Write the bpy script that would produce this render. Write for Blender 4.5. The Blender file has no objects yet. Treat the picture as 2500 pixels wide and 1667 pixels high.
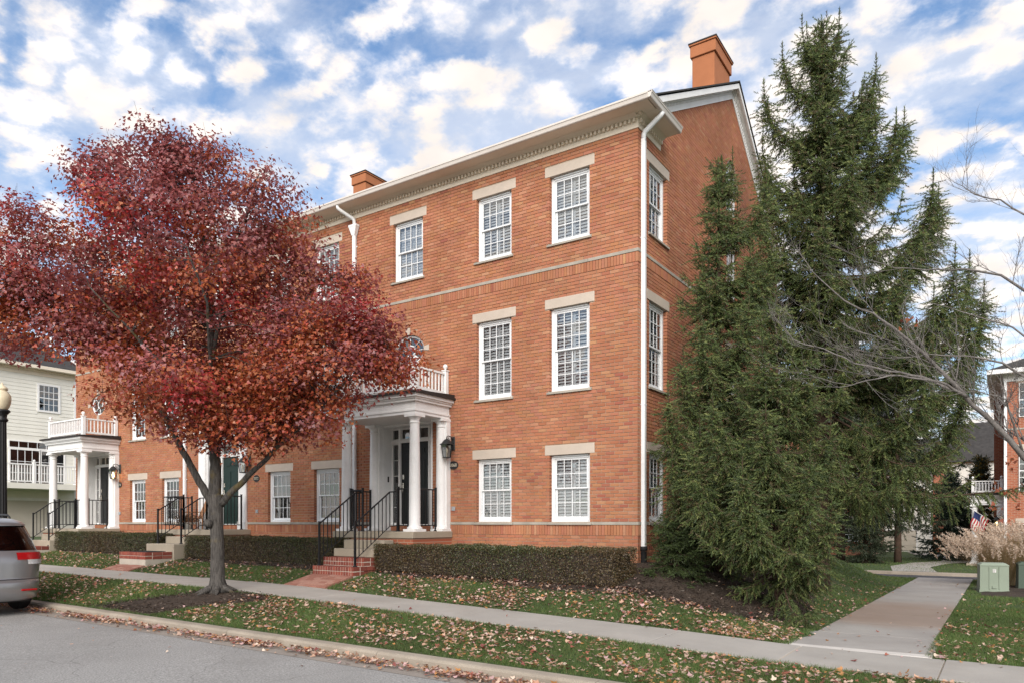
import bpy, math, random
import numpy as np
from mathutils import Vector, Matrix

random.seed(7)
rng = np.random.default_rng(7)
S = bpy.context.scene
COL = S.collection
R = math.radians

# ------------------------------------------------------------------ camera
cam_d = bpy.data.cameras.new('camera')
cam = bpy.data.objects.new('camera', cam_d)
COL.objects.link(cam)
EYE = (6.009, -13.429, 0.86)
YAW = 33.84
cam.location = EYE
cam.rotation_euler = (R(90), 0, R(YAW))
cam_d.sensor_fit = 'HORIZONTAL'
cam_d.sensor_width = 36.0
cam_d.lens = 25.776
cam_d.shift_y = 0.1766
cam_d.clip_start = 0.05
cam_d.clip_end = 3000
S.camera = cam

# ------------------------------------------------------------------ world
SUN_AZ = 152.0     # compass-like angle of the sun in world XY, degrees from +Y clockwise
SUN_EL = 32.0
world = bpy.data.worlds.new('World')
S.world = world
world.use_nodes = True
OFF_A, OFF_B, OFF_C = (5.56, 1.14, 0), (0.02, 7.84, 0), (1.89, 1.94, 0)
CLOUD_LO, CLOUD_HI = 0.90, 1.46


def build_world():
    nt = world.node_tree
    N = nt.nodes
    L = nt.links
    N.clear()
    out = N.new('ShaderNodeOutputWorld')
    bg = N.new('ShaderNodeBackground')
    sky = N.new('ShaderNodeTexSky')
    sky.sky_type = 'NISHITA'
    sky.sun_disc = False
    sky.sun_elevation = R(SUN_EL)
    sky.sun_rotation = R(SUN_AZ)
    sky.air_density = 1.0
    sky.dust_density = 0.6
    sky.ozone_density = 1.6
    tc = N.new('ShaderNodeTexCoord')
    sep = N.new('ShaderNodeSeparateXYZ')
    L.new(tc.outputs['Generated'], sep.inputs[0])

    def math_(op, a, b=None, clamp=False):
        n = N.new('ShaderNodeMath')
        n.operation = op
        n.use_clamp = clamp
        for i, v in enumerate((a, b)):
            if v is None:
                continue
            if isinstance(v, (int, float)):
                n.inputs[i].default_value = v
            else:
                L.new(v, n.inputs[i])
        return n.outputs[0]
    zc = math_('MAXIMUM', sep.outputs['Z'], 0.0)
    den = math_('ADD', zc, 0.22)
    den = math_('MULTIPLY', den, 0.60)
    px = math_('DIVIDE', sep.outputs['X'], den)
    py = math_('DIVIDE', sep.outputs['Y'], den)
    comb = N.new('ShaderNodeCombineXYZ')
    L.new(px, comb.inputs[0])
    L.new(py, comb.inputs[1])

    def mapped(rot, scale, loc=(0, 0, 0), src=None):
        m = N.new('ShaderNodeMapping')
        m.inputs['Rotation'].default_value = (0, 0, R(rot))
        m.inputs['Scale'].default_value = scale
        m.inputs['Location'].default_value = loc
        L.new(src or comb.outputs[0], m.inputs[0])
        return m.outputs[0]

    def noise(vec, scale, detail, rough, dist=0.0, out_='Fac'):
        n = N.new('ShaderNodeTexNoise')
        n.inputs['Scale'].default_value = scale
        n.inputs['Detail'].default_value = detail
        n.inputs['Roughness'].default_value = rough
        n.inputs['Distortion'].default_value = dist
        L.new(vec, n.inputs['Vector'])
        return n.outputs[out_]
    # puffs: rounded cells, their edges frayed by fine noise, gathered in rows
    wv = N.new('ShaderNodeVectorMath')
    wv.operation = 'MULTIPLY_ADD'
    L.new(noise(comb.outputs[0], 8.0, 5, 0.6, 0, 'Color'), wv.inputs[0])
    wv.inputs[1].default_value = (0.16, 0.16, 0)
    L.new(comb.outputs[0], wv.inputs[2])
    vo = N.new('ShaderNodeTexVoronoi')
    vo.feature = 'SMOOTH_F1'
    vo.inputs['Scale'].default_value = 10.0
    vo.inputs['Smoothness'].default_value = 0.7
    L.new(mapped(28, (0.8, 1.15, 1), OFF_A, wv.outputs[0]), vo.inputs['Vector'])
    cell = vo.outputs['Distance']
    big = noise(mapped(20, (1, 1, 1), OFF_B), 1.25, 3, 0.5)
    rows = noise(mapped(62, (0.7, 1.5, 1), OFF_C), 5.0, 3, 0.5, 0.3)
    puff = noise(mapped(0, (1, 1, 1), (5.3, 0.9, 0)), 12.0, 8, 0.6, 0.1)
    s = math_('ADD', math_('MULTIPLY', math_('SUBTRACT', 0.62, cell), 0.95), math_('MULTIPLY', big, 0.70))
    s = math_('ADD', s, math_('MULTIPLY', rows, 0.55))
    s = math_('ADD', s, math_('MULTIPLY', puff, 0.85))
    hz = math_('SUBTRACT', 1.0, sep.outputs['Z'], True)
    s = math_('ADD', s, math_('MULTIPLY', math_('POWER', hz, 4.0), 0.12))
    mr = N.new('ShaderNodeMapRange')
    mr.interpolation_type = 'SMOOTHSTEP'
    L.new(s, mr.inputs['Value'])
    mr.inputs['From Min'].default_value = CLOUD_LO
    mr.inputs['From Max'].default_value = CLOUD_HI
    dens = mr.outputs['Result']
    # cloud body: slightly greyer, bluer where thin
    ramp = N.new('ShaderNodeValToRGB')
    L.new(dens, ramp.inputs[0])
    ramp.color_ramp.elements[0].position = 0.0
    ramp.color_ramp.elements[0].color = (0.46, 0.56, 0.72, 1)
    ramp.color_ramp.elements[1].position = 1.0
    ramp.color_ramp.elements[1].color = (0.86, 0.785, 0.725, 1)
    e = ramp.color_ramp.elements.new(0.5)
    e.color = (0.70, 0.71, 0.76, 1)
    shade = noise(mapped(0, (1, 1, 1), (5.55, 1.1, 0)), 3.1, 4, 0.5)
    shv = N.new('ShaderNodeMapRange')
    L.new(shade, shv.inputs['Value'])
    shv.inputs['From Min'].default_value = 0.3
    shv.inputs['From Max'].default_value = 0.7
    shv.inputs['To Min'].default_value = 0.80
    shv.inputs['To Max'].default_value = 1.08
    cm = N.new('ShaderNodeVectorMath')
    cm.operation = 'SCALE'
    L.new(ramp.outputs[0], cm.inputs[0])
    L.new(shv.outputs[0], cm.inputs['Scale'])
    sk = N.new('ShaderNodeVectorMath')
    sk.operation = 'SCALE'
    L.new(sky.outputs[0], sk.inputs[0])
    sk.inputs['Scale'].default_value = SKY_STR
    hs = N.new('ShaderNodeHueSaturation')
    hs.inputs['Saturation'].default_value = 1.12
    L.new(sk.outputs[0], hs.inputs['Color'])
    # thin high veil drawn out in streaks
    vn = noise(mapped(40, (0.8, 1.2, 1), (1.3, 7.2, 0)), 3.0, 7, 0.62, 0.2)
    vm = N.new('ShaderNodeMapRange')
    vm.interpolation_type = 'SMOOTHSTEP'
    L.new(math_('ADD', vn, math_('MULTIPLY', big, 0.6)), vm.inputs['Value'])
    vm.inputs['From Min'].default_value = 0.60
    vm.inputs['From Max'].default_value = 0.98
    vm.inputs['To Max'].default_value = 0.62
    veil = N.new('ShaderNodeMix')
    veil.data_type = 'RGBA'
    L.new(vm.outputs[0], veil.inputs['Factor'])
    L.new(hs.outputs[0], veil.inputs['A'])
    veil.inputs['B'].default_value = (0.60, 0.62, 0.68, 1)
    mix = N.new('ShaderNodeMix')
    mix.data_type = 'RGBA'
    L.new(math_('MULTIPLY', dens, 0.97), mix.inputs['Factor'])
    L.new(veil.outputs['Result'], mix.inputs['A'])
    L.new(cm.outputs[0], mix.inputs['B'])
    L.new(mix.outputs['Result'], bg.inputs['Color'])
    bg.inputs['Strength'].default_value = 1.0
    L.new(bg.outputs[0], out.inputs[0])


SKY_STR = 0.145
build_world()

sun_d = bpy.data.lights.new('sun', 'SUN')
sun = bpy.data.objects.new('sun', sun_d)
COL.objects.link(sun)
sun_d.energy = 3.0
sun_d.angle = R(45)
sun_d.color = (1.0, 0.93, 0.85)
_a = R(SUN_AZ)
_d = Vector((math.sin(_a) * math.cos(R(SUN_EL)), math.cos(_a) * math.cos(R(SUN_EL)), math.sin(R(SUN_EL))))
sun.rotation_euler = _d.to_track_quat('Z', 'Y').to_euler()
sun.location = (0, -20, 30)

S.view_settings.view_transform = 'Standard'
S.view_settings.look = 'None'
S.view_settings.gamma = 1.0
S.view_settings.exposure = 0.52
S.view_settings.use_curve_mapping = False
S.cycles.use_denoising = True
S.cycles.max_bounces = 8
S.cycles.transparent_max_bounces = 16
S.cycles.caustics_reflective = False
S.cycles.caustics_refractive = False

# ------------------------------------------------------------------ helpers
W = {}      # world matrix of every object made here
I4 = Matrix.Identity(4)
T = Matrix.Translation


def RZ(deg):
    return Matrix.Rotation(R(deg), 4, 'Z')


def RX(deg):
    return Matrix.Rotation(R(deg), 4, 'X')


def link(name, data, parent=None, M=I4):
    o = bpy.data.objects.new(name, data)
    COL.objects.link(o)
    if parent is not None:
        o.parent = parent
        o.matrix_parent_inverse = W[parent.name].inverted()
    o.matrix_basis = M
    W[o.name] = M.copy()
    return o


def tag(o, label=None, cat=None, group=None, kind=None):
    if label:
        o['label'] = label
    if cat:
        o['category'] = cat
    if group:
        o['group'] = group
    if kind:
        o['kind'] = kind
    return o


def thing(name, loc, label, cat, group=None):
    o = link(name, None, None, T(loc))
    o.empty_display_size = 0.3
    return tag(o, label, cat, group)


class MB:
    """collects shapes into one mesh"""

    def __init__(s):
        s.v = []
        s.f = []
        s.c = []
        s.sm = []

    def add(s, vs, fs, col=None, smooth=False):
        o = len(s.v)
        s.v.extend(vs)
        for f in fs:
            s.f.append([i + o for i in f])
            s.c.append(col)
            s.sm.append(smooth)
        return s

    def box(s, x0, x1, y0, y1, z0, z1, col=None, skip=()):
        vs = [(x0, y0, z0), (x1, y0, z0), (x1, y1, z0), (x0, y1, z0), (x0, y0, z1), (x1, y0, z1), (x1, y1, z1), (x0, y1, z1)]
        fs = {'-z': (0, 3, 2, 1), '+z': (4, 5, 6, 7), '-y': (0, 1, 5, 4), '+x': (1, 2, 6, 5), '+y': (2, 3, 7, 6), '-x': (3, 0, 4, 7)}
        return s.add(vs, [f for k, f in fs.items() if k not in skip], col)

    def bbox(s, x0, x1, y0, y1, z0, z1, b=0.006, col=None):
        """box with chamfered edges"""
        vs = []
        idx = {}
        for ix, (x, xi) in enumerate(((x0, x0 + b), (x1, x1 - b))):
            for iy, (y, yi) in enumerate(((y0, y0 + b), (y1, y1 - b))):
                for iz, (z, zi) in enumerate(((z0, z0 + b), (z1, z1 - b))):
                    for k, p in enumerate(((x, yi, zi), (xi, y, zi), (xi, yi, z))):
                        idx[(ix, iy, iz, k)] = len(vs)
                        vs.append(p)
        g = lambda a, bb, c, k: idx[(a, bb, c, k)]
        fs = [(g(0, 0, 0, 0), g(0, 0, 1, 0), g(0, 1, 1, 0), g(0, 1, 0, 0)), (g(1, 0, 0, 0), g(1, 1, 0, 0), g(1, 1, 1, 0), g(1, 0, 1, 0)),
              (g(0, 0, 0, 1), g(1, 0, 0, 1), g(1, 0, 1, 1), g(0, 0, 1, 1)), (g(0, 1, 0, 1), g(0, 1, 1, 1), g(1, 1, 1, 1), g(1, 1, 0, 1)),
              (g(0, 0, 0, 2), g(0, 1, 0, 2), g(1, 1, 0, 2), g(1, 0, 0, 2)), (g(0, 0, 1, 2), g(1, 0, 1, 2), g(1, 1, 1, 2), g(0, 1, 1, 2))]
        for a in (0, 1):
            for c in (0, 1):
                fs.append((g(a, c, 0, 0), g(a, c, 1, 0), g(a, c, 1, 1), g(a, c, 0, 1)))
                fs.append((g(a, 0, c, 0), g(a, 1, c, 0), g(a, 1, c, 2), g(a, 0, c, 2)))
                fs.append((g(0, a, c, 1), g(1, a, c, 1), g(1, a, c, 2), g(0, a, c, 2)))
        for a in (0, 1):
            for c in (0, 1):
                for d in (0, 1):
                    fs.append((g(a, c, d, 0), g(a, c, d, 1), g(a, c, d, 2)))
        return s.add(vs, fs, col)

    def tube(s, pts, rad, n=6, cap=True, col=None, smooth=True):
        pts = [Vector(p) for p in pts]
        m = len(pts)
        if isinstance(rad, (int, float)):
            rad = [rad] * m
        vs = []
        up = Vector((0, 0, 1))
        prev = None
        for i, p in enumerate(pts):
            d = (pts[min(i + 1, m - 1)] - pts[max(i - 1, 0)])
            if d.length < 1e-9:
                d = Vector((0, 0, 1))
            d.normalize()
            if prev is None:
                a = d.cross(up if abs(d.z) < 0.95 else Vector((1, 0, 0))).normalized()
            else:
                a = prev - d * prev.dot(d)
                a = a.normalized() if a.length > 1e-6 else d.orthogonal().normalized()
            prev = a
            b = d.cross(a)
            for k in range(n):
                t = 2 * math.pi * k / n
                q = p + (a * math.cos(t) + b * math.sin(t)) * rad[i]
                vs.append(q[:])
        fs = []
        for i in range(m - 1):
            for k in range(n):
                k2 = (k + 1) % n
                fs.append((i * n + k, i * n + k2, (i + 1) * n + k2, (i + 1) * n + k))
        if cap:
            fs.append(tuple(reversed(range(n))))
            fs.append(tuple((m - 1) * n + k for k in range(n)))
        return s.add(vs, fs, col, smooth)

    def lathe(s, prof, n=16, c=(0, 0, 0), col=None, a0=0.0, a1=360.0, smooth=True):
        full = abs(a1 - a0) >= 359.9
        k_n = n if full else n + 1
        vs = []
        for (r, z) in prof:
            for k in range(k_n):
                t = R(a0 + (a1 - a0) * k / n)
                vs.append((c[0] + r * math.cos(t), c[1] + r * math.sin(t), c[2] + z))
        fs = []
        for i in range(len(prof) - 1):
            for k in range(n):
                k2 = (k + 1) % k_n
                fs.append((i * k_n + k, i * k_n + k2, (i + 1) * k_n + k2, (i + 1) * k_n + k))
        return s.add(vs, fs, col, smooth)

    def extrude_x(s, prof, x0, x1, col=None, smooth=False):
        """prof: closed list of (y,z), counter-clockwise seen from +X"""
        n = len(prof)
        vs = [(x0, y, z) for y, z in prof] + [(x1, y, z) for y, z in prof]
        fs = [(i, (i + 1) % n, n + (i + 1) % n, n + i) for i in range(n)]
        fs = [tuple(reversed(f)) for f in fs]
        fs.append(tuple(range(n)))
        fs.append(tuple(n + i for i in reversed(range(n))))
        fs = [tuple(reversed(f)) for f in fs]
        return s.add(vs, fs, col, smooth)

    def extrude_y(s, prof, y0, y1, col=None):
        """prof: closed list of (x,z)"""
        n = len(prof)
        vs = [(x, y0, z) for x, z in prof] + [(x, y1, z) for x, z in prof]
        fs = [(i, (i + 1) % n, n + (i + 1) % n, n + i) for i in range(n)]
        fs.append(tuple(reversed(range(n))))
        fs.append(tuple(n + i for i in range(n)))
        return s.add(vs, fs, col)

    def mesh(s, name, mat):
        me = bpy.data.meshes.new(name)
        me.from_pydata(s.v, [], s.f)
        if mat:
            me.materials.append(mat)
        if any(s.sm):
            me.polygons.foreach_set('use_smooth', s.sm)
        if any(c is not None for c in s.c):
            at = me.attributes.new('Col', 'FLOAT_COLOR', 'FACE')
            flat = []
            for c in s.c:
                c = c or (0.5, 0.5, 0.5)
                flat += [c[0], c[1], c[2], 1.0]
            at.data.foreach_set('color', flat)
        me.update()
        return me

    def build(s, name, mat, parent=None, M=I4):
        return link(name, s.mesh(name, mat), parent, M)


CACHE = {}


def cached(key, fn):
    if key not in CACHE:
        CACHE[key] = fn()
    return CACHE[key]


def tri_mesh(name, V, F, mat, cols=None, nper=3):
    """fast mesh from numpy arrays; F (m,3) or (m,4); cols per face (m,3)"""
    me = bpy.data.meshes.new(name)
    V = np.asarray(V, dtype=np.float32)
    F = np.asarray(F, dtype=np.int32)
    m, k = F.shape
    me.vertices.add(len(V))
    me.vertices.foreach_set('co', V.ravel())
    me.loops.add(m * k)
    me.loops.foreach_set('vertex_index', F.ravel())
    me.polygons.add(m)
    me.polygons.foreach_set('loop_start', np.arange(0, m * k, k, dtype=np.int32))
    me.materials.append(mat)
    if cols is not None:
        at = me.attributes.new('Col', 'FLOAT_COLOR', 'FACE')
        c4 = np.ones((m, 4), dtype=np.float32)
        c4[:, :3] = cols
        at.data.foreach_set('color', c4.ravel())
    me.update(calc_edges=True)
    return me


# ------------------------------------------------------------------ materials
MATS = {}


def nodes_of(name):
    m = bpy.data.materials.new(name)
    m.use_nodes = True
    nt = m.node_tree
    nt.nodes.clear()
    out = nt.nodes.new('ShaderNodeOutputMaterial')
    return m, nt, out


def nnoise(nt, scale, detail=4, rough=0.55, coord='Object', mapping=None):
    tc = nt.nodes.new('ShaderNodeTexCoord')
    n = nt.nodes.new('ShaderNodeTexNoise')
    n.inputs['Scale'].default_value = scale
    n.inputs['Detail'].default_value = detail
    n.inputs['Roughness'].default_value = rough
    src = tc.outputs[coord]
    if mapping:
        mp = nt.nodes.new('ShaderNodeMapping')
        mp.inputs['Scale'].default_value = mapping
        nt.links.new(src, mp.inputs[0])
        src = mp.outputs[0]
    nt.links.new(src, n.inputs['Vector'])
    return n.outputs['Fac']


def mixc(nt, fac, a, b, blend='MIX'):
    m = nt.nodes.new('ShaderNodeMix')
    m.data_type = 'RGBA'
    m.blend_type = blend
    for sock, v in (('Factor', fac), ('A', a), ('B', b)):
        if isinstance(v, (int, float)):
            m.inputs[sock].default_value = v
        elif isinstance(v, tuple):
            m.inputs[sock].default_value = (v[0], v[1], v[2], 1)
        else:
            nt.links.new(v, m.inputs[sock])
    return m.outputs['Result']


def mrange(nt, v, a, b, c=0.0, d=1.0):
    m = nt.nodes.new('ShaderNodeMapRange')
    nt.links.new(v, m.inputs['Value'])
    for k, x in zip(('From Min', 'From Max', 'To Min', 'To Max'), (a, b, c, d)):
        m.inputs[k].default_value = x
    return m.outputs[0]


def bump(nt, h, strength=0.3, dist=0.01):
    b = nt.nodes.new('ShaderNodeBump')
    b.inputs['Strength'].default_value = strength
    b.inputs['Distance'].default_value = dist
    nt.links.new(h, b.inputs['Height'])
    return b.outputs[0]


def surf(name, col, rough=0.7, var=0.25, scale=3.0, fine=60.0, fine_amt=0.15, bmp=0.2, bdist=0.004, attr=False, spec=0.3, metal=0.0, dirt=None, dirt_scale=1.2, dirt_amt=0.5):
    """general solid surface: base colour, broad mottling, fine grain, relief"""
    m, nt, out = nodes_of(name)
    p = nt.nodes.new('ShaderNodeBsdfPrincipled')
    nt.links.new(p.outputs[0], out.inputs[0])
    if attr:
        a = nt.nodes.new('ShaderNodeAttribute')
        a.attribute_name = 'Col'
        base = a.outputs['Color']
    else:
        base = col
    big = nnoise(nt, scale, 5)
    fn = nnoise(nt, fine, 3, 0.7)
    k = mrange(nt, big, 0.3, 0.7, 1 - var, 1 + var)
    k2 = mrange(nt, fn, 0.25, 0.75, 1 - fine_amt, 1 + fine_amt)
    mu = nt.nodes.new('ShaderNodeMath')
    mu.operation = 'MULTIPLY'
    nt.links.new(k, mu.inputs[0])
    nt.links.new(k2, mu.inputs[1])
    sc = nt.nodes.new('ShaderNodeVectorMath')
    sc.operation = 'SCALE'
    if isinstance(base, tuple):
        sc.inputs[0].default_value = base
    else:
        nt.links.new(base, sc.inputs[0])
    nt.links.new(mu.outputs[0], sc.inputs['Scale'])
    c = sc.outputs[0]
    if dirt:
        dn = nnoise(nt, dirt_scale, 8, 0.65)
        c = mixc(nt, mrange(nt, dn, 0.52, 0.75, 0, dirt_amt), c, dirt)
    nt.links.new(c, p.inputs['Base Color'])
    p.inputs['Roughness'].default_value = rough
    p.inputs['Specular IOR Level'].default_value = spec
    p.inputs['Metallic'].default_value = metal
    if bmp:
        nt.links.new(bump(nt, fn, bmp, bdist), p.inputs['Normal'])
    MATS[name] = m
    return m


def leafmat(name, rough=0.5, trans=0.35, attr=True, col=(.1, .1, .02), gloss=0.06):
    m, nt, out = nodes_of(name)
    if attr:
        a = nt.nodes.new('ShaderNodeAttribute')
        a.attribute_name = 'Col'
        c = a.outputs['Color']
    else:
        c = None
    d = nt.nodes.new('ShaderNodeBsdfDiffuse')
    t = nt.nodes.new('ShaderNodeBsdfTranslucent')
    g = nt.nodes.new('ShaderNodeBsdfGlossy')
    g.inputs['Roughness'].default_value = rough
    g.inputs['Color'].default_value = (1, 1, 1, 1)
    for n in (d, t):
        if c:
            nt.links.new(c, n.inputs['Color'])
        else:
            n.inputs['Color'].default_value = (*col, 1)
    m1 = nt.nodes.new('ShaderNodeMixShader')
    m1.inputs[0].default_value = trans
    nt.links.new(d.outputs[0], m1.inputs[1])
    nt.links.new(t.outputs[0], m1.inputs[2])
    m2 = nt.nodes.new('ShaderNodeMixShader')
    m2.inputs[0].default_value = gloss
    nt.links.new(m1.outputs[0], m2.inputs[1])
    nt.links.new(g.outputs[0], m2.inputs[2])
    nt.links.new(m2.outputs[0], out.inputs[0])
    MATS[name] = m
    return m


def glassmat(name, tint=(0.9, 0.95, 0.97), refl=0.10, boost=1.0):
    m, nt, out = nodes_of(name)
    f = nt.nodes.new('ShaderNodeFresnel')
    f.inputs['IOR'].default_value = 1.55
    fac = nt.nodes.new('ShaderNodeMath')
    fac.operation = 'MULTIPLY_ADD'
    fac.use_clamp = True
    nt.links.new(f.outputs[0], fac.inputs[0])
    fac.inputs[1].default_value = boost
    fac.inputs[2].default_value = refl
    tr = nt.nodes.new('ShaderNodeBsdfTransparent')
    tr.inputs[0].default_value = (*tint, 1)
    g = nt.nodes.new('ShaderNodeBsdfGlossy')
    g.inputs['Roughness'].default_value = 0.015
    wob = nnoise(nt, 2.2, 2, 0.5)
    nt.links.new(bump(nt, wob, 0.12, 0.02), g.inputs['Normal'])
    mx = nt.nodes.new('ShaderNodeMixShader')
    nt.links.new(fac.outputs[0], mx.inputs[0])
    nt.links.new(tr.outputs[0], mx.inputs[1])
    nt.links.new(g.outputs[0], mx.inputs[2])
    nt.links.new(mx.outputs[0], out.inputs[0])
    MATS[name] = m
    return m


def emit(name, col, strength):
    m, nt, out = nodes_of(name)
    e = nt.nodes.new('ShaderNodeEmission')
    e.inputs[0].default_value = (*col, 1)
    e.inputs[1].default_value = strength
    nt.links.new(e.outputs[0], out.inputs[0])
    MATS[name] = m
    return m


surf('brick', None, 0.85, 0.16, 0.9, 70, 0.18, 0.4, 0.004, attr=True, spec=0.2, dirt=(.24, .115, .075), dirt_scale=.7, dirt_amt=.35)
surf('mortar', (0.44, 0.36, 0.275), 0.95, 0.15, 2, 120, 0.2, 0.3)
surf('mortar_pale', (0.50, 0.45, 0.38), 0.95, 0.15, 2, 120, 0.2, 0.3)
surf('limestone', (0.50, 0.43, 0.36), 0.85, 0.10, 2.5, 90, 0.10, 0.2)
surf('sill_stone', (0.36, 0.33, 0.28), 0.85, 0.2, 3, 90, 0.15, 0.2)
surf('white_paint', (0.80, 0.80, 0.79), 0.45, 0.05, 2, 30, 0.04, 0.05, dirt=(.58, .56, .51), dirt_scale=2.2, dirt_amt=.4)
surf('warm_tint_paint', (0.76, 0.68, 0.56), 0.5, 0.05, 2, 30, 0.03, 0.05)  # warm light on the eaves put into the trim colour
surf('gutter_paint', (0.66, 0.61, 0.56), 0.35, 0.05, 2, 30, 0.03, 0.03)
surf('vinyl_white', (0.78, 0.80, 0.81), 0.4, 0.04, 2, 30, 0.03, 0.03, dirt=(.60, .60, .58), dirt_scale=1.6, dirt_amt=.35)
surf('shutter_white', (0.84, 0.86, 0.86), 0.5, 0.03, 2, 30, 0.02, 0)
surf('blind_grey', (0.30, 0.31, 0.31), 0.6, 0.05, 2, 30, 0.02, 0)
surf('door_green', (0.012, 0.030, 0.026), 0.4, 0.1, 3, 40, 0.05, 0.05)
surf('door_black', (0.012, 0.014, 0.014), 0.4, 0.1, 3, 40, 0.05, 0.05)
surf('iron', (0.012, 0.012, 0.013), 0.4, 0.1, 5, 50, 0.1, 0.05)
surf('bronze', (0.025, 0.027, 0.028), 0.45, 0.2, 8, 60, 0.2, 0.1)
surf('nickel', (0.55, 0.52, 0.46), 0.25, 0.05, 8, 60, 0.05, 0, metal=1.0)
surf('roof_edge', (0.030, 0.024, 0.022), 0.6, 0.2, 3, 60, 0.2, 0.2)
surf('shingle', (0.045, 0.042, 0.040), 0.9, 0.3, 4, 50, 0.4, 0.4)
surf('stucco', (0.40, 0.155, 0.072), 0.9, 0.08, 2, 160, 0.10, 0.4)
surf('concrete', (0.345, 0.325, 0.295), 0.9, 0.10, 1.3, 140, 0.14, 0.25, dirt=(0.26, 0.22, 0.18), dirt_scale=0.9, dirt_amt=0.35)
surf('concrete_step', (0.36, 0.31, 0.24), 0.9, 0.10, 2, 110, 0.2, 0.3, dirt=(0.2, 0.17, 0.12), dirt_amt=0.4)
surf('concrete_new', (0.55, 0.52, 0.48), 0.9, 0.08, 3, 120, 0.1, 0.2)
surf('curb', (0.30, 0.26, 0.21), 0.92, 0.15, 1.6, 90, 0.25, 0.4, dirt=(0.13, 0.10, 0.07), dirt_scale=1.5, dirt_amt=0.55)
surf('gutter_pan', (0.27, 0.24, 0.21), 0.92, 0.15, 1.2, 100, 0.2, 0.3, dirt=(0.15, 0.11, 0.08), dirt_scale=1.2, dirt_amt=0.5)
surf('asphalt', (0.27, 0.265, 0.255), 0.93, 0.10, 0.7, 55, 0.55, 0.6, 0.006, dirt=(0.19, 0.185, 0.175), dirt_scale=0.5, dirt_amt=0.5)
surf('asphalt_new', (0.06, 0.06, 0.065), 0.93, 0.2, 0.7, 70, 0.4, 0.4)
surf('mulch', (0.055, 0.040, 0.030), 0.95, 0.35, 4, 60, 0.6, 1.0, 0.02)
surf('siding', (0.74, 0.73, 0.66), 0.6, 0.05, 1.5, 40, 0.03, 0.05)
surf('siding_white', (0.72, 0.71, 0.66), 0.6, 0.05, 1.5, 40, 0.03, 0.05)
surf('garage', (0.52, 0.48, 0.41), 0.6, 0.05, 1.5, 40, 0.03, 0.05)
surf('bark', (0.115, 0.090, 0.070), 0.95, 0.25, 5, 45, 0.5, 1.0, 0.02, dirt=(0.17, 0.125, 0.03), dirt_scale=1.3, dirt_amt=0.55)
surf('bark_dark', (0.050, 0.038, 0.032), 0.95, 0.3, 6, 40, 0.5, 0.8, 0.015)
surf('bark_grey', (0.17, 0.155, 0.145), 0.9, 0.3, 6, 40, 0.4, 0.6, 0.01)
surf('bark_spruce', (0.075, 0.048, 0.034), 0.95, 0.3, 6, 40, 0.5, 0.8, 0.015)
surf('box_green', (0.25, 0.30, 0.235), 0.55, 0.06, 2, 50, 0.05, 0.05)
surf('box_dark', (0.075, 0.105, 0.08), 0.55, 0.06, 2, 50, 0.05, 0.05)
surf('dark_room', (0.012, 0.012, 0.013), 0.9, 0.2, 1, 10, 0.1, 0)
surf('wood', (0.30, 0.15, 0.075), 0.6, 0.2, 6, 60, 0.2, 0.2)
surf('rubber', (0.018, 0.018, 0.019), 0.8, 0.2, 6, 60, 0.2, 0.2)
surf('letter', (0.55, 0.50, 0.40), 0.5, 0.05, 6, 60, 0.05, 0)
surf('globe', (0.64, 0.56, 0.40), 0.35, 0.15, 6, 30, 0.05, 0)
surf('tail_red', (0.35, 0.008, 0.010), 0.15, 0.1, 6, 30, 0.05, 0, spec=0.6)
surf('tail_clear', (0.55, 0.55, 0.55), 0.12, 0.2, 9, 40, 0.2, 0.2, spec=0.6)
surf('trim_black', (0.02, 0.02, 0.022), 0.35, 0.1, 6, 30, 0.05, 0)
surf('utility_grey', (0.30, 0.32, 0.34), 0.5, 0.1, 6, 30, 0.05, 0)
surf('flag_red', (0.45, 0.03, 0.04), 0.8, 0.05, 6, 200, 0.05, 0)
surf('flag_white', (0.75, 0.74, 0.72), 0.8, 0.05, 6, 200, 0.05, 0)
surf('flag_blue', (0.03, 0.045, 0.14), 0.8, 0.05, 6, 200, 0.05, 0)
leafmat('maple_leaf', 0.5, 0.42, gloss=0.045)
leafmat('needle', 0.6, 0.34, gloss=0.03)
leafmat('hedge_leaf', 0.5, 0.2, gloss=0.04)
leafmat('grass_blade', 0.6, 0.3, gloss=0.02)
leafmat('dry_leaf', 0.6, 0.15, gloss=0.03)
leafmat('dry_grass', 0.6, 0.3, gloss=0.02)
leafmat('litter', 0.6, 0.1, gloss=0.03)
glassmat('pane_glass', (0.94, 0.97, 0.99), 0.14, 1.2)
glassmat('dark_glass', (0.25, 0.27, 0.28), 0.06, 1.2)
glassmat('lamp_glass', (0.85, 0.87, 0.85), 0.05, 1.0)
emit('bulb', (1.0, 0.74, 0.38), 6.0)
emit('candle', (1.0, 0.55, 0.16), 3.0)


def car_paint():
    m, nt, out = nodes_of('car_silver')
    p = nt.nodes.new('ShaderNodeBsdfPrincipled')
    p.inputs['Base Color'].default_value = (0.36, 0.36, 0.37, 1)
    p.inputs['Metallic'].default_value = 0.75
    p.inputs['Roughness'].default_value = 0.34
    p.inputs['Coat Weight'].default_value = 0.8
    p.inputs['Coat Roughness'].default_value = 0.05
    nt.links.new(p.outputs[0], out.inputs[0])
    MATS['car_silver'] = m


car_paint()


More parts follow.
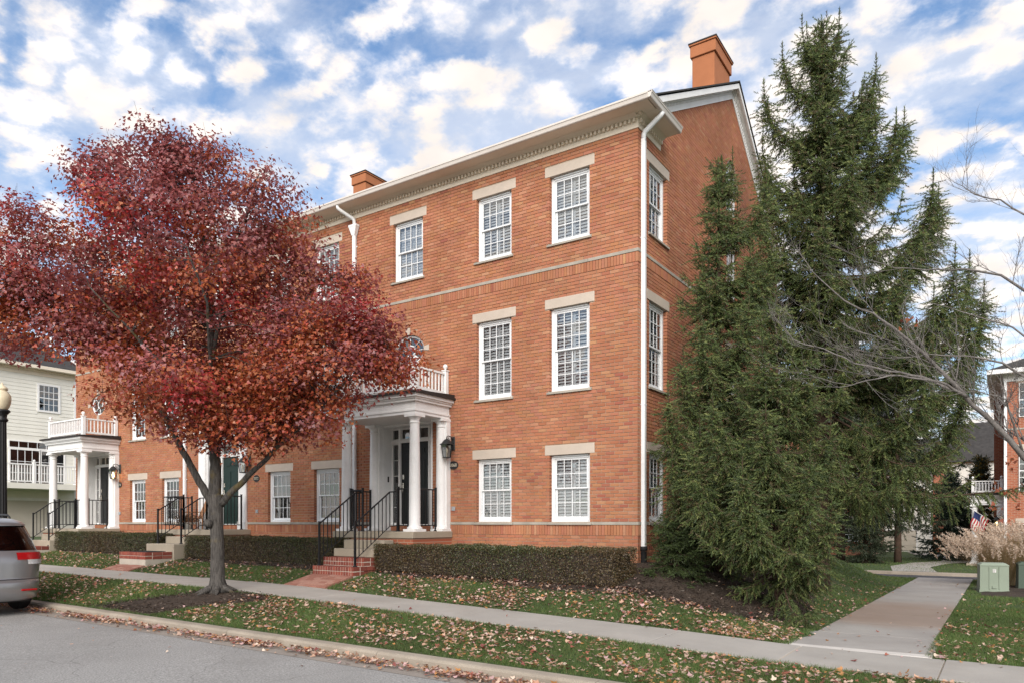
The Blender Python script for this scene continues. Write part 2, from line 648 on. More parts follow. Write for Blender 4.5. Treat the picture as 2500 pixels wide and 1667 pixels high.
def bark_mat():
    m, nt, out = nodes_of('bark')
    p = nt.nodes.new('ShaderNodeBsdfPrincipled')
    fur = nnoise(nt, 14, 6, 0.65, mapping=(2.2, 2.2, .45))
    fine = nnoise(nt, 70, 4, 0.7)
    lich = nnoise(nt, 2.3, 6, 0.6)
    c = mixc(nt, mrange(nt, fur, .35, .62), (.026, .023, .020), (.098, .089, .080))
    c = mixc(nt, mrange(nt, fine, .55, .8, 0, .6), c, (.20, .19, .175))
    c = mixc(nt, mrange(nt, lich, .56, .68, 0, .7), c, (.16, .115, .022))
    nt.links.new(c, p.inputs['Base Color'])
    p.inputs['Roughness'].default_value = .95
    nt.links.new(bump(nt, fur, 1.0, .03), p.inputs['Normal'])
    nt.links.new(p.outputs[0], out.inputs[0])
    MATS['bark'] = m


bark_mat()


def asphalt_mat():
    m, nt, out = nodes_of('asphalt')
    p = nt.nodes.new('ShaderNodeBsdfPrincipled')
    agg = nnoise(nt, 48, 4, 0.8)
    big = nnoise(nt, .5, 6, 0.6)
    c = mixc(nt, mrange(nt, agg, .32, .68), (.125, .122, .117), (.42, .415, .40))
    c = mixc(nt, mrange(nt, big, .45, .7, 0, .45), c, (.17, .165, .155))
    tc = nt.nodes.new('ShaderNodeTexCoord')
    wn = nt.nodes.new('ShaderNodeTexNoise')
    wn.inputs['Scale'].default_value = 1.6
    nt.links.new(tc.outputs['Object'], wn.inputs['Vector'])
    ad = nt.nodes.new('ShaderNodeVectorMath')
    ad.operation = 'MULTIPLY_ADD'
    nt.links.new(wn.outputs['Color'], ad.inputs[0])
    ad.inputs[1].default_value = (.8, .8, 0)
    nt.links.new(tc.outputs['Object'], ad.inputs[2])
    v = nt.nodes.new('ShaderNodeTexVoronoi')
    v.feature = 'DISTANCE_TO_EDGE'
    v.inputs['Scale'].default_value = .33
    nt.links.new(ad.outputs[0], v.inputs['Vector'])
    c = mixc(nt, mrange(nt, v.outputs['Distance'], .0008, .0035, .38, 0), c, (.05, .047, .043))
    nt.links.new(c, p.inputs['Base Color'])
    p.inputs['Roughness'].default_value = .93
    nt.links.new(bump(nt, agg, .7, .008), p.inputs['Normal'])
    nt.links.new(p.outputs[0], out.inputs[0])
    MATS['asphalt'] = m


asphalt_mat()


def ground_mat():
    m, nt, out = nodes_of('lawn_soil')
    p = nt.nodes.new('ShaderNodeBsdfPrincipled')
    n1 = nnoise(nt, 0.8, 6)
    n2 = nnoise(nt, 40, 4, 0.7)
    c = mixc(nt, mrange(nt, n2, 0.3, 0.7), (0.030, 0.050, 0.014), (0.060, 0.100, 0.026))
    c = mixc(nt, mrange(nt, n1, 0.5, 0.75, 0, 0.6), c, (0.075, 0.062, 0.030))
    nt.links.new(c, p.inputs['Base Color'])
    p.inputs['Roughness'].default_value = 0.95
    nt.links.new(bump(nt, n2, 0.8, 0.03), p.inputs['Normal'])
    nt.links.new(p.outputs[0], out.inputs[0])
    MATS['lawn_soil'] = m


ground_mat()


def path_mat():
    """side path: grey concrete with a rusty stain across part of it"""
    m, nt, out = nodes_of('path_concrete')
    p = nt.nodes.new('ShaderNodeBsdfPrincipled')
    n1 = nnoise(nt, 1.1, 6)
    n2 = nnoise(nt, 130, 3, 0.7)
    c = mixc(nt, mrange(nt, n1, 0.3, 0.7), (0.27, 0.25, 0.23), (0.34, 0.32, 0.295))
    tc = nt.nodes.new('ShaderNodeTexCoord')
    sp = nt.nodes.new('ShaderNodeSeparateXYZ')
    nt.links.new(tc.outputs['Object'], sp.inputs[0])
    n3 = nnoise(nt, 0.7, 5, 0.6)
    ad = nt.nodes.new('ShaderNodeMath')
    ad.operation = 'MULTIPLY_ADD'
    nt.links.new(n3, ad.inputs[0])
    ad.inputs[1].default_value = 2.6
    nt.links.new(sp.outputs['Y'], ad.inputs[2])
    lo = mrange(nt, ad.outputs[0], 0.3, 1.3)
    hi = mrange(nt, ad.outputs[0], 4.6, 6.2, 1, 0)
    mu = nt.nodes.new('ShaderNodeMath')
    mu.operation = 'MULTIPLY'
    nt.links.new(lo, mu.inputs[0])
    nt.links.new(hi, mu.inputs[1])
    mu2 = nt.nodes.new('ShaderNodeMath')
    mu2.operation = 'MULTIPLY'
    nt.links.new(mu.outputs[0], mu2.inputs[0])
    nt.links.new(mrange(nt, n2, 0.3, 0.6, 0.35, 0.68), mu2.inputs[1])
    mu2.use_clamp = True
    c = mixc(nt, mu2.outputs[0], c, (0.25, 0.155, 0.098))
    k = mrange(nt, n2, 0.25, 0.75, 0.88, 1.12)
    sc = nt.nodes.new('ShaderNodeVectorMath')
    sc.operation = 'SCALE'
    nt.links.new(c, sc.inputs[0])
    nt.links.new(k, sc.inputs['Scale'])
    nt.links.new(sc.outputs[0], p.inputs['Base Color'])
    p.inputs['Roughness'].default_value = 0.92
    nt.links.new(bump(nt, n2, 0.25, 0.004), p.inputs['Normal'])
    nt.links.new(p.outputs[0], out.inputs[0])
    MATS['path_concrete'] = m


path_mat()


def far_brick_mat():
    m, nt, out = nodes_of('far_brick')
    p = nt.nodes.new('ShaderNodeBsdfPrincipled')
    tc = nt.nodes.new('ShaderNodeTexCoord')
    mp = nt.nodes.new('ShaderNodeMapping')
    mp.inputs['Rotation'].default_value = (R(90), 0, 0)
    nt.links.new(tc.outputs['Object'], mp.inputs[0])
    b = nt.nodes.new('ShaderNodeTexBrick')
    nt.links.new(mp.outputs[0], b.inputs['Vector'])
    b.inputs['Color1'].default_value = (0.40, 0.125, 0.062, 1)
    b.inputs['Color2'].default_value = (0.30, 0.085, 0.045, 1)
    b.inputs['Mortar'].default_value = (0.38, 0.29, 0.21, 1)
    b.inputs['Scale'].default_value = 1.0
    b.inputs['Brick Width'].default_value = 0.2
    b.inputs['Row Height'].default_value = 0.0715
    b.inputs['Mortar Size'].default_value = 0.006
    nt.links.new(b.outputs[0], p.inputs['Base Color'])
    p.inputs['Roughness'].default_value = 0.9
    nt.links.new(p.outputs[0], out.inputs[0])
    MATS['far_brick'] = m


far_brick_mat()
M_ = MATS

# ------------------------------------------------------------------ terrain
CY, SY = math.cos(R(YAW)), math.sin(R(YAW))


def in_view(P, mx=0.16, my=0.12):
    """True for points near enough to the photographed view to be worth building"""
    dx = P[:, 0] - EYE[0]
    dy = P[:, 1] - EYE[1]
    z = -dx * SY + dy * CY
    x = dx * CY + dy * SY
    zz = np.maximum(z, 0.1)
    u = x / zz * 1790 / 2500
    v = (P[:, 2] - EYE[2]) / zz * 1790 / 2500
    return (z > 0.5) & (np.abs(u) < 0.5 + mx) & (v > -0.157 - my) & (v < 0.51 + my), z


def zs(x):
    return np.interp(x, [-60, -17, -9, -6, 2, 4, 8, 60], [-.2, -.36, -.42, -.45, -.69, -.77, -.79, -1.0])


def zcurb(x):
    return np.interp(x, [-60, -10, -2, 3, 60], [-.5, -.68, -.735, -.77, -1.0])


def zwall(x):
    return np.interp(x, [-60, -22, -8, 0, 60], [.2, .12, .04, 0, 0])


def zpath(y):
    return np.interp(y, [-3.4, 14, 18, 30, 60, 400], [-.77, -.95, -1.0, -1.08, -1.2, -1.3])


def sstep(a, b, x):
    t = np.clip((x - a) / (b - a), 0, 1)
    return t * t * (3 - 2 * t)


def gz(x, y):
    x = np.asarray(x, float)
    y = np.asarray(y, float)
    side = zwall(x) + (zpath(y) - zwall(x)) * sstep(0.6, 3.6, x)
    side = side + (zpath(y) - side) * sstep(11, 14, y) * (x > -30)
    t = np.clip((y + 3.4) / 2.8, 0, 1)
    lawn = zs(x) + (side - zs(x)) * t ** 0.8
    t2 = np.clip((y + 6.6) / 1.9, 0, 1)
    verge = zcurb(x) + (zs(x) - zcurb(x)) * t2
    z = np.where(y < -3.4, np.where(y < -4.7, verge, zs(x)), lawn)
    z = np.where(y < -6.6, zcurb(x) - 0.6 * np.clip((-6.6 - y) / 0.1, 0, 1), z)
    z = z - 0.5 * sstep(13.9, 14.05, y) * (1 - sstep(17.9, 18.05, y)) * sstep(-12, -11, x)
    return z


def gz1(x, y):
    return float(gz(np.array([x]), np.array([y]))[0])


def axis(a, b, fa, fb, step, far):
    core = np.arange(fa, fb + step / 2, step)
    lo = fa - np.geomspace(step * 2, fa - a, far)[::-1]
    hi = fb + np.geomspace(step * 2, b - fb, far)
    return np.concatenate([lo, core, hi])


def make_ground():
    xs = axis(-600, 600, -27, 13, 0.35, 16)
    ys = np.unique(np.concatenate([axis(-400, 900, -8, 24, 0.28, 18), [-6.72, -6.6, -4.7, -3.4, -3.3, 13.9, 14.05, 17.9, 18.05]]))
    X, Y = np.meshgrid(xs, ys)
    Z = gz(X, Y)
    Z = Z + 0.012 * np.sin(X * 2.1 + 1.3 * np.sin(Y * 1.7)) * np.cos(Y * 2.7) * ((Y > -3.2) | ((Y < -4.8) & (Y > -6.5)))
    ny, nx = X.shape
    V = np.stack([X, Y, Z], -1).reshape(-1, 3)
    idx = np.arange(ny * nx).reshape(ny, nx)
    F = np.stack([idx[:-1, :-1], idx[:-1, 1:], idx[1:, 1:], idx[1:, :-1]], -1).reshape(-1, 4)
    me = tri_mesh('ground', V, F, M_['lawn_soil'])
    me.polygons.foreach_set('use_smooth', [True] * len(F))
    tag(link('ground', me), kind='structure')


make_ground()


def strip(name, x0, x1, y0, y1, zf, mat, n=40, parent=None, thick=0.0):
    """flat sheet following zf(x, y)"""
    xs = np.linspace(x0, x1, n + 1)
    b = MB()
    for i in range(n):
        a, c = xs[i], xs[i + 1]
        b.add([(a, y0, zf(a, y0)), (c, y0, zf(c, y0)), (c, y1, zf(c, y1)), (a, y1, zf(a, y1))], [(0, 1, 2, 3)])
    return b.build(name, M_[mat], parent)


road_z = lambda x, y: float(zcurb(x)) - 0.13 + 0.018 * min(max(-7.15 - y, 0), 4)
tag(strip('street', -120, 120, -30, -7.13, road_z, 'asphalt', 60), kind='structure')
tag(strip('gutter_pan', -120, 120, -7.15, -6.72, lambda x, y: float(zcurb(x)) - 0.13 + (0.004 if y < -7 else -0.006), 'gutter_pan', 60), kind='structure')


def make_curb():
    base = strip('curb', -120, 120, -6.74, -6.585, lambda x, y: float(zcurb(x)) - 0.10, 'curb', 60)
    tag(base, kind='structure')
    x = -31.0
    while x < 16:
        L = 3.05
        z0, z1 = float(zcurb(x)), float(zcurb(x + L))
        prof = [(-6.60, -.3), (-6.775, -.3), (-6.765, -.035), (-6.745, -.008), (-6.72, 0.0), (-6.605, 0.004)]
        b = MB()
        n = len(prof)
        vs = [(x + .004, y, z0 + z) for y, z in prof] + [(x + L - .004, y, z1 + z) for y, z in prof]
        fs = [((i + 1) % n, i, n + i, n + (i + 1) % n) for i in range(n)] + [tuple(range(n)), tuple(reversed(range(n, 2 * n)))]
        b.add(vs, fs)
        b.build('curb_stone', M_['curb'], base)
        x += L


make_curb()


def make_sidewalk():
    base = strip('sidewalk', -40, 14, -4.69, -3.41, lambda x, y: float(zs(x)) + 0.004, 'mortar', 40)
    tag(base, kind='structure')
    x = 3.82 - 1.62 * 19
    k = 0
    while x < 11:
        L = 1.62
        z0, z1 = float(zs(x)) + .022, float(zs(x + L)) + .022
        if -9.5 < x < -6.5:
            z0 += .01
        j = random.uniform(-.004, .004)
        b = MB()
        g = .006
        xa, xb = x + g, x + L - g
        ya, yb = -4.70, -3.40
        c = .008
        vs = [(xa, ya, z0 - .1), (xb, ya, z1 - .1), (xb, yb, z1 - .1), (xa, yb, z0 - .1),
              (xa, ya, z0 + j - c), (xb, ya, z1 + j - c), (xb, yb, z1 + j - c), (xa, yb, z0 + j - c),
              (xa + c, ya + c, z0 + j), (xb - c, ya + c, z1 + j), (xb - c, yb - c, z1 + j), (xa + c, yb - c, z0 + j)]
        fs = [(8, 9, 10, 11), (0, 1, 5, 4), (1, 2, 6, 5), (2, 3, 7, 6), (3, 0, 4, 7), (4, 5, 9, 8), (5, 6, 10, 9), (6, 7, 11, 10), (7, 4, 8, 11)]
        b.add(vs, fs)
        b.build('slab', M_['concrete'], base)
        x += L
    # path beside the corner house
    p = MB()
    ys = np.linspace(-3.38, 14.0, 30)
    for i in range(29):
        p.add([(3.70, ys[i], float(zpath(ys[i])) + .002), (5.18, ys[i], float(zpath(ys[i])) + .002), (5.18, ys[i + 1], float(zpath(ys[i + 1])) + .002), (3.70, ys[i + 1], float(zpath(ys[i + 1])) + .002)], [(0, 1, 2, 3)])
    pb = p.build('side_path', M_['mortar'])
    tag(pb, kind='structure')
    edges = [-3.39, -3.17] + list(np.arange(-1.7, 14.0, 1.53)) + [14.0]
    for i in range(len(edges) - 1):
        y0, y1 = edges[i] + .004, edges[i + 1] - .004
        z0, z1 = float(zpath(y0)) + .02, float(zpath(y1)) + .02
        w = 0.10 * float(sstep(-1.5, -3.4, y0)) if i < 3 else 0
        b = MB()
        xa, xb = 3.68 - w, 5.20 + w
        c = .006
        vs = [(xa, y0, z0 - .1), (xb, y0, z0 - .1), (xb, y1, z1 - .1), (xa, y1, z1 - .1),
              (xa, y0, z0 - c), (xb, y0, z0 - c), (xb, y1, z1 - c), (xa, y1, z1 - c),
              (xa + c, y0 + c, z0), (xb - c, y0 + c, z0), (xb - c, y1 - c, z1), (xa + c, y1 - c, z1)]
        fs = [(8, 9, 10, 11), (0, 1, 5, 4), (1, 2, 6, 5), (2, 3, 7, 6), (3, 0, 4, 7), (4, 5, 9, 8), (5, 6, 10, 9), (6, 7, 11, 10), (7, 4, 8, 11)]
        b.add(vs, fs)
        b.build('slab', M_['concrete_new' if i == 0 else 'path_concrete'], pb)
    # alley behind, with its far kerb
    tag(strip('alley', -10, 60, 14.02, 17.95, lambda x, y: -1.10, 'asphalt_new', 20), kind='structure')
    b = MB()
    b.extrude_x([(17.8, -1.4), (18.12, -1.4), (18.12, -.985), (17.9, -.985), (17.83, -1.01), (17.8, -1.10)], -9, 40)
    tag(b.build('alley_curb', M_['curb']), kind='structure')
    # path continuing beyond the alley, bending to the garage
    pts = [(3.2, 18.15), (2.7, 22), (3.1, 26), (4.2, 29), (3.9, 33), (2.2, 38), (1.4, 42)]
    b = MB()
    for i in range(len(pts) - 1):
        (x0, y0), (x1, y1) = pts[i], pts[i + 1]
        w = .75
        b.add([(x0 - w, y0, gz1(x0, y0) + .02), (x0 + w, y0, gz1(x0, y0) + .02), (x1 + w, y1, gz1(x1, y1) + .02), (x1 - w, y1, gz1(x1, y1) + .02)], [(0, 1, 2, 3)])
    tag(b.build('back_path', M_['concrete']), kind='structure')


make_sidewalk()


def mulch_patch(name, poly, dz=0.012, mound=0.06):
    """flat bed of mulch with a loose edge"""
    cx = sum(p[0] for p in poly) / len(poly)
    cy = sum(p[1] for p in poly) / len(poly)
    ring = []
    n = len(poly)
    for i in range(n):
        a, c = poly[i], poly[(i + 1) % n]
        m = max(2, int(math.dist(a, c) / .15))
        for k in range(m):
            t = k / m
            ring.append((a[0] + (c[0] - a[0]) * t + random.uniform(-.05, .05), a[1] + (c[1] - a[1]) * t + random.uniform(-.05, .05)))
    b = MB()
    vs = []
    for r in (1.0, .85, .6, .35, .12):
        for (x, y) in ring:
            px, py = cx + (x - cx) * r, cy + (y - cy) * r
            vs.append((px, py, gz1(px, py) + (dz if r < 1 else -.01) + mound * (1 - r) + random.uniform(-.012, .012)))
    m = len(ring)
    fs = []
    for k in range(4):
        for i in range(m):
            fs.append((k * m + i, k * m + (i + 1) % m, (k + 1) * m + (i + 1) % m, (k + 1) * m + i))
    fs.append(tuple(4 * m + i for i in range(m)))
    b.add(vs, fs, None, True)
    return tag(b.build(name, M_['mulch']), kind='structure')


MULCH = {
    'tree_ring': [(-8.0, -6.55), (-7.2, -5.4), (-6.9, -4.75), (-5.2, -4.75), (-4.8, -5.0), (-5.2, -5.5), (-5.8, -6.0), (-6.0, -6.55)],
    'bed_corner': [(-5.15, -.05), (-5.15, -2.2), (-2, -2.3), (.2, -2.45), (1.6, -2.2), (2.8, -1.9), (3.3, -1.1), (3.1, .8), (2.7, 3.0), (2.6, 6.5), (0.05, 7.0), (0.05, -.02)],
    'bed_middle': [(-12.3, -.05), (-12.3, -2.15), (-9.0, -2.2), (-6.55, -2.3), (-6.5, -.05)],
    'bed_left': [(-19.6, -.05), (-19.6, -1.95), (-13.9, -1.95), (-13.85, -.05)],
    'bed_boxes': [(5.6, 7.2), (9.5, 7.2), (9.5, 13.5), (5.4, 13.5), (5.3, 9.5)],
}
for k, poly in MULCH.items():
    mulch_patch('mulch_bed', poly)


def in_poly(px, py, poly):
    ins = np.zeros(px.shape, bool)
    n = len(poly)
    for i in range(n):
        x0, y0 = poly[i]
        x1, y1 = poly[(i + 1) % n]
        if y0 == y1:
            continue
        c = ((y0 > py) != (y1 > py)) & (px < (x1 - x0) * (py - y0) / (y1 - y0) + x0)
        ins ^= c
    return ins

# ------------------------------------------------------------------ brickwork
BR_L, BR_J = 0.2005, 0.0115


def brick_col():
    r = random.random()
    if r < .08:
        c = (.428, .212, .122)
    elif r < .32:
        c = (.400, .176, .100)
    elif r < .45:
        c = (.358, .142, .080)
    elif r < .46:
        c = (.31, .112, .072)
    else:
        c = (.390, .164, .090)
    k = random.uniform(.93, 1.07)
    return (c[0] * k, c[1] * k * random.uniform(.94, 1.06), c[2] * k * random.uniform(.92, 1.08))


def lay(u0, u1, z0, n, ch, openings, odd0=0, rangef=None):
    """running bond: list of (ua, ub, za, zb, left_is_edge, right_is_edge)"""
    out = []
    for k in range(n):
        za, zb = z0 + k * ch, z0 + (k + 1) * ch
        zc = (za + zb) / 2
        a, b = (u0, u1) if rangef is None else rangef(zc)
        segs = [(a, b, False, False)]
        for op in openings:
            iv = op(zc)
            if not iv:
                continue
            new = []
            for (s0, s1, e0, e1) in segs:
                if iv[1] <= s0 or iv[0] >= s1:
                    new.append((s0, s1, e0, e1))
                    continue
                if iv[0] > s0 + .015:
                    new.append((s0, iv[0], e0, True))
                if iv[1] < s1 - .015:
                    new.append((iv[1], s1, True, e1))
            segs = new
        off = 0 if (k + odd0) % 2 == 0 else BR_L / 2
        for (s0, s1, e0, e1) in segs:
            g = math.floor((s0 - off) / BR_L) * BR_L + off
            cuts = [s0]
            x = g + BR_L
            while x < s1 - 1e-6:
                if x - cuts[-1] > .045 and s1 - x > .045:
                    cuts.append(x)
                x += BR_L
            cuts.append(s1)
            for i in range(len(cuts) - 1):
                out.append((cuts[i], cuts[i + 1], za, zb, e0 and i == 0, e1 and i == len(cuts) - 2))
    return out


def rect_op(a, b, z0, z1):
    return lambda z: (a, b) if z0 < z < z1 else None


def oval_op(c, zc, a, bb):
    return lambda z: (c - a * math.sqrt(1 - ((z - zc) / bb) ** 2), c + a * math.sqrt(1 - ((z - zc) / bb) ** 2)) if abs(z - zc) < bb else None


FRONT = lambda u, v, z: (u, v, z)         # v runs into the wall
SIDE = lambda u, v, z: (-v, u, z)


def brick_shape(b, br, fr, deep=0.0, col=None, proud=.013):
    ua, ub, za, zb, e0, e1 = br
    j = BR_J / 2
    ua += 0 if e0 else j
    ub -= 0 if e1 else j
    za += j
    zb -= j
    v0 = -proud + random.uniform(-.002, .0015)
    v1 = max(.006, deep if (e0 or e1) else 0)
    t = random.uniform(-.0012, .0012)
    P = [(ua, v0, za + t), (ub, v0, za - t), (ub, v0, zb - t), (ua, v0, zb + t), (ua, v1, za), (ub, v1, za), (ub, v1, zb), (ua, v1, zb)]
    b.add([fr(*p) for p in P], [(0, 1, 2, 3), (1, 5, 6, 2), (4, 0, 3, 7), (3, 2, 6, 7), (1, 0, 4, 5)], col or brick_col())


VARIANTS = []


def single_brick(br, fr_M, parent, ):
    """one brick as an object; alike bricks share a mesh"""
    ua, ub, za, zb, e0, e1 = br
    w = round(ub - ua - BR_J, 3)
    h = round(zb - za - BR_J, 4)
    key = ('brick', w, h, random.randrange(14), bool(e0 or e1))

    def mk():
        b = MB()
        d = .1 if (e0 or e1) else .006
        b.bbox(-w / 2, w / 2, -.013, d, 0, h, .0025, brick_col())
        return b.mesh('brick', M_['brick'])
    me = cached(key, mk)
    M = fr_M @ T(((ua + ub) / 2 + (random.uniform(-.001, .001)), random.uniform(-.002, .0015), za + BR_J / 2)) @ Matrix.Rotation(random.uniform(-.006, .006), 4, 'Y')
    return link('brick', me, parent, M)


def backing(b, fr, u0, u1, z0, z1, rects, top=None):
    """mortar sheet with rectangular holes"""
    us = sorted({u0, u1, *[r[0] for r in rects], *[r[1] for r in rects]})
    zz = sorted({z0, z1, *[r[2] for r in rects], *[r[3] for r in rects]})
    us = [u for u in us if u0 <= u <= u1]
    zz = [z for z in zz if z0 <= z <= z1]
    for i in range(len(us) - 1):
        for j in range(len(zz) - 1):
            uc, zc = (us[i] + us[i + 1]) / 2, (zz[j] + zz[j + 1]) / 2
            if any(r[0] < uc < r[1] and r[2] < zc < r[3] for r in rects):
                continue
            b.add([fr(us[i], 0, zz[j]), fr(us[i + 1], 0, zz[j]), fr(us[i + 1], 0, zz[j + 1]), fr(us[i], 0, zz[j + 1])], [(0, 1, 2, 3)])


def ring_fill(b, fr, c, zc, a, bb, A, BB, n=48):
    """mortar between an oval hole and its rectangular cut-out"""
    vs = []
    for k in range(n):
        t = 2 * math.pi * k / n
        ct, st = math.cos(t), math.sin(t)
        s = 1 / max(abs(ct) / A, abs(st) / BB)
        vs.append(fr(c + a * ct, 0, zc + bb * st))
        vs.append(fr(c + ct * s, 0, zc + st * s))
    b.add(vs, [(2 * k, 2 * k + 1, (2 * k + 3) % (2 * n), (2 * k + 2) % (2 * n)) for k in range(n)])


# heights shared by the whole terrace
Z_BAND0, Z_BAND1 = .817, .877
Z_BELT0, Z_BELT1 = 6.215, 6.28
Z_SOLD = 6.012
Z_FRZ = 8.65
W_W = .96
ROWS = {'g': (.877, 2.29, 2), '2': (3.645, 5.385, 3), '3': (6.765, 8.195, 2)}


# ------------------------------------------------------------------ windows
def window_mesh(kind):
    """meshes of a double-hung window, origin at the bottom centre of the opening, outside at -y"""
    z0, z1, rows = ROWS[kind]
    h = z1 - z0
    w = W_W
    v = .075
    f = MB()
    f.bbox(-w / 2 + .002, -w / 2 + .075, v, v + .09, 0.002, h - .002, .004)
    f.bbox(w / 2 - .075, w / 2 - .002, v, v + .09, 0.002, h - .002, .004)
    f.bbox(-w / 2 + .076, w / 2 - .076, v, v + .09, h - .07, h - .003, .004)
    f.bbox(-w / 2 + .076, w / 2 - .076, v - .02, v + .09, .002, .045, .004)
    f.box(-w / 2 + .076, w / 2 - .076, v - .03, v - .002, h - .03, h - .003)
    frame = f.mesh('window', M_['vinyl_white'])
    gw = w / 2 - .079
    mid = h * .5 + .005
    out = {'frame': frame, 'sash': [], 'pane': [], 'h': h}
    for lo, hi, y in ((.048, mid + .014, v + .048), (mid - .014, h - .073, v + .012)):
        s = MB()
        bot = .07 if lo < .1 else .032
        top = .032
        s.bbox(-gw, -gw + .042, y, y + .032, lo, hi, .003)
        s.bbox(gw - .042, gw, y, y + .032, lo, hi, .003)
        s.bbox(-gw + .043, gw - .043, y, y + .032, lo, lo + bot, .003)
        s.bbox(-gw + .043, gw - .043, y, y + .032, hi - top, hi, .003)
        a, b_ = -gw + .042, gw - .042
        c, d = lo + bot, hi - top
        for k in range(1, 4):
            x = a + (b_ - a) * k / 4
            s.box(x - .0075, x + .0075, y + .004, y + .022, c, d)
        for k in range(1, rows):
            z = c + (d - c) * k / rows
            s.box(a, b_, y + .002, y + .021, z - .0075, z + .0075)
        out['sash'].append(s.mesh('sash', M_['vinyl_white']))
        pw, ph = (b_ - a) / 4, (d - c) / rows
        pm = MB()
        pm.add([(-pw / 2, 0, -ph / 2), (pw / 2, 0, -ph / 2), (pw / 2, 0, ph / 2), (-pw / 2, 0, ph / 2)], [(0, 1, 2, 3)])
        pme = pm.mesh('pane', M_['pane_glass'])
        for i in range(4):
            for k in range(rows):
                out['pane'].append((pme, (a + pw * (i + .5), y + .014, c + ph * (k + .5))))
    return out


def shutter_mesh(kind):
    z0, z1, rows = ROWS[kind]
    h = z1 - z0
    y = .168
    s = MB()
    hw = W_W / 2 - .03
    stile = .05
    for (a, b_) in ((-hw, -.003), (.003, hw)):
        s.box(a, a + stile, y, y + .03, .03, h - .03)
        s.box(b_ - stile, b_, y, y + .03, .03, h - .03)
        s.box(a + stile, b_ - stile, y + .001, y + .029, .03, .03 + .09)
        s.box(a + stile, b_ - stile, y + .001, y + .029, h - .03 - .08, h - .03)
        s.box(a + stile, b_ - stile, y + .001, y + .029, h / 2 - .04, h / 2 + .04)
    return s.mesh('shutter', M_['shutter_white']), hw, stile, y


def louver_mesh(wid):
    s = MB()
    prof = [(-.033, 0), (-.02, .0045), (.02, .0045), (.033, 0), (.02, -.0045), (-.02, -.0045)]
    s.extrude_x(prof, -wid / 2, wid / 2)
    return s.mesh('louver', M_['shutter_white'])


def make_window(house, M, kind, inner='shutter', tilt=38, full=True):
    """M places the opening's bottom centre; children are sub-parts of the window"""
    m = cached(('win', kind), lambda: window_mesh(kind))
    w = link('window', m['frame'], house, M)
    for s in m['sash']:
        link('sash', s, w, M)
    for pme, loc in m['pane']:
        link('pane', pme, w, M @ T(loc))
    h = m['h']
    if inner == 'shutter':
        sm, hw, st, y = cached(('shut', kind), lambda: shutter_mesh(kind))
        link('shutter', sm, w, M)
        lw = hw - .003 - 2 * st
        lm = cached('louv', lambda: louver_mesh(lw - .006))
        pitch = .062
        for side in (-1, 1):
            cx = side * (hw + .003) / 2
            for (a, b_) in ((.12, h / 2 - .04), (h / 2 + .04, h - .11)):
                n = int((b_ - a) / pitch)
                for k in range(n):
                    z = a + (k + .5) * (b_ - a) / n
                    t = tilt + random.uniform(-2, 2)
                    link('louver', lm, w, M @ T((cx, y + .015, z)) @ RX(t))
    elif inner in ('blind', 'half'):
        key = ('blind', kind, inner)

        def mk():
            b = MB()
            z = h - .06
            low = .03 if inner == 'blind' else h * .52
            while z > low:
                b.box(-W_W / 2 + .05, W_W / 2 - .05, .20, .212, z - .046, z)
                z -= .048
            return b.mesh('blind', M_['blind_grey'])
        link('blind', cached(key, mk), w, M)
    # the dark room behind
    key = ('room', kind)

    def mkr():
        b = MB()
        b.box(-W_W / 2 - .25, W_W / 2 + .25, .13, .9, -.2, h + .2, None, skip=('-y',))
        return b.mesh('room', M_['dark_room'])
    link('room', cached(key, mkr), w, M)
    return w


def lintel_mesh():
    b = MB()
    b.bbox(-.593, .593, -.020, .10, 0, .207, .006)
    return b.mesh('lintel', M_['limestone'])


def sill_mesh():
    b = MB()
    b.extrude_x([(-.055, -.058), (.12, -.058), (.12, -.002), (-.045, -.014), (-.055, -.02)][::-1], -.53, .53)
    return b.mesh('sill', M_['sill_stone'])


def dress_opening(house, M, kind):
    z0, z1, r = ROWS[kind]
    link('lintel', cached('lintel', lintel_mesh), house, M @ T((0, 0, z1 - z0 + .003)))
    link('sill', cached('sill', sill_mesh), house, M)


# ------------------------------------------------------------------ oval window
OV_A, OV_B = .50, .37


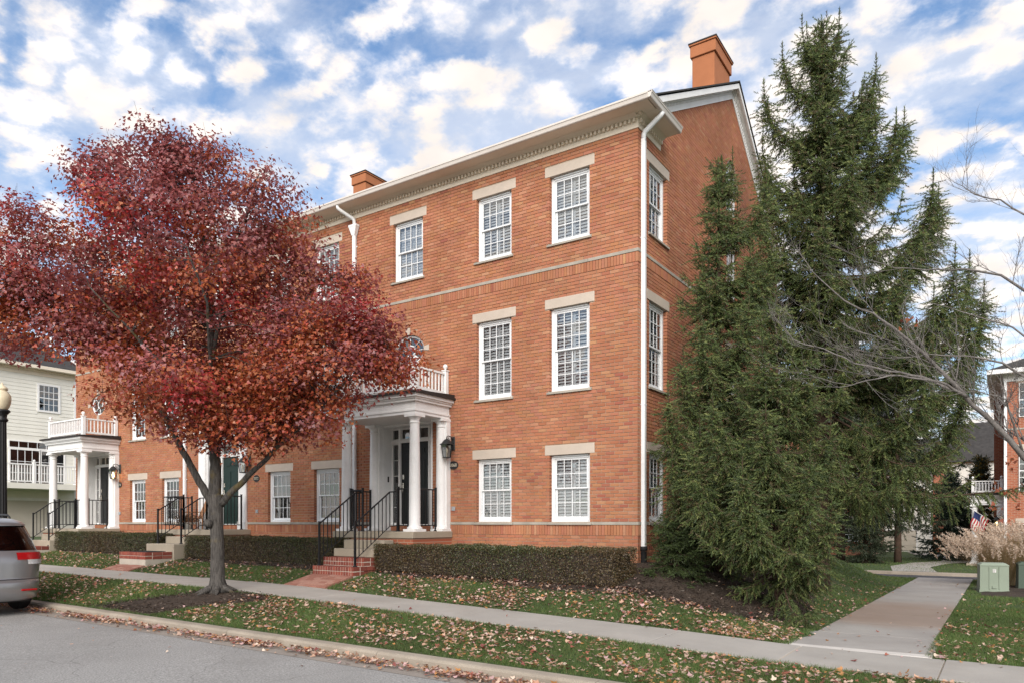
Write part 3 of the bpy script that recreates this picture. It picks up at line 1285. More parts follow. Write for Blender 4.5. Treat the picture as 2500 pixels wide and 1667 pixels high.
def oval_window(house, fr_M, c, zc, full=True):
    M = fr_M @ T((c, 0, zc))

    def ell(b, a, bb, y0, y1, t, n=40):
        vs = []
        for k in range(n):
            th = 2 * math.pi * k / n
            for (aa, b2, y) in ((a, bb, y0), (a - t, bb - t, y0), (a - t, bb - t, y1), (a, bb, y1)):
                vs.append((aa * math.cos(th), y, b2 * math.sin(th)))
        fs = []
        for k in range(n):
            k2 = (k + 1) % n
            for q in range(4):
                q2 = (q + 1) % 4
                fs.append((k * 4 + q, k * 4 + q2, k2 * 4 + q2, k2 * 4 + q))
        b.add(vs, fs, None, True)

    def mk():
        b = MB()
        ell(b, OV_A, OV_B, .05, .12, .06)
        return b.mesh('oval_window', M_['vinyl_white'])
    w = link('oval_window', cached('ovf', mk), house, M)

    def mk2():
        b = MB()
        ell(b, .17, .14, .065, .10, .03)
        for k in range(8):
            th = math.pi * k / 4 + math.pi / 8 * 0
            ct, st = math.cos(th), math.sin(th)
            p0 = (.15 * ct, .08, .12 * st)
            p1 = ((OV_A - .05) * ct, .08, (OV_B - .05) * st)
            b.tube([p0, p1], .012, 4)
        return b.mesh('tracery', M_['vinyl_white'])
    link('tracery', cached('ovt', mk2), w, M)

    def mk3():
        b = MB()
        n = 40
        vs = [((OV_A - .03) * math.cos(2 * math.pi * k / n), .095, (OV_B - .03) * math.sin(2 * math.pi * k / n)) for k in range(n)]
        b.add(vs, [tuple(range(n))])
        return b.mesh('pane', M_['pane_glass'])
    link('pane', cached('ovp', mk3), w, M)

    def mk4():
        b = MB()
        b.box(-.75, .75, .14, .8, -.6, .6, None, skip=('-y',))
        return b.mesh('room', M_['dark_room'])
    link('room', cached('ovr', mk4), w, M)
    # rowlock ring of bricks and four keystones
    n = 44
    for k in range(n):
        th = 2 * math.pi * (k + .5) / n
        if min(abs(th - q * math.pi / 2) for q in range(5)) < .085:
            continue

        def mkb(th=th):
            b = MB()
            dt = math.pi / n * .86
            col = brick_col()
            vs = []
            for y in (-.010, .05):
                for (d, r) in ((-dt, 0), (dt, 0), (dt, .115), (-dt, .115)):
                    vs.append(((OV_A + .004 + r) * math.cos(th + d), y, (OV_B + .004 + r) * math.sin(th + d)))
            b.add(vs, [(3, 2, 1, 0), (0, 1, 5, 4), (1, 2, 6, 5), (2, 3, 7, 6), (3, 0, 4, 7)], col)
            return b.mesh('brick', M_['brick'])
        link('brick', cached(('ovb', k), mkb), w, M)
    for q in range(4):
        def mkk(q=q):
            b = MB()
            if q % 2 == 0:
                s = 1 if q == 0 else -1
                x0, x1 = sorted((s * (OV_A + .004), s * (OV_A + .165)))
                t0, t1 = (.045, .07) if s > 0 else (.07, .045)
                b.extrude_y([(x0, -t0), (x1, -t1), (x1, t1), (x0, t0)], -.022, .05)
            else:
                s = 1 if q == 1 else -1
                z0, z1 = sorted((s * (OV_B + .004), s * (OV_B + .165)))
                t0, t1 = (.05, .075) if s > 0 else (.075, .05)
                b.extrude_y([(-t0, z0), (t0, z0), (t1, z1), (-t1, z1)], -.022, .05)
            return b.mesh('keystone', M_['limestone'])
        link('keystone', cached(('ovk', q), mkk), w, M)
    return w


# ------------------------------------------------------------------ doors
def panel_door(house, M, w, h, mat, handle_side):
    """six-panel door, origin bottom centre, face at y=0"""
    b = MB()
    b.bbox(-w / 2, w / 2, 0, .045, 0, h, .004)
    d = b.build('door', M_[mat], house, M)
    cols = [(-w / 2 + .11, -.045), (.045, w / 2 - .11)]
    rows = [(.2, .2 + h * .30), (.2 + h * .36, .2 + h * .70), (.2 + h * .755, h - .12)]
    for (a, c) in cols:
        for (z0, z1) in rows:
            p = MB()
            # raised field inside a sunk moulding
            for (i, y) in ((0, -.003), ):
                p.extrude_y([(a, z0), (c, z0), (c, z1), (a, z1)], -.004, 0)
            p.bbox(a + .03, c - .03, -.016, -.003, z0 + .03, z1 - .03, .008)
            p.build('door_panel', M_[mat], d, M)
    hd = MB()
    x = handle_side * (w / 2 - .07)
    hd.bbox(x - .028, x + .028, -.022, -.002, 1.12, 1.24, .005)
    hd.bbox(x - .022, x + .022, -.03, -.002, .80, 1.03, .005)
    hd.tube([(x, -.03, 1.0), (x, -.075, .98), (x, -.08, .9), (x, -.05, .83), (x, -.02, .82)], .009, 6)
    hd.build('handle', M_['nickel'], d, M)
    return d


def light_panel(house, M, w, h, nx, nz, name):
    """glazed side or top light: frame, bars, one pane per cell"""
    b = MB()
    t = .035
    b.box(-w / 2, -w / 2 + t, -.01, .045, 0, h)
    b.box(w / 2 - t, w / 2, -.01, .045, 0, h)
    b.box(-w / 2 + t, w / 2 - t, -.009, .044, 0, t)
    b.box(-w / 2 + t, w / 2 - t, -.009, .044, h - t, h)
    a, c = -w / 2 + t, w / 2 - t
    for k in range(1, nx):
        x = a + (c - a) * k / nx
        b.box(x - .009, x + .009, 0, .03, t, h - t)
    for k in range(1, nz):
        z = t + (h - 2 * t) * k / nz
        b.box(a, c, .001, .029, z - .007, z + .007)
    o = b.build(name, M_['white_paint'], house, M)
    pw, ph = (c - a) / nx, (h - 2 * t) / nz
    pm = MB().add([(-pw / 2, 0, -ph / 2), (pw / 2, 0, -ph / 2), (pw / 2, 0, ph / 2), (-pw / 2, 0, ph / 2)], [(0, 1, 2, 3)]).mesh('pane', M_['pane_glass'])
    for i in range(nx):
        for k in range(nz):
            link('pane', pm, o, M @ T((a + pw * (i + .5), .02, t + ph * (k + .5))))
    return o


# ------------------------------------------------------------------ portico
def column_mesh(half=False):
    b = MB()
    H = 3.27 - .665
    b.box(-.18, .18, -.18, .18, 0, .055)
    prof = [(.17, .055), (.172, .075), (.165, .1), (.14, .108), (.135, .125), (.128, .14), (.126, .9), (.118, 1.6), (.106, H - .22), (.106, H - .2), (.118, H - .195), (.118, H - .175), (.106, H - .17), (.107, H - .12), (.135, H - .085), (.142, H - .06)]
    b.lathe(prof, 24)
    b.box(-.165, .165, -.165, .165, H - .06, H)
    return b.mesh('column', M_['white_paint'])


def ball_post(b, x, y, z, h, w=.055):
    b.bbox(x - w, x + w, y - w, y + w, z, z + h, .006)
    b.box(x - w - .012, x + w + .012, y - w - .012, y + w + .012, z + h, z + h + .022)
    prof = [(.02, 0), (.03, .01), (.02, .022), (.035, .035), (.052, .06), (.056, .085), (.048, .115), (.025, .135), (0.001, .142)]
    b.lathe(prof, 12, (x, y, z + h + .022))


def portico(house, M, zsoil=0.0, balcony=True, plinth=True):
    """origin: on the wall line, midway between the columns, z = 0 datum; projects to -y"""
    hx, yf, yr = 1.07, -1.09, -.16
    cm = cached('column', column_mesh)
    if plinth:
        b = MB()
        b.bbox(-hx - .16, hx + .22, -1.40, -.012, .515, .665, .012)
        pl = b.build('porch_slab', M_['concrete_step'], house, M)
        b = MB()
        b.box(-hx - .13, hx + .19, -1.36, -.013, -.3, .514)
        b.build('porch_base', M_['far_brick'], house, M)
    b = MB()
    e = .155
    # entablature: architrave in two bands, frieze, stepped cornice
    for (o, z0, z1) in ((e - .02, 3.27, 3.335), (e, 3.336, 3.37), (e - .035, 3.371, 3.55), (e + .03, 3.551, 3.60), (e + .06, 3.601, 3.635), (e + .10, 3.636, 3.705)):
        b.box(-hx - o, hx + o, yf - o, -.011, z0, z1)
    ent = b.build('portico', M_['white_paint'], house, M)
    b = MB()
    o = e + .16
    b.box(-hx - o, hx + o, yf - o, -.010, 3.706, 3.755)
    b.extrude_x([(yf - o + .03, 3.755), (-.012, 3.755), (-.012, 3.83)], -hx - o + .03, hx + o - .03)
    b.build('canopy_roof', M_['roof_edge'], ent, M)
    for (x, y) in ((-hx, yf), (hx, yf), (-hx, yr), (hx, yr)):
        link('column', cm, ent, M @ T((x, y, .666)))
    b = MB()
    for s in (-1, 1):
        b.box(s * hx - .155, s * hx + .155, -.155, -.012, .667, 3.268)
    b.build('pilaster', M_['white_paint'], ent, M)
    if balcony:
        zb = 3.80
        px, py0, py1 = hx + .06, yf - .06, -.085
        for (x, y) in ((-px, py0), (px, py0), (-px, py1), (px, py1)):
            b = MB()
            ball_post(b, x, y, zb - .03, .62)
            b.build('balcony_post', M_['white_paint'], ent, M)
        bal = cached('baluster', lambda: MB().bbox(-.017, .017, -.017, .017, 0, .40, .003).mesh('baluster', M_['white_paint']))

        def run(p, q):
            p, q = Vector(p), Vector(q)
            d = q - p
            L = d.length
            ang = math.degrees(math.atan2(d.y, d.x))
            b = MB()
            b.box(.06, L - .06, -.028, .028, .035, .10)
            b.box(.06, L - .06, -.034, .034, .50, .545)
            b.build('balcony_rail', M_['white_paint'], ent, M @ T((p.x, p.y, zb)) @ RZ(ang))
            n = int((L - .12) / .112)
            for k in range(n):
                t = .06 + (L - .12) * (k + .5) / n
                link('baluster', bal, ent, M @ T((p.x, p.y, zb + .10)) @ RZ(ang) @ T((t, 0, 0)))
        run((-px, py0), (px, py0))
        run((px, py0), (px, py1))
        run((-px, py1), (-px, py0))
    return ent


def entry(house, M, w_total, mat, lit=False, left_light=True, right_light=True, dw=.90):
    """recessed front door with side lights and a transom; origin floor level on the wall line at the door's centre"""
    d = .30
    hw = w_total / 2
    b = MB()
    # jambs, head and a raised sill
    b.box(-hw - .002, -hw + .05, -.02, d + .05, 0, 2.66)
    b.box(hw - .05, hw + .002, -.02, d + .05, 0, 2.66)
    b.box(-hw + .05, hw - .05, -.02, d + .05, 2.56, 2.66)
    for s in (-1, 1):
        b.box(s * (dw / 2 + .035) - .033, s * (dw / 2 + .035) + .033, d - .04, d + .05, .15, 2.56)
    b.box(-hw + .05, hw - .05, d - .05, d + .05, 2.19, 2.26)
    b.box(-hw + .05, hw - .05, d - .06, d + .05, .13, .16)
    f = b.build('door_surround', M_['white_paint'], house, M)
    b = MB()
    n = int((w_total - .1) / .075)
    for k in range(n):
        x = -hw + .052 + k * (w_total - .104) / n
        b.box(x, x + .066, d - .05, d + .02, .002, .125, brick_col())
    b.build('door_sill', M_['brick'], house, M)
    panel_door(house, M @ T((0, d, .16)), dw, 2.03, mat, -1)
    sw = hw - .05 - dw / 2 - .07
    if sw > .08:
        for s in (-1, 1):
            if (s < 0 and left_light) or (s > 0 and right_light):
                light_panel(house, M @ T((s * (dw / 2 + .07 + sw / 2), d, .16)), sw, 2.03, 1, 5, 'side_light')
    light_panel(house, M @ T((0, d, 2.26)), w_total - .1, .30, 5, 1, 'transom')
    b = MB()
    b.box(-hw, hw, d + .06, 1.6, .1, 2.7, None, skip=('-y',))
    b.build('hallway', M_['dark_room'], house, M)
    if lit:
        g = MB()
        for k in range(26):
            x, z = random.uniform(-.05, .42), random.uniform(2.30, 2.52)
            g.bbox(x - .018, x + .018, d + .3, d + .33, z - .025, z + .025, .006)
        g.build('chandelier', M_['candle'], house, M)
    return f


def wall_lantern(house, M, lit=False):
    """origin on the wall, at the lantern's cage centre height; hangs out to -y"""
    b = MB()
    b.bbox(-.055, .055, -.03, 0.0, .02, .34, .012)
    b.tube([(0, -.03, .26), (0, -.10, .33), (0, -.19, .345), (0, -.25, .31), (0, -.25, .25)], .011, 6)
    b.tube([(0, -.03, .12), (0, -.08, .2), (0, -.14, .24), (0, -.2, .31)], .008, 6)
    b.lathe([(.0, .33), (.012, .31), (.008, .29), (.02, .27), (.035, .255)], 8, (0, -.25, 0))
    o = b.build('wall_lantern', M_['bronze'], house, M)
    b = MB()
    b.lathe([(.03, .26), (.055, .25), (.09, .21), (.125, .165), (.16, .15), (.16, .135), (.14, .135)], 8, (0, -.25, 0), smooth=False)
    for k in range(6):
        t = math.pi / 3 * k
        b.tube([(.135 * math.cos(t), -.25 + .135 * math.sin(t), .14), (.092 * math.cos(t), -.25 + .092 * math.sin(t), -.15)], .007, 4)
    b.lathe([(.10, -.15), (.10, -.165), (.06, -.175), (.0, -.18)], 8, (0, -.25, 0), smooth=False)
    b.build('lantern_cage', M_['bronze'], o, M)
    b = MB()
    b.lathe([(.128, .135), (.088, -.148)], 6, (0, -.25, 0), smooth=False)
    b.build('lantern_glass', M_['lamp_glass'], o, M)
    b = MB()
    b.lathe([(.012, -.15), (.012, -.06), (.02, -.05), (.026, 0), (.018, .05), (0, .075)], 8, (0, -.25, 0))
    b.build('lamp_bulb', M_['bulb' if lit else 'warm_tint_paint'], o, M)
    if lit:
        ld = bpy.data.lights.new('lamp_glow', 'POINT')
        ld.energy = 7
        ld.color = (1.0, .72, .40)
        ld.shadow_soft_size = .04
        link('lamp_glow', ld, o, M @ T((0, -.25, -.02)))
    return o


def plaque(house, M, text):
    b = MB()
    n = 28
    for (a, c, y0, y1) in ((.135, .095, -.022, 0), ):
        vs = [(a * math.cos(2 * math.pi * k / n), y, c * math.sin(2 * math.pi * k / n)) for y in (y0, y1) for k in range(n)]
        fs = [tuple(range(n))] + [(k, n + k, n + (k + 1) % n, (k + 1) % n) for k in range(n)]
        b.add(vs, [tuple(reversed(f)) for f in fs])
    o = b.build('house_number_plaque', M_['trim_black'], house, M)
    cu = bpy.data.curves.new('house_number', 'FONT')
    cu.body = text
    cu.size = .105
    cu.align_x = 'CENTER'
    cu.align_y = 'CENTER'
    cu.extrude = .002
    tmp = bpy.data.objects.new('tmp_text', cu)
    COL.objects.link(tmp)
    dg = bpy.context.evaluated_depsgraph_get()
    me = bpy.data.meshes.new_from_object(tmp.evaluated_get(dg))
    bpy.data.objects.remove(tmp)
    me.materials.clear()
    me.materials.append(M_['letter'])
    link('house_number', me, o, M @ T((0, -.026, 0)) @ RX(90))
    return o


# ------------------------------------------------------------------ iron railings
def railing(house, pts, name='stair_railing', h=.86, post_ends=(True, True), spacing=.115, foot=True):
    """pts: list of (x, y, z_floor_line); top rail h above the line, bottom rail .09 above"""
    b = MB()
    top = [Vector((p[0], p[1], p[2] + h)) for p in pts]
    bot = [Vector((p[0], p[1], p[2] + .10)) for p in pts]
    b.tube([t[:] for t in top], .017, 6, smooth=False)
    b.tube([t[:] for t in bot], .011, 4, smooth=False)
    o = b.build(name, M_['iron'], house)
    bars = []
    for i in range(len(pts) - 1):
        L = (top[i + 1] - top[i]).xy.length
        n = max(1, int(round(L / spacing)))
        for k in range(n):
            if i == 0 and k == 0:
                continue
            t = k / n
            bars.append((top[i].lerp(top[i + 1], t), bot[i].lerp(bot[i + 1], t)))
    for a, c in bars:
        hh = round(a.z - c.z, 2)
        me = cached(('bar', hh), lambda: MB().box(-.0075, .0075, -.0075, .0075, 0, hh).mesh('baluster', M_['iron']))
        link('baluster', me, o, T(c))
    for i, e in ((0, post_ends[0]), (-1, post_ends[1])):
        if e:
            p = pts[i]
            zf = p[3] if len(p) > 3 else p[2]
            q = MB()
            q.box(p[0] - .019, p[0] + .019, p[1] - .019, p[1] + .019, zf, p[2] + h + .04)
            q.box(p[0] - .024, p[0] + .024, p[1] - .024, p[1] + .024, p[2] + h + .04, p[2] + h + .055)
            q.lathe([(.055, 0), (.05, .012), (.025, .03), (.02, .05)], 8, (p[0], p[1], zf))
            q.build('railing_post', M_['iron'], o)
    return o


# ------------------------------------------------------------------ the terrace of brick houses
ZR = lambda y: 8.82 + .545 * y
RIDGE_Y = 6.0
REAR = lambda y: 6 + (6 - y) * .7786      # the rear slope is steeper
DEPTH = 10.67


def soldier(b, fr, u0, u1, z0, z1, skips=()):
    n = int((u1 - u0) / .0672)
    w = (u1 - u0) / n
    for k in range(n):
        a = u0 + k * w
        if any(s[0] < a + w / 2 < s[1] for s in skips):
            continue
        j = .0045
        v0 = -.020 + random.uniform(-.002, .002)
        P = [(a + j, v0, z0), (a + w - j, v0, z0), (a + w - j, v0, z1), (a + j, v0, z1), (a + j, .006, z0), (a + w - j, .006, z0), (a + w - j, .006, z1), (a + j, .006, z1)]
        b.add([fr(*p) for p in P], [(0, 1, 2, 3), (1, 5, 6, 2), (4, 0, 3, 7), (3, 2, 6, 7), (1, 0, 4, 5)], brick_col())


def stones(house, name, M, u0, u1, z0, z1, skips, piece=1.22, mat='sill_stone', proud=.032):
    """a run of stone pieces along the wall, with joints, leaving out the skips"""
    segs = [(u0, u1)]
    for (a, c) in skips:
        new = []
        for (s, e) in segs:
            if c <= s or a >= e:
                new.append((s, e))
            else:
                if a > s:
                    new.append((s, a))
                if c < e:
                    new.append((c, e))
        segs = new
    for (s, e) in segs:
        n = max(1, round((e - s) / piece))
        for k in range(n):
            a, c = s + (e - s) * k / n, s + (e - s) * (k + 1) / n
            if c - a < .03:
                continue
            b = MB()
            b.bbox(a + .002, c - .002, -proud, .004, z0, z1, .004)
            b.build(name, M_[mat], house, M)


def house_front(house, u0, u1, wins, oval, door, singles, corner=False):
    """wins: list of (centre, kind, inner, tilt)"""
    ops, rects = [], []
    for (c, k, inner, tilt) in wins:
        z0, z1, r = ROWS[k]
        ops += [rect_op(c - W_W / 2, c + W_W / 2, z0, z1), rect_op(c - .594, c + .594, z1, z1 + .212)]
        if k != 'g':
            ops.append(rect_op(c - .53, c + .53, z0 - .06, z0))
        rects.append((c - W_W / 2 - .006, c + W_W / 2 + .006, z0, z1))
    if oval is not None:
        ops.append(oval_op(oval, 5.04, OV_A + .125, OV_B + .125))
        rects.append((oval - OV_A - .13, oval + OV_A + .13, 5.04 - OV_B - .13, 5.04 + OV_B + .13))
    ops.append(rect_op(door[0], door[1], .5, 3.33))
    rects.append((door[0] - .005, door[1] + .005, .5, 3.33))
    b = MB()
    backing(b, FRONT, u0, u1, -.4, 8.9, rects)
    if oval is not None:
        ring_fill(b, FRONT, oval, 5.04, OV_A, OV_B, OV_A + .13, OV_B + .13)
    wall = b.build('wall', M_['mortar'], house)
    MB().box(u0, u1, DEPTH - .03, DEPTH, -1.2, 8.98).build('rear_wall', M_['far_brick'], house)
    bricks = lay(u0, u1, -.25, 12, .0708, ops) + lay(u0, u1, Z_BAND1, 72, (Z_SOLD - Z_BAND1) / 72, ops) + lay(u0, u1, Z_BELT1, 33, (Z_FRZ - Z_BELT1) / 33, ops)
    if corner:
        bricks = [(x[0], x[1], x[2], x[3], x[4], x[5] or x[1] > u1 - 1e-4) for x in bricks]
        bricks = [(x[0], x[1] + (.008 if x[1] > u1 - 1e-4 else 0), *x[2:]) for x in bricks]
    chosen = set()
    if singles:
        def dist(i):
            x = bricks[i]
            if x[2] < .6 or x[2] > 6.0:
                return 1e9
            return (x[0] - EYE[0]) ** 2 + EYE[1] ** 2 + (x[2] - EYE[2]) ** 2
        chosen = set(sorted(range(len(bricks)), key=dist)[:singles])
    rest = MB()
    for i, x in enumerate(bricks):
        if i in chosen:
            single_brick(x, I4, wall)
        else:
            brick_shape(rest, x, FRONT, .1)
    door_skip = (door[0] - .02, door[1] + .02)
    soldier(rest, FRONT, u0, u1 + (.02 if corner else 0), .604, .812, [door_skip])
    soldier(rest, FRONT, u0, u1 + (.02 if corner else 0), Z_SOLD + .005, Z_BELT0 - .004)
    tag(rest.build('brickwork', M_['brick'], wall), kind='stuff')
    skips = [(c - .53, c + .53) for (c, k, *_r) in wins if k == 'g'] + [door_skip]
    stones(house, 'band_stone', I4, u0, u1 + (.03 if corner else 0), Z_BAND0, Z_BAND1, skips, 1.0)
    stones(house, 'belt_stone', I4, u0, u1 + (.03 if corner else 0), Z_BELT0, Z_BELT1, [], 1.2)
    for (c, k, inner, tilt) in wins:
        M = T((c, 0, ROWS[k][0]))
        make_window(house, M, k, inner, tilt)
        dress_opening(house, M, k)
    if oval is not None:
        oval_window(house, I4, oval, 5.04)


def cornice(house, u0, u1, M=I4, end=0.0, name='cornice', back=0.0):
    """eaves along u0..u1 of a wall whose outside is -y in M; gutter runs on by `end`"""
    b = MB()
    b.box(u0, u1 + (.03 if end else 0), -.030, -.0095, Z_FRZ, 8.838)
    b.box(u0, u1 + (.034 if end else 0), -.034, -.0301, 8.735, 8.752)
    x1 = u1 + (.16 if end else 0)
    b.extrude_x([(-.0095, 8.839), (-.07, 8.839), (-.085, 8.85), (-.12, 8.875), (-.16, 8.895), (-.0095, 8.895)], u0, u1 + (.0094 if end else 0))
    if end:
        b.box(u1 + .0095, u1 + .07, -.07, -.0096, 8.84, 8.8955)
        b.box(u1 + .0701, u1 + .13, -.13, -.0097, 8.868, 8.8954)
    b.box(u0, u1 + end * .83, -.425, -.0095, 8.896, 8.908)
    b.box(u0 - back, u1 + end * .83, -.4205, -.4005, 8.909, 8.995)
    o = b.build(name, M_['warm_tint_paint'], house, M)
    d = MB()
    n = int((u1 - u0) / .094)
    for k in range(n):
        a = u0 + (k + .25) * (u1 - u0) / n
        d.box(a, a + .046, -.085, -.0302, 8.758, 8.830)
    tag(d.build('dentils', M_['warm_tint_paint'], o, M), kind='stuff')
    g = MB()
    g.extrude_x([(-.4255, 8.888), (-.47, 8.888), (-.482, 8.90), (-.49, 8.93), (-.50, 8.962), (-.512, 8.97), (-.512, 9.005), (-.50, 9.005), (-.495, 8.98), (-.4255, 8.98)], u0 - back * 1.19, u1 + (.4254 if end else 0))
    g.build('gutter', M_['gutter_paint'], o, M)
    return o


def main_roof(house, u0, u1):
    b = MB()
    b.extrude_x([(-.42, 8.985), (-.42, 9.015), (6, 12.515), (REAR(-.42), 9.015), (REAR(-.42), 8.985), (6, 12.475)], u0, u1)
    return b.build('roof', M_['shingle'], house)


def chimney(house, x0, x1, y0, y1, z0, z1):
    b = MB()
    b.bbox(x0, x1, y0, y1, z0, z1 - .38, .01)
    b.bbox(x0 - .045, x1 + .045, y0 - .045, y1 + .045, z1 - .379, z1 - .08, .012)
    b.bbox(x0 - .075, x1 + .075, y0 - .075, y1 + .075, z1 - .079, z1 - .035, .008)
    o = b.build('chimney', M_['stucco'], house)
    b = MB()
    b.box(x0 - .085, x1 + .085, y0 - .085, y1 + .085, z1 - .034, z1)
    b.build('chimney_cap', M_['roof_edge'], o)


def downspout(house, x, y, z0, boot=False, head=True):
    b = MB()
    top = 8.20 if head else 8.45
    b.bbox(x - .045, x + .045, y - .04, y + .04, z0, top, .01)
    for z in (2.2, 5.0, 7.9):
        b.box(x - .06, x + .06, y + .0405, y + .05, z, z + .03)
        b.box(x - .048, x + .048, y - .043, y + .04, z + .3, z + .32)
    o = b.build('downspout', M_['vinyl_white'], house)
    if head:
        b = MB()
        vs = []
        for (w, d, z) in ((.05, .045, 8.19), (.125, .075, 8.40), (.135, .08, 8.41), (.135, .08, 8.46)):
            vs += [(x - w, y - d, z), (x + w, y - d, z), (x + w, y + .045, z), (x - w, y + .045, z)]
        fs = []
        for k in range(3):
            for q in range(4):
                fs.append((k * 4 + q, k * 4 + (q + 1) % 4, k * 4 + 4 + (q + 1) % 4, k * 4 + 4 + q))
        fs.append((12, 13, 14, 15))
        b.add(vs, fs)
        b.build('leader_head', M_['vinyl_white'], o)
        b = MB()
        b.tube([(x, y, 8.44), (x, y, 8.58), (x - .03, y - .03, 8.63), (x - .20, y - .30, 8.79), (x - .23, y - .345, 8.83), (x - .235, y - .35, 8.90)], .045, 10)
        b.build('elbow', M_['vinyl_white'], o)
    return o


def brick_steps(house, x0, x1, y0, y1, z0, z1, rows=2, name='brick_step'):
    """solid step faced and topped with bricks laid one by one"""
    b = MB()
    b.box(x0 + .006, x1 - .006, y0 + .006, y1, z0 - .2, z1 - .006)
    o = b.build(name, M_['mortar_pale'], house)
    pal = [(.235, .062, .045), (.27, .075, .052), (.20, .055, .042), (.25, .085, .062)]
    h = (z1 - z0) / rows

    def piece(a, c, d, e, f, g):
        q = MB()
        k = random.uniform(.88, 1.12)
        col = random.choice(pal)
        q.bbox(a, c, d, e, f, g, .004, tuple(v * k for v in col))
        q.build('brick', M_['brick'], o)
    n = int((x1 - x0) / .078)
    w = (x1 - x0) / n
    j = .0055
    for k in range(n):
        for r in range(rows):
            z = z0 + r * h
            d = y0 + .19
            piece(x0 + k * w + j, x0 + (k + 1) * w - j, y0 - .002, min(d, y1 - .003), z + j, z + h - (j if r < rows - 1 else 0))
    # right-hand side, seen from the street
    m = max(1, int((y1 - y0 - .2) / .2))
    if y1 - y0 > .25:
        for r in range(rows):
            for k in range(m):
                a = y0 + .20 + k * (y1 - y0 - .2) / m
                piece(x1 - .07, x1 + .002, a + j, a + (y1 - y0 - .2) / m - j, z0 + r * h + j, z0 + (r + 1) * h - (j if r < rows - 1 else 0))
        nt = int((y1 - y0 - .2) / .1)
        for k in range(nt):
            a = y0 + .20 + k * (y1 - y0 - .2) / nt
            for q in range(int((x1 - x0 - .08) / .2)):
                xx = x0 + q * .2
                piece(xx + j, xx + .2 - j, a + j, a + (y1 - y0 - .2) / nt - j, z1 - .06, z1 - .001)
    return o


def concrete_step(house, x0, x1, y0, y1, z0, z1):
    b = MB()
    b.bbox(x0, x1, y0, y1, z0, z1, .012)
    return b.build('concrete_step', M_['concrete_step'], house)


def brick_walk(x0, x1, y0, y1, zf0, zf1):
    """paved link between steps and pavement, bricks across"""
    b = MB()
    z = lambda y: zf0 + (zf1 - zf0) * (y - y0) / (y1 - y0)
    b.add([(x0, y0, z(y0)), (x1, y0, z(y0)), (x1, y1, z(y1)), (x0, y1, z(y1))], [(0, 1, 2, 3)])
    o = tag(b.build('brick_walk', M_['mortar']), kind='structure')
    ny = int((y1 - y0) / .1)
    for r in range(ny):
        ya = y0 + r * (y1 - y0) / ny
        yb = y0 + (r + 1) * (y1 - y0) / ny
        n = int((x1 - x0) / .2)
        off = .1 if r % 2 else 0
        cuts = [x0] + [x0 + off + .2 * k for k in range(0 if off else 1, n + 1) if x0 + .03 < x0 + off + .2 * k < x1 - .03] + [x1]
        for k in range(len(cuts) - 1):
            w = cuts[k + 1] - cuts[k]
            key = ('paver', round(w, 2), round((yb - ya), 3), random.randrange(6))

            def mk():
                q = MB()
                c = random.choice([(.29, .135, .10), (.33, .165, .125), (.25, .115, .085), (.36, .20, .155)])
                q.bbox(.004, w - .004, .004, (yb - ya) - .004, -.05, .012, .004, c)
                return q.mesh('brick', M_['brick'])
            M = T((cuts[k], ya, z((ya + yb) / 2) + random.uniform(-.002, .003))) @ Matrix.Rotation(math.atan2(zf1 - zf0, y1 - y0), 4, 'X')
            link('brick', cached(key, mk), o, M)


# --- corner house
hA = thing('brick_townhouse', (0, 0, 0), 'three storey red brick corner townhouse with white shuttered windows and gable end', 'house', 'terraced brick townhouses')
wA = [(-1.545, 'g', 'shutter', 54), (-3.48, 'g', 'shutter', 52), (-1.545, '2', 'shutter', 50), (-3.48, '2', 'shutter', 62),
      (-1.545, '3', 'shutter', 64), (-3.48, '3', 'shutter', 58), (-6.04, '3', 'shutter', 78)]
house_front(hA, -7.88, 0.0, wA, -6.03, (-6.91, -5.25), 300, corner=True)


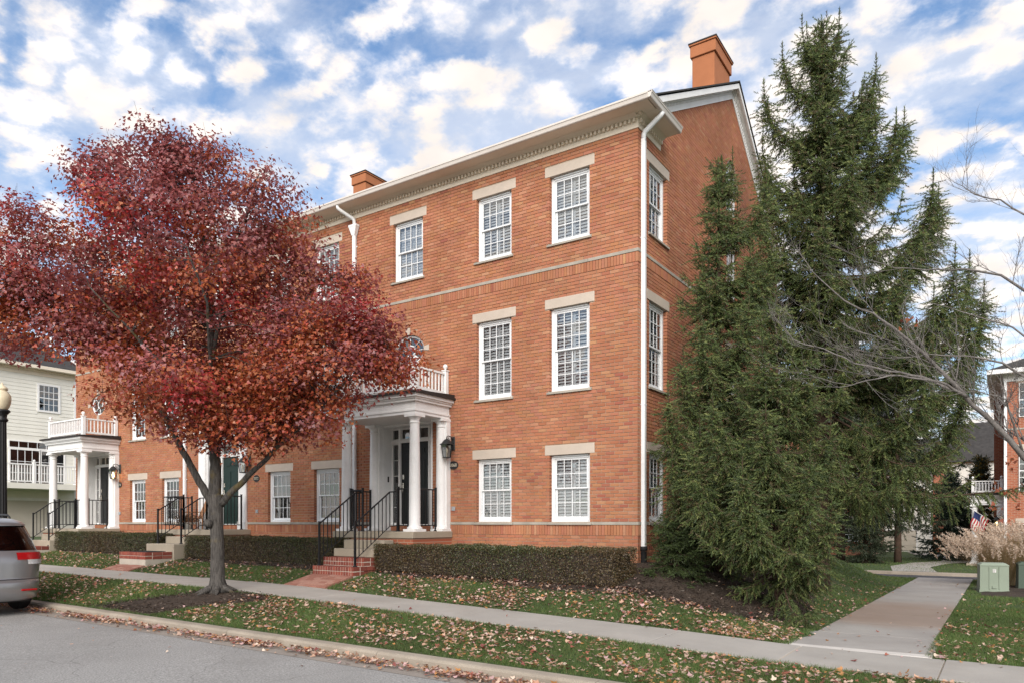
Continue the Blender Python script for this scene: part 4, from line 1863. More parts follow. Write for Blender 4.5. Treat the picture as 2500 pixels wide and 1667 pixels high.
def side_wall():
    M = RZ(90)
    cs = [(1.01, 'shutter', 52), (6.05, 'blind', 0), (9.3, 'blind', 0)]
    ops, rects = [], []
    for (c, inner, t) in cs:
        for k in ('g', '2', '3'):
            z0, z1, r = ROWS[k]
            ops += [rect_op(c - W_W / 2, c + W_W / 2, z0, z1), rect_op(c - .594, c + .594, z1, z1 + .212)]
            if k != 'g':
                ops.append(rect_op(c - .53, c + .53, z0 - .06, z0))
            rects.append((c - W_W / 2 - .006, c + W_W / 2 + .006, z0, z1))
    # round-headed attic window
    ar, ay, az = .46, 6.0, 9.98
    ops += [rect_op(ay - ar, ay + ar, 9.0, az), oval_op(ay, az, ar + .12, ar + .12), rect_op(ay - ar, ay + ar, 9.0, az + .1)]
    b = MB()
    backing(b, SIDE, 0.0, DEPTH, -1.2, 8.9, rects)
    n = 24
    # gable triangle of mortar, leaving the attic window out
    def gz_(y):
        return ZR(y) if y <= RIDGE_Y else ZR(6 - (y - 6) / .7786)
    ys = sorted(set([0, DEPTH] + list(np.linspace(.3, 10.4, 37)) + [ay - ar, ay + ar]))
    for i in range(len(ys) - 1):
        y0, y1 = ys[i], ys[i + 1]
        lo0 = lo1 = 8.9
        if ay - ar - 1e-6 <= y0 and y1 <= ay + ar + 1e-6:
            t0 = max(0, 1 - ((y0 - ay) / ar) ** 2) ** .5 * ar
            t1 = max(0, 1 - ((y1 - ay) / ar) ** 2) ** .5 * ar
            b.add([(0, y0, az + t0), (0, y1, az + t1), (0, y1, gz_(y1) + .3), (0, y0, gz_(y0) + .3)], [(0, 1, 2, 3)])
            b.add([(0, y0, 8.9), (0, y1, 8.9), (0, y1, 9.0), (0, y0, 9.0)], [(0, 1, 2, 3)])
        else:
            b.add([(0, y0, 8.9), (0, y1, 8.9), (0, y1, gz_(y1) + .3), (0, y0, gz_(y0) + .3)], [(0, 1, 2, 3)])
    wall = b.build('side_wall', M_['mortar'], hA)
    ch1 = (Z_SOLD - Z_BAND1) / 72
    ch2 = (Z_FRZ - Z_BELT1) / 33
    bricks = lay(.104, DEPTH, -.25, 12, .0708, ops, 1) + lay(.104, DEPTH, Z_BAND1, 72, ch1, ops, 1) + lay(.104, DEPTH, Z_BELT1, 33, ch2, ops, 1)
    nz = int((12.1 - Z_FRZ) / ch2)
    bricks += lay(0, DEPTH, Z_FRZ, nz, ch2, ops, 0, rangef=lambda z: (max(.0, (z - 8.82) / .545 - .02) if z > 8.82 else .0, min(DEPTH, REAR((z - 8.82) / .545) + .02) if z > 8.82 else DEPTH))
    rest = MB()
    for x in bricks:
        if x[1] - x[0] > .02:
            brick_shape(rest, x, SIDE, .1)
    soldier(rest, SIDE, .0, DEPTH, .604, .812)
    soldier(rest, SIDE, .0, DEPTH, Z_SOLD + .005, Z_BELT0 - .004)
    # arch of rowlock bricks over the attic window
    m = 17
    for k in range(m):
        th = math.pi * (k + .5) / m
        dt = math.pi / m / 2 * .86
        vs = []
        for v in (-.012, .08):
            for (d, r) in ((-dt, ar), (dt, ar), (dt, ar + .115), (-dt, ar + .115)):
                vs.append(SIDE(ay + r * math.cos(th + d), v, az + r * math.sin(th + d)))
        rest.add(vs, [(3, 2, 1, 0), (0, 1, 5, 4), (1, 2, 6, 5), (2, 3, 7, 6), (3, 0, 4, 7)], brick_col())
    tag(rest.build('brickwork', M_['brick'], wall), kind='stuff')
    skips = [(c - .53, c + .53) for c, _i, _t in cs]
    stones(hA, 'band_stone', M, .0, DEPTH, Z_BAND0, Z_BAND1, skips, 1.0)
    stones(hA, 'belt_stone', M, .0, DEPTH, Z_BELT0, Z_BELT1, [], 1.2)
    for (c, inner, t) in cs:
        for k in ('g', '2', '3'):
            Mw = M @ T((c, 0, ROWS[k][0]))
            make_window(hA, Mw, k, inner, t)
            dress_opening(hA, Mw, k)
    # attic window frame
    def arch_pts(r):
        return [(ay - r, 9.02)] + [(ay + r * math.cos(math.pi - math.pi * k / 20), az + r * math.sin(math.pi * k / 20)) for k in range(21)] + [(ay + r, 9.02)]
    f = MB()
    for ro, ri, v0, v1 in ((ar, ar - .06, .05, .12), (.03, 0, .06, .09)):
        if ri:
            po, pi = arch_pts(ro), arch_pts(ri)
            vs = []
            for (p, q) in zip(po, pi):
                vs += [SIDE(p[0], v0, p[1]), SIDE(q[0], v0, q[1]), SIDE(q[0], v1, q[1]), SIDE(p[0], v1, p[1])]
            for k in range(len(po) - 1):
                f.add(vs[k * 4:k * 4 + 8], [(q, (q + 1) % 4, 4 + (q + 1) % 4, 4 + q) for q in range(4)])
    for k in range(1, 4):
        y = ay - ar + .06 + (2 * ar - .12) * k / 4
        f.box(-.085, -.065, y - .01, y + .01, 9.02, az + math.sqrt(max(0, (ar - .06) ** 2 - (y - ay) ** 2)))
    for z in (9.3, 9.6, 9.95):
        f.box(-.084, -.066, ay - ar + .06, ay + ar - .06, z - .01, z + .01)
    w = f.build('attic_window', M_['vinyl_white'], hA)
    g = MB()
    p = [SIDE(a, .075, c) for a, c in arch_pts(ar - .04)]
    g.add(p, [tuple(range(len(p)))])
    g.build('pane', M_['pane_glass'], w)
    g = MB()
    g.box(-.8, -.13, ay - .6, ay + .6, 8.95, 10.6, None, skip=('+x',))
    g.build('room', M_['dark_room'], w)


side_wall()
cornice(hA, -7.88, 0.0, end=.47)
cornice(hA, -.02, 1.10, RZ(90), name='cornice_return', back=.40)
main_roof(hA, -7.88, .23)


def rake():
    def pr(b, y0, y1, o0, o1, x0, x1, both=True):
        for mir in (False, True) if both else (False,):
            f = REAR if mir else (lambda y: y)
            vs = []
            for x in (x0, x1):
                vs += [(x, f(y0), ZR(y0) + o0), (x, f(y1), ZR(y1) + o0), (x, f(y1), ZR(y1) + o1), (x, f(y0), ZR(y0) + o1)]
            fs = [(0, 1, 2, 3), (7, 6, 5, 4), (0, 4, 5, 1), (1, 5, 6, 2), (2, 6, 7, 3), (3, 7, 4, 0)]
            b.add(vs, fs)
    b = MB()
    pr(b, .18, 6, 0, .125, .0095, .032)
    pr(b, -.03, 6, .126, .20, .0095, .026)
    pr(b, -.15, 6, .201, .235, .0095, .07)
    pr(b, -.2, 6, .236, .265, .0095, .11)
    pr(b, -.25, 6, .266, .285, .0095, .175)
    pr(b, -.2, 6, .225, .355, .176, .205)
    o = b.build('rake_trim', M_['white_paint'], hA)
    d = MB()
    n = 66
    for k in range(n):
        y = .2 + 5.75 * k / n
        pr(d, y, y + .045, .132, .196, .0262, .052)
    tag(d.build('dentils', M_['white_paint'], o), kind='stuff')
    # little hipped roof over the cornice return
    b = MB()
    b.add([(.0, -.42, 9.05), (.52, -.5, 9.006), (.52, 1.1, 9.006), (.0, 1.1, 9.14), (.0, -.42, 9.0), (.52, -.5, 9.0), (.52, 1.1, 9.0), (0, 1.1, 9.0)],
          [(0, 1, 2, 3), (1, 5, 6, 2), (3, 2, 6, 7), (0, 4, 5, 1)])
    b.build('return_flashing', M_['gutter_paint'], o)


rake()
chimney(hA, -.90, -.30, 5.52, 6.82, 12.0, 13.61)
ds = downspout(hA, -7.81, -.075, .1)
b = MB()
b.bbox(.018, .10, .10, .20, .36, 8.48, .01)
for z in (3.2, 6.5, 1.3):
    b.box(.014, .104, .096, .204, z, z + .018)
ds2 = b.build('downspout', M_['vinyl_white'], hA)
b = MB()
b.tube([(.06, .15, 8.45), (.06, .15, 8.56), (.09, .15, 8.62), (.36, .15, 8.80), (.42, .15, 8.84), (.455, .15, 8.90)], .05, 12)
b.build('elbow', M_['vinyl_white'], ds2)
b = MB()
b.tube([(.06, .15, .39), (.06, .15, .30)], .072, 12)
z = .29
while z > -.06:
    b.tube([(.06, .15, z), (.06, .15, z - .012)], .066, 12)
    b.tube([(.06, .15, z - .012), (.06, .15, z - .024)], .058, 12)
    z -= .024
b.build('drain_boot', M_['rubber'], ds2)
b = MB()
b.box(-.3, .03, -.03, .0095, -.35, -.02)
b.box(.0095, .035, .03, 10.6, -1.25, -.02)
b.build('foundation', M_['concrete_step'], hA)
portico(hA, T((-5.94, 0, 0)))
entry(hA, T((-6.08, 0, .665)), 1.64, 'door_black')
wall_lantern(hA, T((-4.63, -.008, 2.52)))
plaque(hA, T((-4.617, -.009, 2.197)) @ Matrix.Scale(1.0, 4), '2068')
MB().bbox(-.05, .05, -.03, 0, -.05, .05, .006).build('outlet_cover', M_['utility_grey'], hA, T((-4.62, -.008, 1.187)))
MB().bbox(-.025, .025, -.02, 0, -.07, .07, .006).build('doorbell', M_['trim_black'], hA, T((-6.86, .16, 1.95)) @ RZ(90))
concrete_step(hA, -6.45, -5.2, -1.72, -1.41, .1135, .478)
concrete_step(hA, -6.45, -5.2, -2.02, -1.73, .1135, .290)
brick_steps(hA, -6.45, -5.2, -2.32, -1.41, -.064, .112)
brick_steps(hA, -6.45, -5.2, -2.62, -1.41, -.26, -.066)
for x in (-6.37, -5.28):
    railing(hA, [(x, -2.50, -.02, -.066), (x, -1.45, .68), (x, -1.20, .70, .666)])
railing(hA, [(-5.28, -1.17, .70, .666), (-5.02, -1.13, .70, .666)], 'porch_railing', h=.92)
railing(hA, [(-4.90, -.93, .70, .666), (-4.90, -.33, .70, .666)], 'porch_railing', h=.92)
railing(hA, [(-6.99, -.93, .70, .666), (-6.99, -.33, .70, .666)], 'porch_railing', h=.92)
railing(hA, [(-6.83, -1.13, .70, .666), (-6.40, -1.17, .70, .666)], 'porch_railing', h=.92)

# --- middle house
hB = thing('brick_townhouse', (-11.6, 0, 0), 'middle red brick townhouse with dark green front door, behind the red maple', 'house', 'terraced brick townhouses')
wB = [(-8.915, 'g', None, 0), (-10.84, 'g', 'half', 0)] + [(c, k, 'blind', 0) for k in ('2', '3') for c in (-8.915, -10.84, -13.43)]
house_front(hB, -15.35, -7.88, wB, None, (-14.21, -12.60), 300)
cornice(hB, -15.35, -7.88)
main_roof(hB, -15.35, -7.88)
chimney(hB, -13.64, -13.02, 5.5, 6.8, 12.0, 13.46)
downspout(hB, -15.28, -.075, .1)
entry(hB, T((-13.405, 0, .665)), 1.61, 'door_green', dw=.86)
b = MB()
for s in (-1, 1):
    x = -13.405 + s * .985
    b.bbox(x - .175, x + .175, -.07, -.012, .667, 3.20, .006)
    b.bbox(x - .155, x + .155, -.078, -.069, .95, 3.05, .003)
    b.bbox(x - .19, x + .19, -.10, -.012, .667, .90, .006)
    b.bbox(x - .195, x + .195, -.11, -.012, 3.201, 3.26, .006)
b.bbox(-14.60, -12.21, -.09, -.012, 3.335, 3.56, .006)
b.bbox(-14.68, -12.13, -.16, -.012, 3.561, 3.64, .01)
b.bbox(-14.59, -12.22, -.08, -.012, 3.261, 3.334, .004)
b.build('door_pilasters', M_['white_paint'], hB)
wall_lantern(hB, T((-12.12, -.008, 2.46)))
plaque(hB, T((-11.82, -.009, 2.13)), '2072')
MB().bbox(-.05, .05, -.03, 0, -.05, .05, .006).build('outlet_cover', M_['utility_grey'], hB, T((-11.8, -.008, 1.187)))
b = MB()
b.bbox(-14.75, -12.08, -1.32, -.012, .515, .665, .012)
b.build('porch_slab', M_['concrete_step'], hB)
MB().box(-14.7, -12.12, -1.28, -.013, -.3, .514).build('porch_base', M_['far_brick'], hB)
concrete_step(hB, -13.72, -12.4, -1.64, -1.33, -.2, .475)
concrete_step(hB, -13.72, -12.4, -2.20, -1.65, -.2, .285)
brick_steps(hB, -13.72, -12.45, -2.95, -2.21, -.10, .085)
for x in (-13.62, -12.50):
    railing(hB, [(x, -1.92, .34, .286), (x, -1.36, .68), (x, -1.15, .70, .666)])
railing(hB, [(-12.50, -1.15, .70, .666), (-12.20, -1.15, .70, .666), (-12.20, -.25, .70, .666)], 'porch_railing', h=.92)
railing(hB, [(-13.62, -1.15, .70, .666), (-14.62, -1.15, .70, .666), (-14.62, -.25, .70, .666)], 'porch_railing', h=.92)

# --- left house
DX = -14.53
hC = thing('brick_townhouse', (-18.8, 0, 0), 'leftmost brick townhouse with white balcony portico and a lit wall lantern', 'house', 'terraced brick townhouses')
wC = [(-16.17, 'g', None, 0), (-18.09, 'g', None, 0), (-16.17, '2', 'blind', 0), (-18.09, '2', 'half', 0), (-16.17, '3', 'blind', 0), (-18.09, '3', 'blind', 0), (-20.6, '3', 'blind', 0)]
house_front(hC, -22.23, -15.35, wC, -20.66, (-21.46, -19.80), 0)
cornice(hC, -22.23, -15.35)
main_roof(hC, -22.45, -15.35)
MB().box(-22.23, -22.2, .005, DEPTH - .04, -.4, 8.98).add([(-22.2, 0, 8.98), (-22.2, DEPTH, 8.98), (-22.2, 6, 12.45)], [(0, 2, 1)]).build('end_wall', M_['far_brick'], hC)
portico(hC, T((-20.47, 0, 0)))
entry(hC, T((-20.63, 0, .665)), 1.64, 'door_black', lit=True)
wall_lantern(hC, T((-19.17, -.008, 2.52)), lit=True)
plaque(hC, T((-19.2, -.009, 2.16)), '2076')
MB().bbox(-.05, .05, -.03, 0, -.05, .05, .006).build('outlet_cover', M_['utility_grey'], hC, T((-19.2, -.008, 1.187)))
concrete_step(hC, -20.98, -19.73, -1.72, -1.41, -.2, .478)
concrete_step(hC, -20.98, -19.73, -2.02, -1.73, -.2, .290)
brick_steps(hC, -20.98, -19.73, -2.9, -2.03, -.02, .10, rows=1)
for x in (-20.9, -19.81):
    railing(hC, [(x, -2.00, .28, .11), (x, -1.45, .68), (x, -1.20, .70, .666)])
railing(hC, [(-19.81, -1.17, .70, .666), (-19.55, -1.13, .70, .666)], 'porch_railing', h=.92)
railing(hC, [(-19.43, -.93, .70, .666), (-19.43, -.33, .70, .666)], 'porch_railing', h=.92)
railing(hC, [(-21.52, -.93, .70, .666), (-21.52, -.33, .70, .666)], 'porch_railing', h=.92)
railing(hC, [(-21.36, -1.13, .70, .666), (-20.93, -1.17, .70, .666)], 'porch_railing', h=.92)

for (x0, x1, ya) in ((-6.45, -5.2, -2.63), (-13.72, -12.45, -2.96), (-20.98, -19.73, -2.91)):
    xm = (x0 + x1) / 2
    brick_walk(x0, x1, -3.395, ya, float(zs(xm)) + .012, gz1(xm, ya) + .02)


# ------------------------------------------------------------------ scattering helpers
def frames(tip, nrm):
    """rotation matrices whose columns are side, tip, normal"""
    tip = tip / np.maximum(np.linalg.norm(tip, axis=1, keepdims=True), 1e-9)
    nrm = nrm - tip * np.sum(nrm * tip, axis=1, keepdims=True)
    nrm = nrm / np.maximum(np.linalg.norm(nrm, axis=1, keepdims=True), 1e-9)
    side = np.cross(tip, nrm)
    return np.stack([side, tip, nrm], axis=2)


def scatter(P, size, Rm, tv, tf, cols):
    n, k = len(P), len(tv)
    size = np.broadcast_to(np.asarray(size, float).reshape(-1, 1, 1) if np.ndim(size) else np.full((1, 1, 1), size), (n, 1, 1))
    V = np.einsum('nij,kj->nki', Rm, tv) * size + P[:, None, :]
    F = (np.arange(n)[:, None, None] * k + tf[None]).reshape(-1, tf.shape[1])
    C = np.repeat(cols, len(tf), axis=0)
    return V.reshape(-1, 3), F, C


def rdir(n):
    v = rng.normal(size=(n, 3))
    return v / np.linalg.norm(v, axis=1, keepdims=True)


def pick(pal, n, jit=.15, p=None):
    pal = np.asarray(pal, float)
    c = pal[rng.choice(len(pal), n, p=p)]
    return np.clip(c * rng.uniform(1 - jit, 1 + jit, (n, 1)), 0, 1)


MAPLE_V = np.array([(0, 0, 0), (.30, -.04, .05), (.55, .30, .09), (.27, .42, .03), (.0, 1.0, -.04), (-.27, .42, .03), (-.55, .30, .09), (-.30, -.04, .05)], float)
MAPLE_F = np.array([(0, 1, 2), (0, 2, 3), (0, 3, 4), (0, 4, 5), (0, 5, 6), (0, 6, 7)])
DIAM_V = np.array([(0, 0, 0), (.30, .5, .06), (0, 1, 0), (-.30, .5, .06)], float)
DIAM_F = np.array([(0, 1, 2), (0, 2, 3)])


# ------------------------------------------------------------------ red maple
def red_maple():
    bx, by = -6.37, -4.98
    bz = gz1(bx, by) + .03
    t = thing('maple_tree', (bx, by, bz), 'red maple in full autumn leaf standing in a mulch ring by the kerb', 'tree')
    k = .00777
    ax = lambda r, f, z: Vector((bx + r * CY - f * SY, by + r * SY + f * CY, z))
    px = lambda x, y, f=0.0: ax((x - 532) * k, f, .86 + (1275 - y) * k)
    trunk = [(ax(.0, 0, bz - .1), .23), (ax(0, 0, bz + .06), .185), (ax(-.01, 0, bz + .25), .135), (ax(-.01, 0, bz + .8), .122), (ax(-.03, 0, bz + 1.35), .120), (ax(-.05, 0, bz + 1.65), .135), (ax(-.05, 0, bz + 1.85), .14)]
    b = MB()
    b.tube([p[0][:] for p in trunk], [p[1] for p in trunk], 14)
    # root flare and pruned knots
    for a in range(7):
        th = a * .9 + .2
        p = ax(0, 0, bz + .12)
        q = p + Vector((math.cos(th) * .42, math.sin(th) * .42, -.14))
        b.tube([p[:], ((p + q) / 2 + Vector((0, 0, .01)))[:], q[:]], [.10, .055, .015], 6)
    b.tube([ax(-.10, -.08, bz + 1.28)[:], ax(-.2, -.15, bz + 1.33)[:]], [.09, .062], 10)
    tr = b.build('trunk', M_['bark'], t)
    limbs = [
        ([px(525, 1235), px(523, 1150), px(524, 1080, .05), px(515, 900, .1), px(500, 700, .2), px(478, 500, .2), px(445, 345, .1)], .125, .02),
        ([px(513, 1228), px(490, 1175, -.05), px(462, 1120, -.1), px(430, 1050, -.2), px(402, 985, -.3), px(330, 890, -.4), px(215, 800, -.5), px(110, 700, -.5)], .082, .015),
        ([px(540, 1232), px(575, 1195, -.1), px(625, 1155, -.2), px(680, 1108, -.35), px(760, 1040, -.5), px(860, 950, -.6), px(960, 870, -.6)], .072, .012),
        ([px(520, 1100), px(478, 1010, .2), px(440, 930, .4), px(350, 800, .7), px(260, 620, .8)], .055, .012),
        ([px(520, 1040), px(590, 950, .2), px(660, 840, .3), px(750, 690, .4), px(820, 640, .4)], .05, .012),
        ([px(514, 900), px(560, 750, -.3), px(610, 600, -.5), px(650, 450, -.4)], .045, .01),
        ([px(505, 800), px(430, 680, -.4), px(340, 540, -.6), px(250, 420, -.5)], .045, .01),
        ([px(516, 950), px(470, 850, 1.0), px(450, 700, 1.7), px(440, 560, 2.0)], .045, .01),
        ([px(516, 1000), px(560, 900, -.9), px(590, 800, -1.6), px(570, 700, -2.0)], .045, .01),
        ([px(516, 1000), px(470, 930, -.9), px(420, 860, -1.5), px(360, 780, -1.9)], .04, .01),
        ([px(516, 960), px(600, 880, .9), px(700, 820, 1.5), px(760, 800, 1.7)], .04, .01),
    ]
    nodes = []
    for pts, r0, r1 in limbs:
        m = len(pts)
        fine, rad = [], []
        for i in range(m - 1):
            for q in range(4):
                u = q / 4
                p = pts[i].lerp(pts[i + 1], u) + Vector((random.uniform(-.02, .02), random.uniform(-.02, .02), random.uniform(-.01, .01)))
                fine.append(p)
                rad.append(r0 + (r1 - r0) * (i + u) / (m - 1))
        fine.append(pts[-1])
        rad.append(r1)
        b = MB()
        b.tube([p[:] for p in fine], rad, 8)
        b.build('limb', M_['bark'], t)
        nodes += list(zip(fine, rad))
    N = np.array([n[0][:] for n in nodes])
    NR = np.array([n[1] for n in nodes])
    # crown: lobes (x, y in photo-like units, rx, rz, depth offset, depth radius, clusters)
    lobes = [(445, 690, 285, 265, .1, 2.3, 150), (150, 735, 225, 140, -.4, 1.4, 74), (772, 890, 230, 150, -.4, 1.4, 64), (415, 450, 165, 125, .1, 1.2, 44),
             (560, 950, 290, 115, -.1, 2.2, 84), (905, 870, 108, 105, -.5, .8, 22), (835, 680, 70, 75, .3, .6, 9), (400, 340, 70, 60, .1, .5, 7),
             (650, 510, 50, 75, -.3, .6, 8), (250, 450, 50, 60, -.5, .5, 6), (650, 640, 150, 190, .2, 1.4, 34), (100, 585, 80, 70, -.4, .6, 9), (680, 1060, 170, 60, -.6, .8, 20), (840, 800, 90, 90, -.2, .8, 12), (560, 1030, 110, 60, -.5, 1.0, 12), (300, 850, 150, 60, -.5, .9, 16)]
    cl = []
    for (x, y, rx, rz, f, rf, n) in lobes:
        for _ in range(n):
            d = rdir(1)[0]
            s = random.random() ** .42
            cl.append(ax((x - 532 + d[0] * rx * s) * k, f + d[1] * rf * s, .86 + (1275 - y + d[2] * rz * s) * k)[:])
    cl = np.array(cl)
    twigs = MB()
    cdir = []
    for c in cl:
        d = np.linalg.norm(N - c, axis=1) + np.where(N[:, 2] > c[2] + .2, 1.0, 0)
        i = int(np.argmin(d))
        p, q = Vector(N[i]), Vector(c)
        mid = (p + q) / 2 + Vector((0, 0, .12 * (q - p).length))
        r = min(.02, NR[i] * .6)
        twigs.tube([p[:], mid[:], q[:]], [r, r * .6, .004], 4, cap=False)
        cdir.append(((q - p).normalized() + Vector((0, 0, .25)))[:])
        for _ in range(3):
            e = q + Vector((random.uniform(-.3, .3), random.uniform(-.3, .3), random.uniform(-.05, .45)))
            twigs.tube([q[:], e[:]], [.005, .002], 3, cap=False)
    for _ in range(26):   # bare tips standing above the crown
        c = Vector(cl[random.randrange(len(cl))])
        if c.z < 6.2:
            continue
        e = c + Vector((random.uniform(-.2, .2), random.uniform(-.2, .2), random.uniform(.6, 1.0)))
        twigs.tube([c[:], ((c + e) / 2 + Vector((.03, .02, 0)))[:], e[:]], [.006, .004, .002], 3, cap=False)
    tag(twigs.build('twigs', M_['bark_dark'], t), kind='stuff')
    cdir = np.array(cdir)
    per = 185
    ci = np.repeat(np.arange(len(cl)), per)
    n = len(ci)
    off = np.clip(rng.normal(size=(n, 3)), -1.7, 1.7) * np.array([.25, .25, .17])
    P = cl[ci] + off
    hang = np.stack([rng.normal(size=n) * .6, rng.normal(size=n) * .6, -np.abs(rng.normal(size=n) * .5) - .05], 1) + off * .8
    nrm = np.stack([rng.normal(size=n) * .5, rng.normal(size=n) * .5, np.abs(rng.normal(size=n)) * .5 + .35], 1) + cdir[ci] * .8 + off * 1.2
    Rm = frames(hang, nrm)
    size = rng.uniform(.044, .078, n)
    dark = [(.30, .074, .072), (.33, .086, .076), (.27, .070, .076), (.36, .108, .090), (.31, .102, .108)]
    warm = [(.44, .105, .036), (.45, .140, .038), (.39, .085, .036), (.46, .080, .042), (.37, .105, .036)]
    cw = rng.random(len(cl)) < np.clip(.95 - (cl[:, 2] - 1.8) * .155, .10, .95)  # sky reflection above, light through leaves below, put into the leaf colour
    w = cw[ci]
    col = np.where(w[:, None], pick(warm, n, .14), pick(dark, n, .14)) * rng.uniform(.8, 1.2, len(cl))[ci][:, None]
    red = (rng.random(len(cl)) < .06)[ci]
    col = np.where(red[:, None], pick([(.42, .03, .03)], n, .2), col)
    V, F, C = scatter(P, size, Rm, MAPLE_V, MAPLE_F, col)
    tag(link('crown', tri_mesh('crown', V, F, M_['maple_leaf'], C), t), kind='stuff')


red_maple()


# ------------------------------------------------------------------ spruces
def shoot_template(k=11):
    """a plump needle covered shoot of unit length along +y"""
    tv, tf = [], []
    for i in range(k):
        s = .85 * i / k
        a = i * 2.4
        w = .060
        c, d = math.cos(a), math.sin(a)
        r = .25 * (1 - .35 * s)
        o = len(tv)
        tv += [(-d * w, s - .03, c * w), (d * w, s + .03, -c * w), (c * r, s + .24, d * r)]
        tf.append((o, o + 1, o + 2))
    return np.array(tv), np.array(tf)


SH_V, SH_F = shoot_template()


def spruce(base, H, rfun, zlow, label, gap=.34, nb=6, droop=.5, up=.5, pal=None, sec_step=.2, shoot=.2, wood='bark_spruce', trunk_r=.15, hang=.5, floor=.0, name='spruce_tree', group=None, lean=(0, 0), leaders=(), nrand=0, frame=33.84):
    bx, by = base
    bz = gz1(bx, by)
    t = thing(name, (bx, by, bz), label, 'tree', group)
    b = MB()
    tp = lambda z: Vector((bx + lean[0] * (max(z, 0) / H) ** 1.5, by + lean[1] * (max(z, 0) / H) ** 1.5, bz + z))
    zz = np.linspace(-.1, H, 12)
    b.tube([tp(z)[:] for z in zz], [trunk_r * (1 - .93 * max(z, 0) / H) + .004 for z in zz], 9)
    b.build('trunk', M_[wood], t)
    boughs = MB()
    SP, SD, SL = [], [], []

    def put(p, d, l):
        SP.append(p[:])
        SD.append(d[:])
        SL.append(l)

    def second(p, d, ls, pitch):
        """a side twig carrying paired shoots"""
        d = Vector((d.x, d.y, 0)).normalized() if d.xy.length > .05 else Vector((1, 0, 0))
        d = Vector((d.x * math.cos(pitch), d.y * math.cos(pitch), math.sin(pitch)))
        n = max(1, int(ls / (.52 * shoot)))
        q = p
        for i in range(n):
            side = Vector((-d.y, d.x, 0))
            for s in (-1, 1):
                put(q, d * .7 + side * s * random.uniform(.4, 1.0) + Vector((0, 0, random.uniform(-.7, .15))), shoot * random.uniform(.65, 1.15) * (1 - .3 * i / n))
            put(q, d + Vector((random.uniform(-.3, .3), random.uniform(-.3, .3), random.uniform(-.1, .5))), shoot * random.uniform(.7, 1.1))
            if random.random() < .5:
                put(q, d * .5 + Vector((random.uniform(-.5, .5), random.uniform(-.5, .5), -.8)), shoot * random.uniform(.7, 1.1))
            q = q + d * (ls / n)
            d.z -= .10
            d.normalize()
        put(q, d + Vector((0, 0, .1)), shoot * random.uniform(.9, 1.2))

    def leader(p0, out, r, tip):
        """an ascending limb that ends in an upright spire"""
        pts = []
        e = Vector((tip.x, tip.y, tip.z))
        m = 12
        q1 = p0 + out * r * .75 + Vector((0, 0, -.05 * r))
        q2 = Vector((e.x, e.y, e.z - max(.5, .55 * (e.z - p0.z))))
        for i in range(m + 1):
            s = i / m
            pts.append(p0 * (1 - s) ** 3 + q1 * 3 * s * (1 - s) ** 2 + q2 * 3 * s * s * (1 - s) + e * s ** 3)
        L = sum((pts[i + 1] - pts[i]).length for i in range(m))
        boughs.tube([x[:] for x in pts], [(.030 * min(1, L / 3)) * (1 - .85 * i / m) + .004 for i in range(m + 1)], 5, cap=False)
        n = int(L / (shoot * .55))
        for k in range(n + 1):
            s = k / n * m
            i = min(m - 1, int(s))
            p = pts[i].lerp(pts[i + 1], s - i)
            d = (pts[i + 1] - pts[i]).normalized()
            left = L * (1 - k / n)
            rr = min(.42, .06 + .30 * left) * random.uniform(.7, 1.2)
            a0 = random.uniform(0, 6.28)
            for q in range(4 if left > .25 else 3):
                a = a0 + q * 1.57 + random.uniform(-.3, .3)
                dd = Vector((math.cos(a), math.sin(a), 0))
                if rr > shoot * .9:
                    second(p, dd + d * .3, rr, random.uniform(.0, .45) - .5 * min(1, left / 1.5))
                else:
                    put(p, dd * .8 + d * .8, max(rr, shoot * .6))
            put(p, d, shoot)
        put(e, Vector((0, 0, 1)), shoot * 1.3)
    z = zlow
    while z < H - .12:
        f = (z - zlow) / (H - zlow)
        m = nb if f < .9 else 4
        a0 = random.uniform(0, 6.28)
        for q in range(m):
            az = a0 + 6.283 * q / m + random.uniform(-.35, .35)
            L = max(.14, rfun(z, az) * random.uniform(.5, 1.18))
            pitch = (-.28 + 1.2 * f ** 1.6) + random.uniform(-.14, .14)
            upk = up * random.uniform(.3, 1.6)
            nseg = max(3, int(L / .22))
            p = tp(z + random.uniform(-.08, .08))
            path, dirs = [p], []
            for i in range(nseg):
                s = (i + .5) / nseg
                pt = pitch - droop * math.sin(math.pi * min(1, s * 1.25)) * (1 - f) + upk * max(0, s - .5) * 2.0
                az2 = az + .15 * math.sin(s * 5 + q)
                d = Vector((math.cos(az2) * math.cos(pt), math.sin(az2) * math.cos(pt), math.sin(pt)))
                if floor and p.z < bz + floor:
                    d.z = max(d.z, .12)
                    d.normalize()
                p = p + d * (L / nseg)
                path.append(p)
                dirs.append(d)
            r0 = .012 + .014 * L / 2.5
            boughs.tube([x[:] for x in path], [r0 * (1 - .85 * i / nseg) + .002 for i in range(nseg + 1)], 4, cap=False)
            s = .12 if f > .3 else .28
            ds = sec_step / max(L, .3)
            while s < 1:
                i = min(nseg - 1, int(s * nseg))
                p = path[i].lerp(path[i + 1], s * nseg - i)
                d = dirs[i]
                side = Vector((-d.y, d.x, 0))
                ls = min(.60, .40 * L * (1 - s) + .12) * random.uniform(.6, 1.15)
                for sg in (-1, 1):
                    second(p, d * random.uniform(.2, 1.2) + side * sg * random.uniform(.6, 1.1), ls * random.uniform(.6, 1.25), random.uniform(-.3, .2) - hang * random.uniform(.0, 1.3) * (1 - .8 * f) + .5 * d.z)
                put(p, d + Vector((random.uniform(-.3, .3), random.uniform(-.3, .3), random.uniform(-.1, .3))), shoot)
                s += ds
            put(path[-1], dirs[-1], shoot * 1.2)
        z += gap * (1 - .45 * f) * random.uniform(.8, 1.2)
